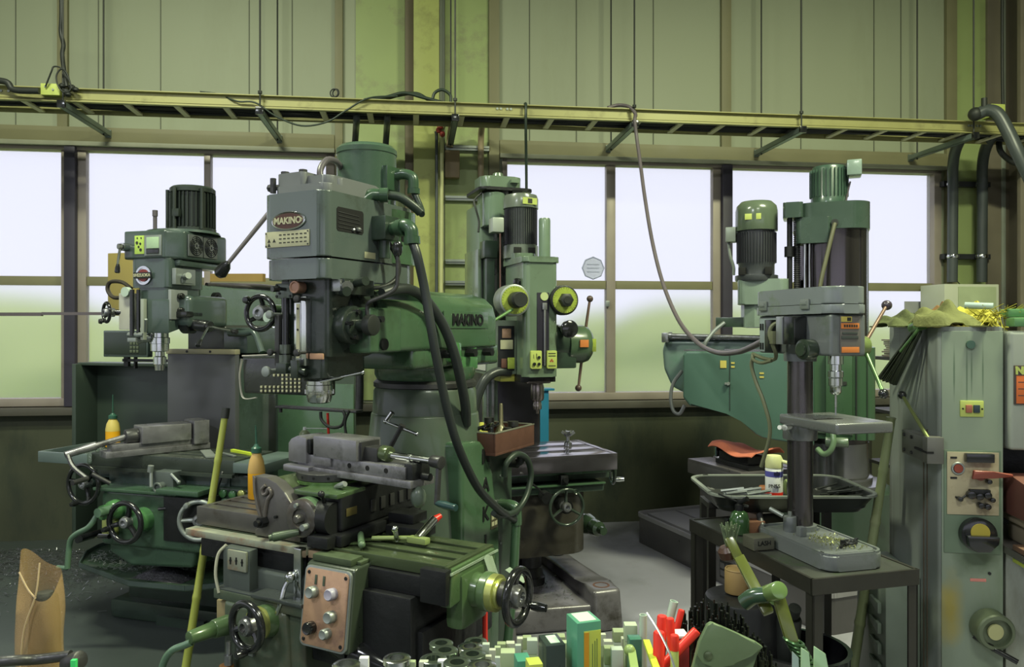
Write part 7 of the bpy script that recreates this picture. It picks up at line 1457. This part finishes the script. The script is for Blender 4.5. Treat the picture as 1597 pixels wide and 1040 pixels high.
# row of small plastic cases
row = [(758,1003,11,1.30,0),(768,1012,10,1.24,2),(776,1008,9,1.27,3),(782,1002,13,1.33,1),(796,1001,13,1.34,2),(792,1014,22,1.18,3),(808,1005,9,1.28,0),(812,994,11,1.38,2),(822,992,13,1.36,1),(830,996,16,1.32,0),
       (762,1022,9,1.20,2),(776,1024,8,1.15,0),(872,990,18,1.40,1),(880,1000,14,1.30,3),(940,988,9,1.38,2),(948,998,13,1.34,2),(950,1008,16,1.25,1),(962,1010,18,1.22,0),(966,982,20,1.42,1),(975,994,12,1.36,2)]
desc = ['cream-green plastic tool case', 'frosted white plastic tool case', 'pale lime plastic tool case', 'milky plastic tool case']
for k, (px, py, wd, Y, c) in enumerate(row):
    where, lo, hi = ('left of the black box', 0, 838) if px < 838 else (('behind the black box', 838, 900) if px < 900 else ('right of the tall carton', 900, 2000))
    rank = sorted(q[0] for q in row if lo <= q[0] < hi).index(px)
    ORD = ('leftmost','second','third','fourth','fifth','sixth','seventh','eighth','ninth','tenth','eleventh','twelfth','rightmost')
    c_ = case(px, py, wd, Y, CREAM[c], '%s, %s from the left %s' % (desc[c], ORD[rank] if rank else 'first', where), CREAM[(c+1) % 4], grp='small plastic tool cases on the workbench')
# distinct boxes
def printed_box(px0, px1, py, Y, mt, name, lab, dep, rot=0):
    a, b = W_(px0, py, Y), W_(px1, py, Y); fr = Fr((a.x+b.x)/2, Y, rot); w2 = (b.x-a.x)/2
    c = thing(name, lab, 'box', (fr.o.x, Y, BZ+.001), rot); h = a.z-BZ-.001
    m = MB(); m.box(-w2,w2,-dep/2,dep/2,0,h,.0015); m.build('carton', mt, c); return c, w2, h
GB = mat('mint_green_carton', (.04,.38,.20), .4, coat=.2, var=.05)
c, w2, h = printed_box(890, 930, 962, 1.22, GB, 'tall_box', 'tall mint-green carton with an orange and yellow label, tallest on the bench', .045, 18)
m = MB(); m.box(-w2*.45,w2*.96,-.0235,-.0224,h*.36,h*.93,.0005); lb = m.build('yellow_label', mat('lime_yellow_label', (.42,.48,.08), .4), c)
m = MB(); m.box(-w2*.45,-w2*.05,-.0242,-.0234,h*.38,h*.92); m.build('orange_stripe', mat('orange_stripe', (.55,.27,.02), .4), lb)
m = MB(); m.box(-w2*.45,w2*.96,-.0242,-.0234,h*.36,h*.39); m.build('red_line', ORANGE, lb)
for x in (.25,.45,.62): m = MB(); m.box(w2*x-.0006,w2*x+.0006,-.0240,-.0234,h*.45,h*(.80+.1*x)); m.build('text_line', mat('green_ink', (.14,.26,.03), .5), lb)
m = MB(); m.box(-w2*.7,w2*.7,-.018,.018,h,h+.0008); m.build('top_label', mat('pale_green_label', (.50,.68,.50), .5), c)
m = MB(); m.box(-w2*.6,w2*.5,-.0235,-.0224,0,h*.28); m.build('lower_label', YELLOWP, c)
c, w2, h = printed_box(845, 876, 997, 1.22, mat('black_green_box', (.025,.04,.035), .3, coat=.3), 'dark_box', 'black-green square box with a pale top label left of the tall green carton', .045, 14)
m = MB(); m.box(-w2*.4,w2*.6,-.015,.015,h,h+.0008); m.build('top_label', MATS['pale_green_label'], c)
c, w2, h = printed_box(980, 999, 993, 1.28, mat('teal_green_box', (.02,.22,.13), .35, coat=.2), 'green_box', 'teal-green box under a frosted case, right of the tall carton', .022, 4)
case(983, 972, 19, 1.33, CREAM[0], 'square frosted case standing above the teal-green box', mat('pale_case_cap', (.42,.50,.35), .4), name='square_case')
c, w2, h = printed_box(804, 826, 1024, 1.12, mat('emerald_carton', (.01,.32,.18), .4), 'small_box', 'low emerald box in front of the black-green box', .03, 10)
c, w2, h = printed_box(822, 844, 1030, 1.08, MATS['lime_yellow_label'], 'small_box', 'low yellow and orange box at the bottom edge in front of the black-green box', .025, 12)
def clear_tube(px, py, wpx, Y, tilt, lab, mt=None):
    t = W_(px, py, Y); h = t.z-BZ; m = MB(); b = V(t.x-tilt*h, Y, BZ+.001); m.lathe(b, t-b, [(k2m(wpx,Y)/2,0),(k2m(wpx,Y)/2,h*1.01),(k2m(wpx,Y)/2*.8,h*1.01),(k2m(wpx,Y)/2*.8,h*.9),(0,h*.9)], 16)
    return solo(m, 'plastic_tube', mt or mat('clear_tube_plastic', (.48,.58,.48), .2, coat=.5), WORLD, lab, 'tube')
clear_tube(1003, 961, 12, 1.30, 0, 'upright clear tube right of the square frosted case')
clear_tube(1052, 935, 13, 1.34, .25, 'tilted clear tube standing above the red-capped ones, tallest of all')
def red_tube(px, py, wpx, Y, tilt, lab, redpart=.5, body=None, dy=0):
    t = W_(px, py, Y); h = t.z-BZ; b = V(t.x-tilt*h, Y-dy*h, BZ+.001); r = k2m(wpx, Y)/2; d = t-b; L = d.length
    c = lthing('red_tube', lab, 'tube', WORLD, b)
    m = MB(); m.lathe(b, d, [(r*.92,0),(r*.92,L*(1-redpart))], 18); m.build('tube_body', body or mat('tube_lime', (.48,.56,.16), .35), c)
    m = MB(); m.lathe(b, d, [(r,L*(1-redpart)),(r,L-.002),(r*.85,L)], 18); m.build('red_cap', RED, c)
    return c
red_tube(1033, 960, 16, 1.26, .05, 'fat red tube, back one of the cluster by the clear tube', .75, RED)
red_tube(1045, 964, 13, 1.22, -.05, 'narrow red-capped tube right beside the fat red tube', .30)
red_tube(1063, 951, 10, 1.31, .25, 'thin lime tube with a red cap leaning right', .35)
red_tube(1028, 985, 18, 1.18, .02, 'red tube standing at the front left of the red cluster', .9, RED)
red_tube(1087, 983, 15, 1.20, .95, 'red tube leaning far over to the right', .98, RED)
red_tube(1052, 990, 14, 1.16, .0, 'lime tube with a yellow ring in front of the red tubes', .12)
c, w2, h = printed_box(1049, 1071, 990, 1.25, mat('crimson_box', (.30,.02,.02), .4), 'crimson_box', 'crimson box with a cream top behind the leaning red tube', .03, 5)
m = MB(); m.box(-w2,w2,-.015,.015,h,h+.004,.001); m.build('cream_top', WHITE, c)
m = MB(); m.tube([W_(1009,955,1.15),W_(1028,985,1.13),W_(1045,1020,1.11),W_(1055,1050,1.10)], .0022, 8, flat=(1,.4)); solo(m, 'steel_rule', MATS['silver_plate'], WORLD, 'thin bent steel strip crossing in front of the red tubes', 'strip')
m = MB(); m.bar(W_(1030,1060,1.10), W_(1008,1000,1.24), .010, .006); solo(m, 'lime_handle', MATS['lime_yellow'], WORLD, 'lime strip leaning left of the red tubes', 'strip')
m = MB(); m.bar(W_(985,1016,1.18), W_(992,1060,1.12), .012, .008); m.sph(W_(982,1014,1.18), .009, 1, 10); solo(m, 'green_clip', mat('lime_green_clip', (.30,.48,.05), .4), WORLD, 'lime-green clip below the teal-green box', 'clip')
# collets with flanged tops
for k, (px, py, Y) in enumerate(((619,1026,1.12),(694,1014,1.18),(688,1003,1.28),(733,1008,1.26),(742,1000,1.34),(713,1033,1.10),(752,1037,1.08),(676,1027,1.14),(737,1020,1.18),(540,1036,1.10))):
    t = W_(px, py, Y); r = .016; h = t.z-BZ
    m = MB(); m.lathe((t.x,Y,BZ+.001), (0,0,1), [(r*.75,0),(r*.75,h-.02),(r*.8,h-.012),(r*1.25,h-.008),(r*1.25,h-.001),(r*1.15,h),(r*.65,h),(r*.6,h-.012),(0,h-.013)], 28)
    solo(m, 'collet', mat('green_tinted_steel', (.22,.27,.22), .22, .9) if k % 3 else CHROME, WORLD, ['shiny flat-topped collet right beside the olive glove','front left collet of the cluster','back left collet of the cluster','second collet from the right in the middle row','back right collet of the cluster','front collet at the bottom edge, middle','front collet at the bottom edge, right','low collet at the left of the cluster','right collet of the middle row','round flat-topped collet at the bottom edge, leftmost'][k], 'collet', 'flanged collets on the workbench')
rag('work_glove', (W_(592,1030,1.12).x, 1.14, BZ), (.042,.05,.095), mat('olive_yellow_glove', (.24,.22,.04), .9, var=.3, bump=.4), 'olive-yellow glove lying among the collets at the bottom edge', 21, WORLD, 'glove')
for k, (px, py) in enumerate(((568,1024),(641,1030),(661,1030),(690,1028))):
    a = W_(px, py, 1.13); m = MB(); m.bar((a.x,1.13,BZ+.001), a, .014, .010, (0,1,0), .002); solo(m, 'white_tab', [WHITE, CREAM[0], CREAM[3], WHITE][k], WORLD, ['white tab left of the olive glove','cream tab right of the olive glove','milky tab second right of the olive glove','white tab between the collets'][k], 'tab')
# bunch of dark drills
DRILL = mat('black_oiled_drill', (.022,.028,.022), .22, .7, coat=.3, var=.4, vs=30)
rk = lthing('drill_rack', 'low dark block that holds the bunch of black drill bits', 'rack', WORLD, W_(1135,1040,1.3)*1.0); rk.location.z = BZ+.001; OFF[rk.name] = Vector(rk.location)
m = MB(); m.box(rk.location.x-.075, rk.location.x+.075, 1.22, 1.40, BZ+.001, BZ+.03, .002); m.build('block', IRON_D, rk)
nd = 0
for i in range(13):
    for j in range(6):
        x = rk.location.x-.068+.0113*i+rnd.uniform(-.002,.002); Y = 1.235+.029*j
        u = (i-5)/8; h = .055+.075*max(0, 1-u*u)*(.6+.08*j)+rnd.uniform(-.006,.008)
        r = rnd.uniform(.0028,.0046); m = MB(); m.cyl((x,Y,BZ+.0315), (x+rnd.uniform(-.003,.003),Y,BZ+.03+h), r, r*.95, 8); 
        m.cyl((x,Y,BZ+.03+h-.001), (x,Y,BZ+.03+h+.006), r*.5, r*.3, 6)
        solo(m, 'drill_bit', DRILL, WORLD, 'dark drill bit standing in the bunch behind the green pouch', 'drill bit', 'black drill bits in the rack')
# green pouch with a snap
pc = lthing('leather_pouch', 'green pouch with a pointed flap and a snap button at the bottom edge', 'pouch', WORLD, (W_(1135,1030,1.05).x,1.05,BZ+.001))
Y = 1.06
def PW(px, py, y=Y): q = W_(px, py, y); return V(q.x, y, q.z)
GP = mat('army_green_leather', (.14,.24,.075), .45, coat=.15, var=.12, vs=6, bump=.1)
out = [(1111,972),(1104,976),(1090,1005),(1080,1045),(1078,1075),(1165,1080),(1172,1035),(1190,1010),(1178,1002),(1150,990),(1125,979)]
m = MB(); v0 = [PW(a,b) for a,b in out]; m.prism([(p.x,p.z) for p in v0], 'y', Y, Y+.012, .004); m.build('pouch_body', GP, pc)
fl_ = [(1111,970),(1103,975),(1092,998),(1086,1020),(1095,1034),(1115,1042),(1145,1037),(1172,1022),(1191,1009),(1178,1000),(1150,988),(1125,977)]
m = MB(); v0 = [PW(a,b,Y-.008) for a,b in fl_]; m.prism([(p.x,p.z) for p in v0], 'y', Y-.010, Y-.002, .003); m.build('flap', GP, pc)
m = MB(); q = PW(1104,1022,Y-.010); m.lathe(q, (0,-1,0), [(.006,0),(.006,.002),(.003,.003),(0,.003)], 16); m.build('snap_button', mat('green_brass_snap', (.15,.22,.08), .3, .7), pc)
m = MB(); m.box(PW(1090,1,Y).x, PW(1160,1,Y).x, Y+.002, Y+.012, BZ+.001, PW(1100,1070,Y).z, .002); m.build('pouch_base', GP, pc)
# articulated arm with a brush end
al = lthing('articulated_arm', 'yellow-green jointed arm rising from the bench right of the drill bits, tufted at its tip', 'work lamp arm', WORLD, (W_(1240,1040,1.30).x,1.30,BZ+.001))
YG = mat('yellow_green_arm', (.10,.12,.022), .3, coat=.4, var=.15)
m = MB(); m.bar(W_(1152,868,1.42), W_(1199,957,1.34), .020, .014, (0,1,0), .004); m.bar(W_(1136,838,1.44), W_(1152,872,1.42), .018, .018, (0,1,0), .004); m.build('upper_arm', YG, al)
m = MB(); m.bar(W_(1212,925,1.33), W_(1236,1003,1.30), .022, .014, (0,1,0), .005); m.build('lower_arm', YG, al)
m = MB(); a, b = W_(1192,928,1.36), W_(1216,920,1.30); m.cyl(a, b, .015, seg=24, bev=.003); m.bar(W_(1205,925,1.33), W_(1215,930,1.33), .035, .016, (0,1,0), .004); m.build('joint', mat('bright_lime_joint', (.16,.32,.03), .25, coat=.5), al)
m = MB(); m.tube([W_(1160,940,1.36),W_(1175,930,1.35),W_(1196,928,1.34)], .014, 12); m.build('tube_arm', mat('dark_green_tube', (.03,.09,.04), .25, coat=.5), al)
m = MB(); e = W_(1238,1000,1.30)
for k in range(9): m.torus(e+V(.004*k,0,-.007*k), (.3,0,1), .016, .0028, 20, 6)
m.cyl(e, V(e.x+.035,1.30,BZ+.001), .008, seg=10); m.build('spring', mat('green_spring', (.06,.20,.05), .25, .6), al)
m = MB(); rnd2 = random.Random(6); q = W_(1138,846,1.44)
for k in range(40): d = V(rnd2.uniform(-.5,.5), rnd2.uniform(-.5,.5), 1).normalized(); m.cyl(q+V(rnd2.uniform(-.006,.006),0,-.01), q+d*rnd2.uniform(.028,.04), .0028, .0012, 5)
m.build('tuft', mat('mossy_tuft', (.13,.20,.08), .8, var=.5, vs=40), al)
m = MB(); m.lathe(W_(1138,866,1.44)-V(0,0,.01), (-.25,0,1), [(.008,0),(.016,.006),(.018,.02),(.012,.028)], 14); m.build('ferrule', mat('dark_brown_ferrule', (.06,.03,.02), .4), al)
# green bags at the bottom right
for k, (pts_, lab) in enumerate((([(1248,1060),(1250,1010),(1262,1018),(1282,1060)],'pale green plastic bag corner at the bottom edge, middle one'),([(1268,1060),(1270,1008),(1288,1020),(1325,1060)],'pale green plastic bag at the bottom edge, rightmost'),([(1236,1060),(1236,1016),(1246,1026),(1250,1060)],'grey-blue plastic bag corner at the bottom edge, leftmost'))):
    Yk = 1.10+.02*k; v0 = [W_(a,b,Yk) for a,b in pts_]; m = MB(); lo = BZ+.001
    m.prism([(v0[0].x,lo)]+[(p.x,p.z) for p in v0[1:-1]]+[(v0[-1].x,lo)], 'y', Yk, Yk+.004, .0012); solo(m, 'plastic_bag', [mat('pale_green_film', (.42,.62,.38), .2, coat=.4, alpha=.85),mat('pale_green_film', (.42,.62,.38)),mat('blue_grey_film', (.30,.38,.38), .2, coat=.4)][k], WORLD, lab, 'bag')
# wrapped roll at the left and the clamp next to it
wr = lthing('wrapped_roll', 'amber-coloured plastic sleeve wrapped around a dark roll at the left bottom', 'wrapped roll', WORLD, (W_(70,1040,1.25).x,1.25,BZ+.001))
cx_ = W_(68,1040,1.25).x
def sleeve(u, v):
    a = 2*math.pi*u; r = .034+.003*math.sin(3*a+5*v)+.002*math.sin(9*v+a); z = BZ+.001+v*(.255+.032*math.cos(a-2.6)+.012*math.sin(2*a+1))
    pinch = 1-.16*max(0, v-.75)/.25
    return V(cx_+r*math.cos(a)*1.02*pinch-.004*v, 1.25+r*.92*math.sin(a)*pinch, z)
AMB = mat('amber_film', (.62,.40,.17), .35, trans=0, alpha=.42, coat=.5, var=.25, vs=5)
m = MB(); m.grid(sleeve, 48, 30); m.build('plastic_sleeve', AMB, wr)
m = MB(); m.lathe((cx_+.002,1.25,BZ+.002), (0,0,1), [(.025,0),(.026,.05),(.024,.12),(.022,.19),(.019,.215),(.012,.222),(0,.222)], 24); m.build('dark_roll', mat('dark_olive_roll', (.03,.03,.02), .7, var=.4, bump=.4), wr)
m = MB(); m.tube([(cx_-.022,1.222,1.165),(cx_-.006,1.218,1.14),(cx_+.008,1.216,1.125)], .0014, 6); m.tube([(cx_+.012,1.22,1.18),(cx_+.008,1.216,1.13),(cx_-.012,1.217,1.07),(cx_-.020,1.22,.98)], .0013, 6); m.build('sleeve_fold', mat('bright_fold', (.60,.45,.25), .3), wr)
m = MB(); m.tube([W_(-20,1034,1.18),W_(20,1030,1.18),W_(60,1028,1.20),W_(110,1022,1.20)], .008, 10); m.cyl(W_(104,1036,1.20), W_(126,1028,1.19), .014, seg=20, bev=.003); m.cyl((W_(118,1036,1.2).x,1.2,BZ+.001), W_(118,1032,1.20), .010, seg=14); solo(m, 'clamp_stand', IRON, WORLD, 'metal clamp stand at the bottom left corner beside the wrapped roll', 'clamp')
m = MB(); q = W_(121,1024,1.178); m.box(q.x-.004,q.x+.004,1.165,1.172,q.z-.03,q.z,.001); m.box(q.x-.004,q.x+.004,1.165,1.2,BZ+.001,q.z-.029); solo(m, 'green_tag', mat('neon_green_tag', (.05,.60,.15), .4), WORLD, 'bright green tag on the clamp at the bottom left', 'tag')
# ceiling lamp fixtures above the picture, also for the two added lamps
for k, (l, p_, c_) in enumerate(LAMPS):
    f_ = thing('ceiling_lamp', 'long ceiling lamp above the picture, %s one of the four' % ['right', 'left', 'added near right fill', 'added near left fill'][k], 'ceiling lamp', (l[0], l[1], l[2]+.02))
    m = MB(); m.box(-.65,.65,-.2,.2,.02,.10,.01); m.cyl((-.4,0,.10),(-.4,0,ZC-l[2]-.02), .008, seg=8); m.cyl((.4,0,.10),(.4,0,ZC-l[2]-.02), .008, seg=8); m.build('lamp_housing', WHITE, f_)
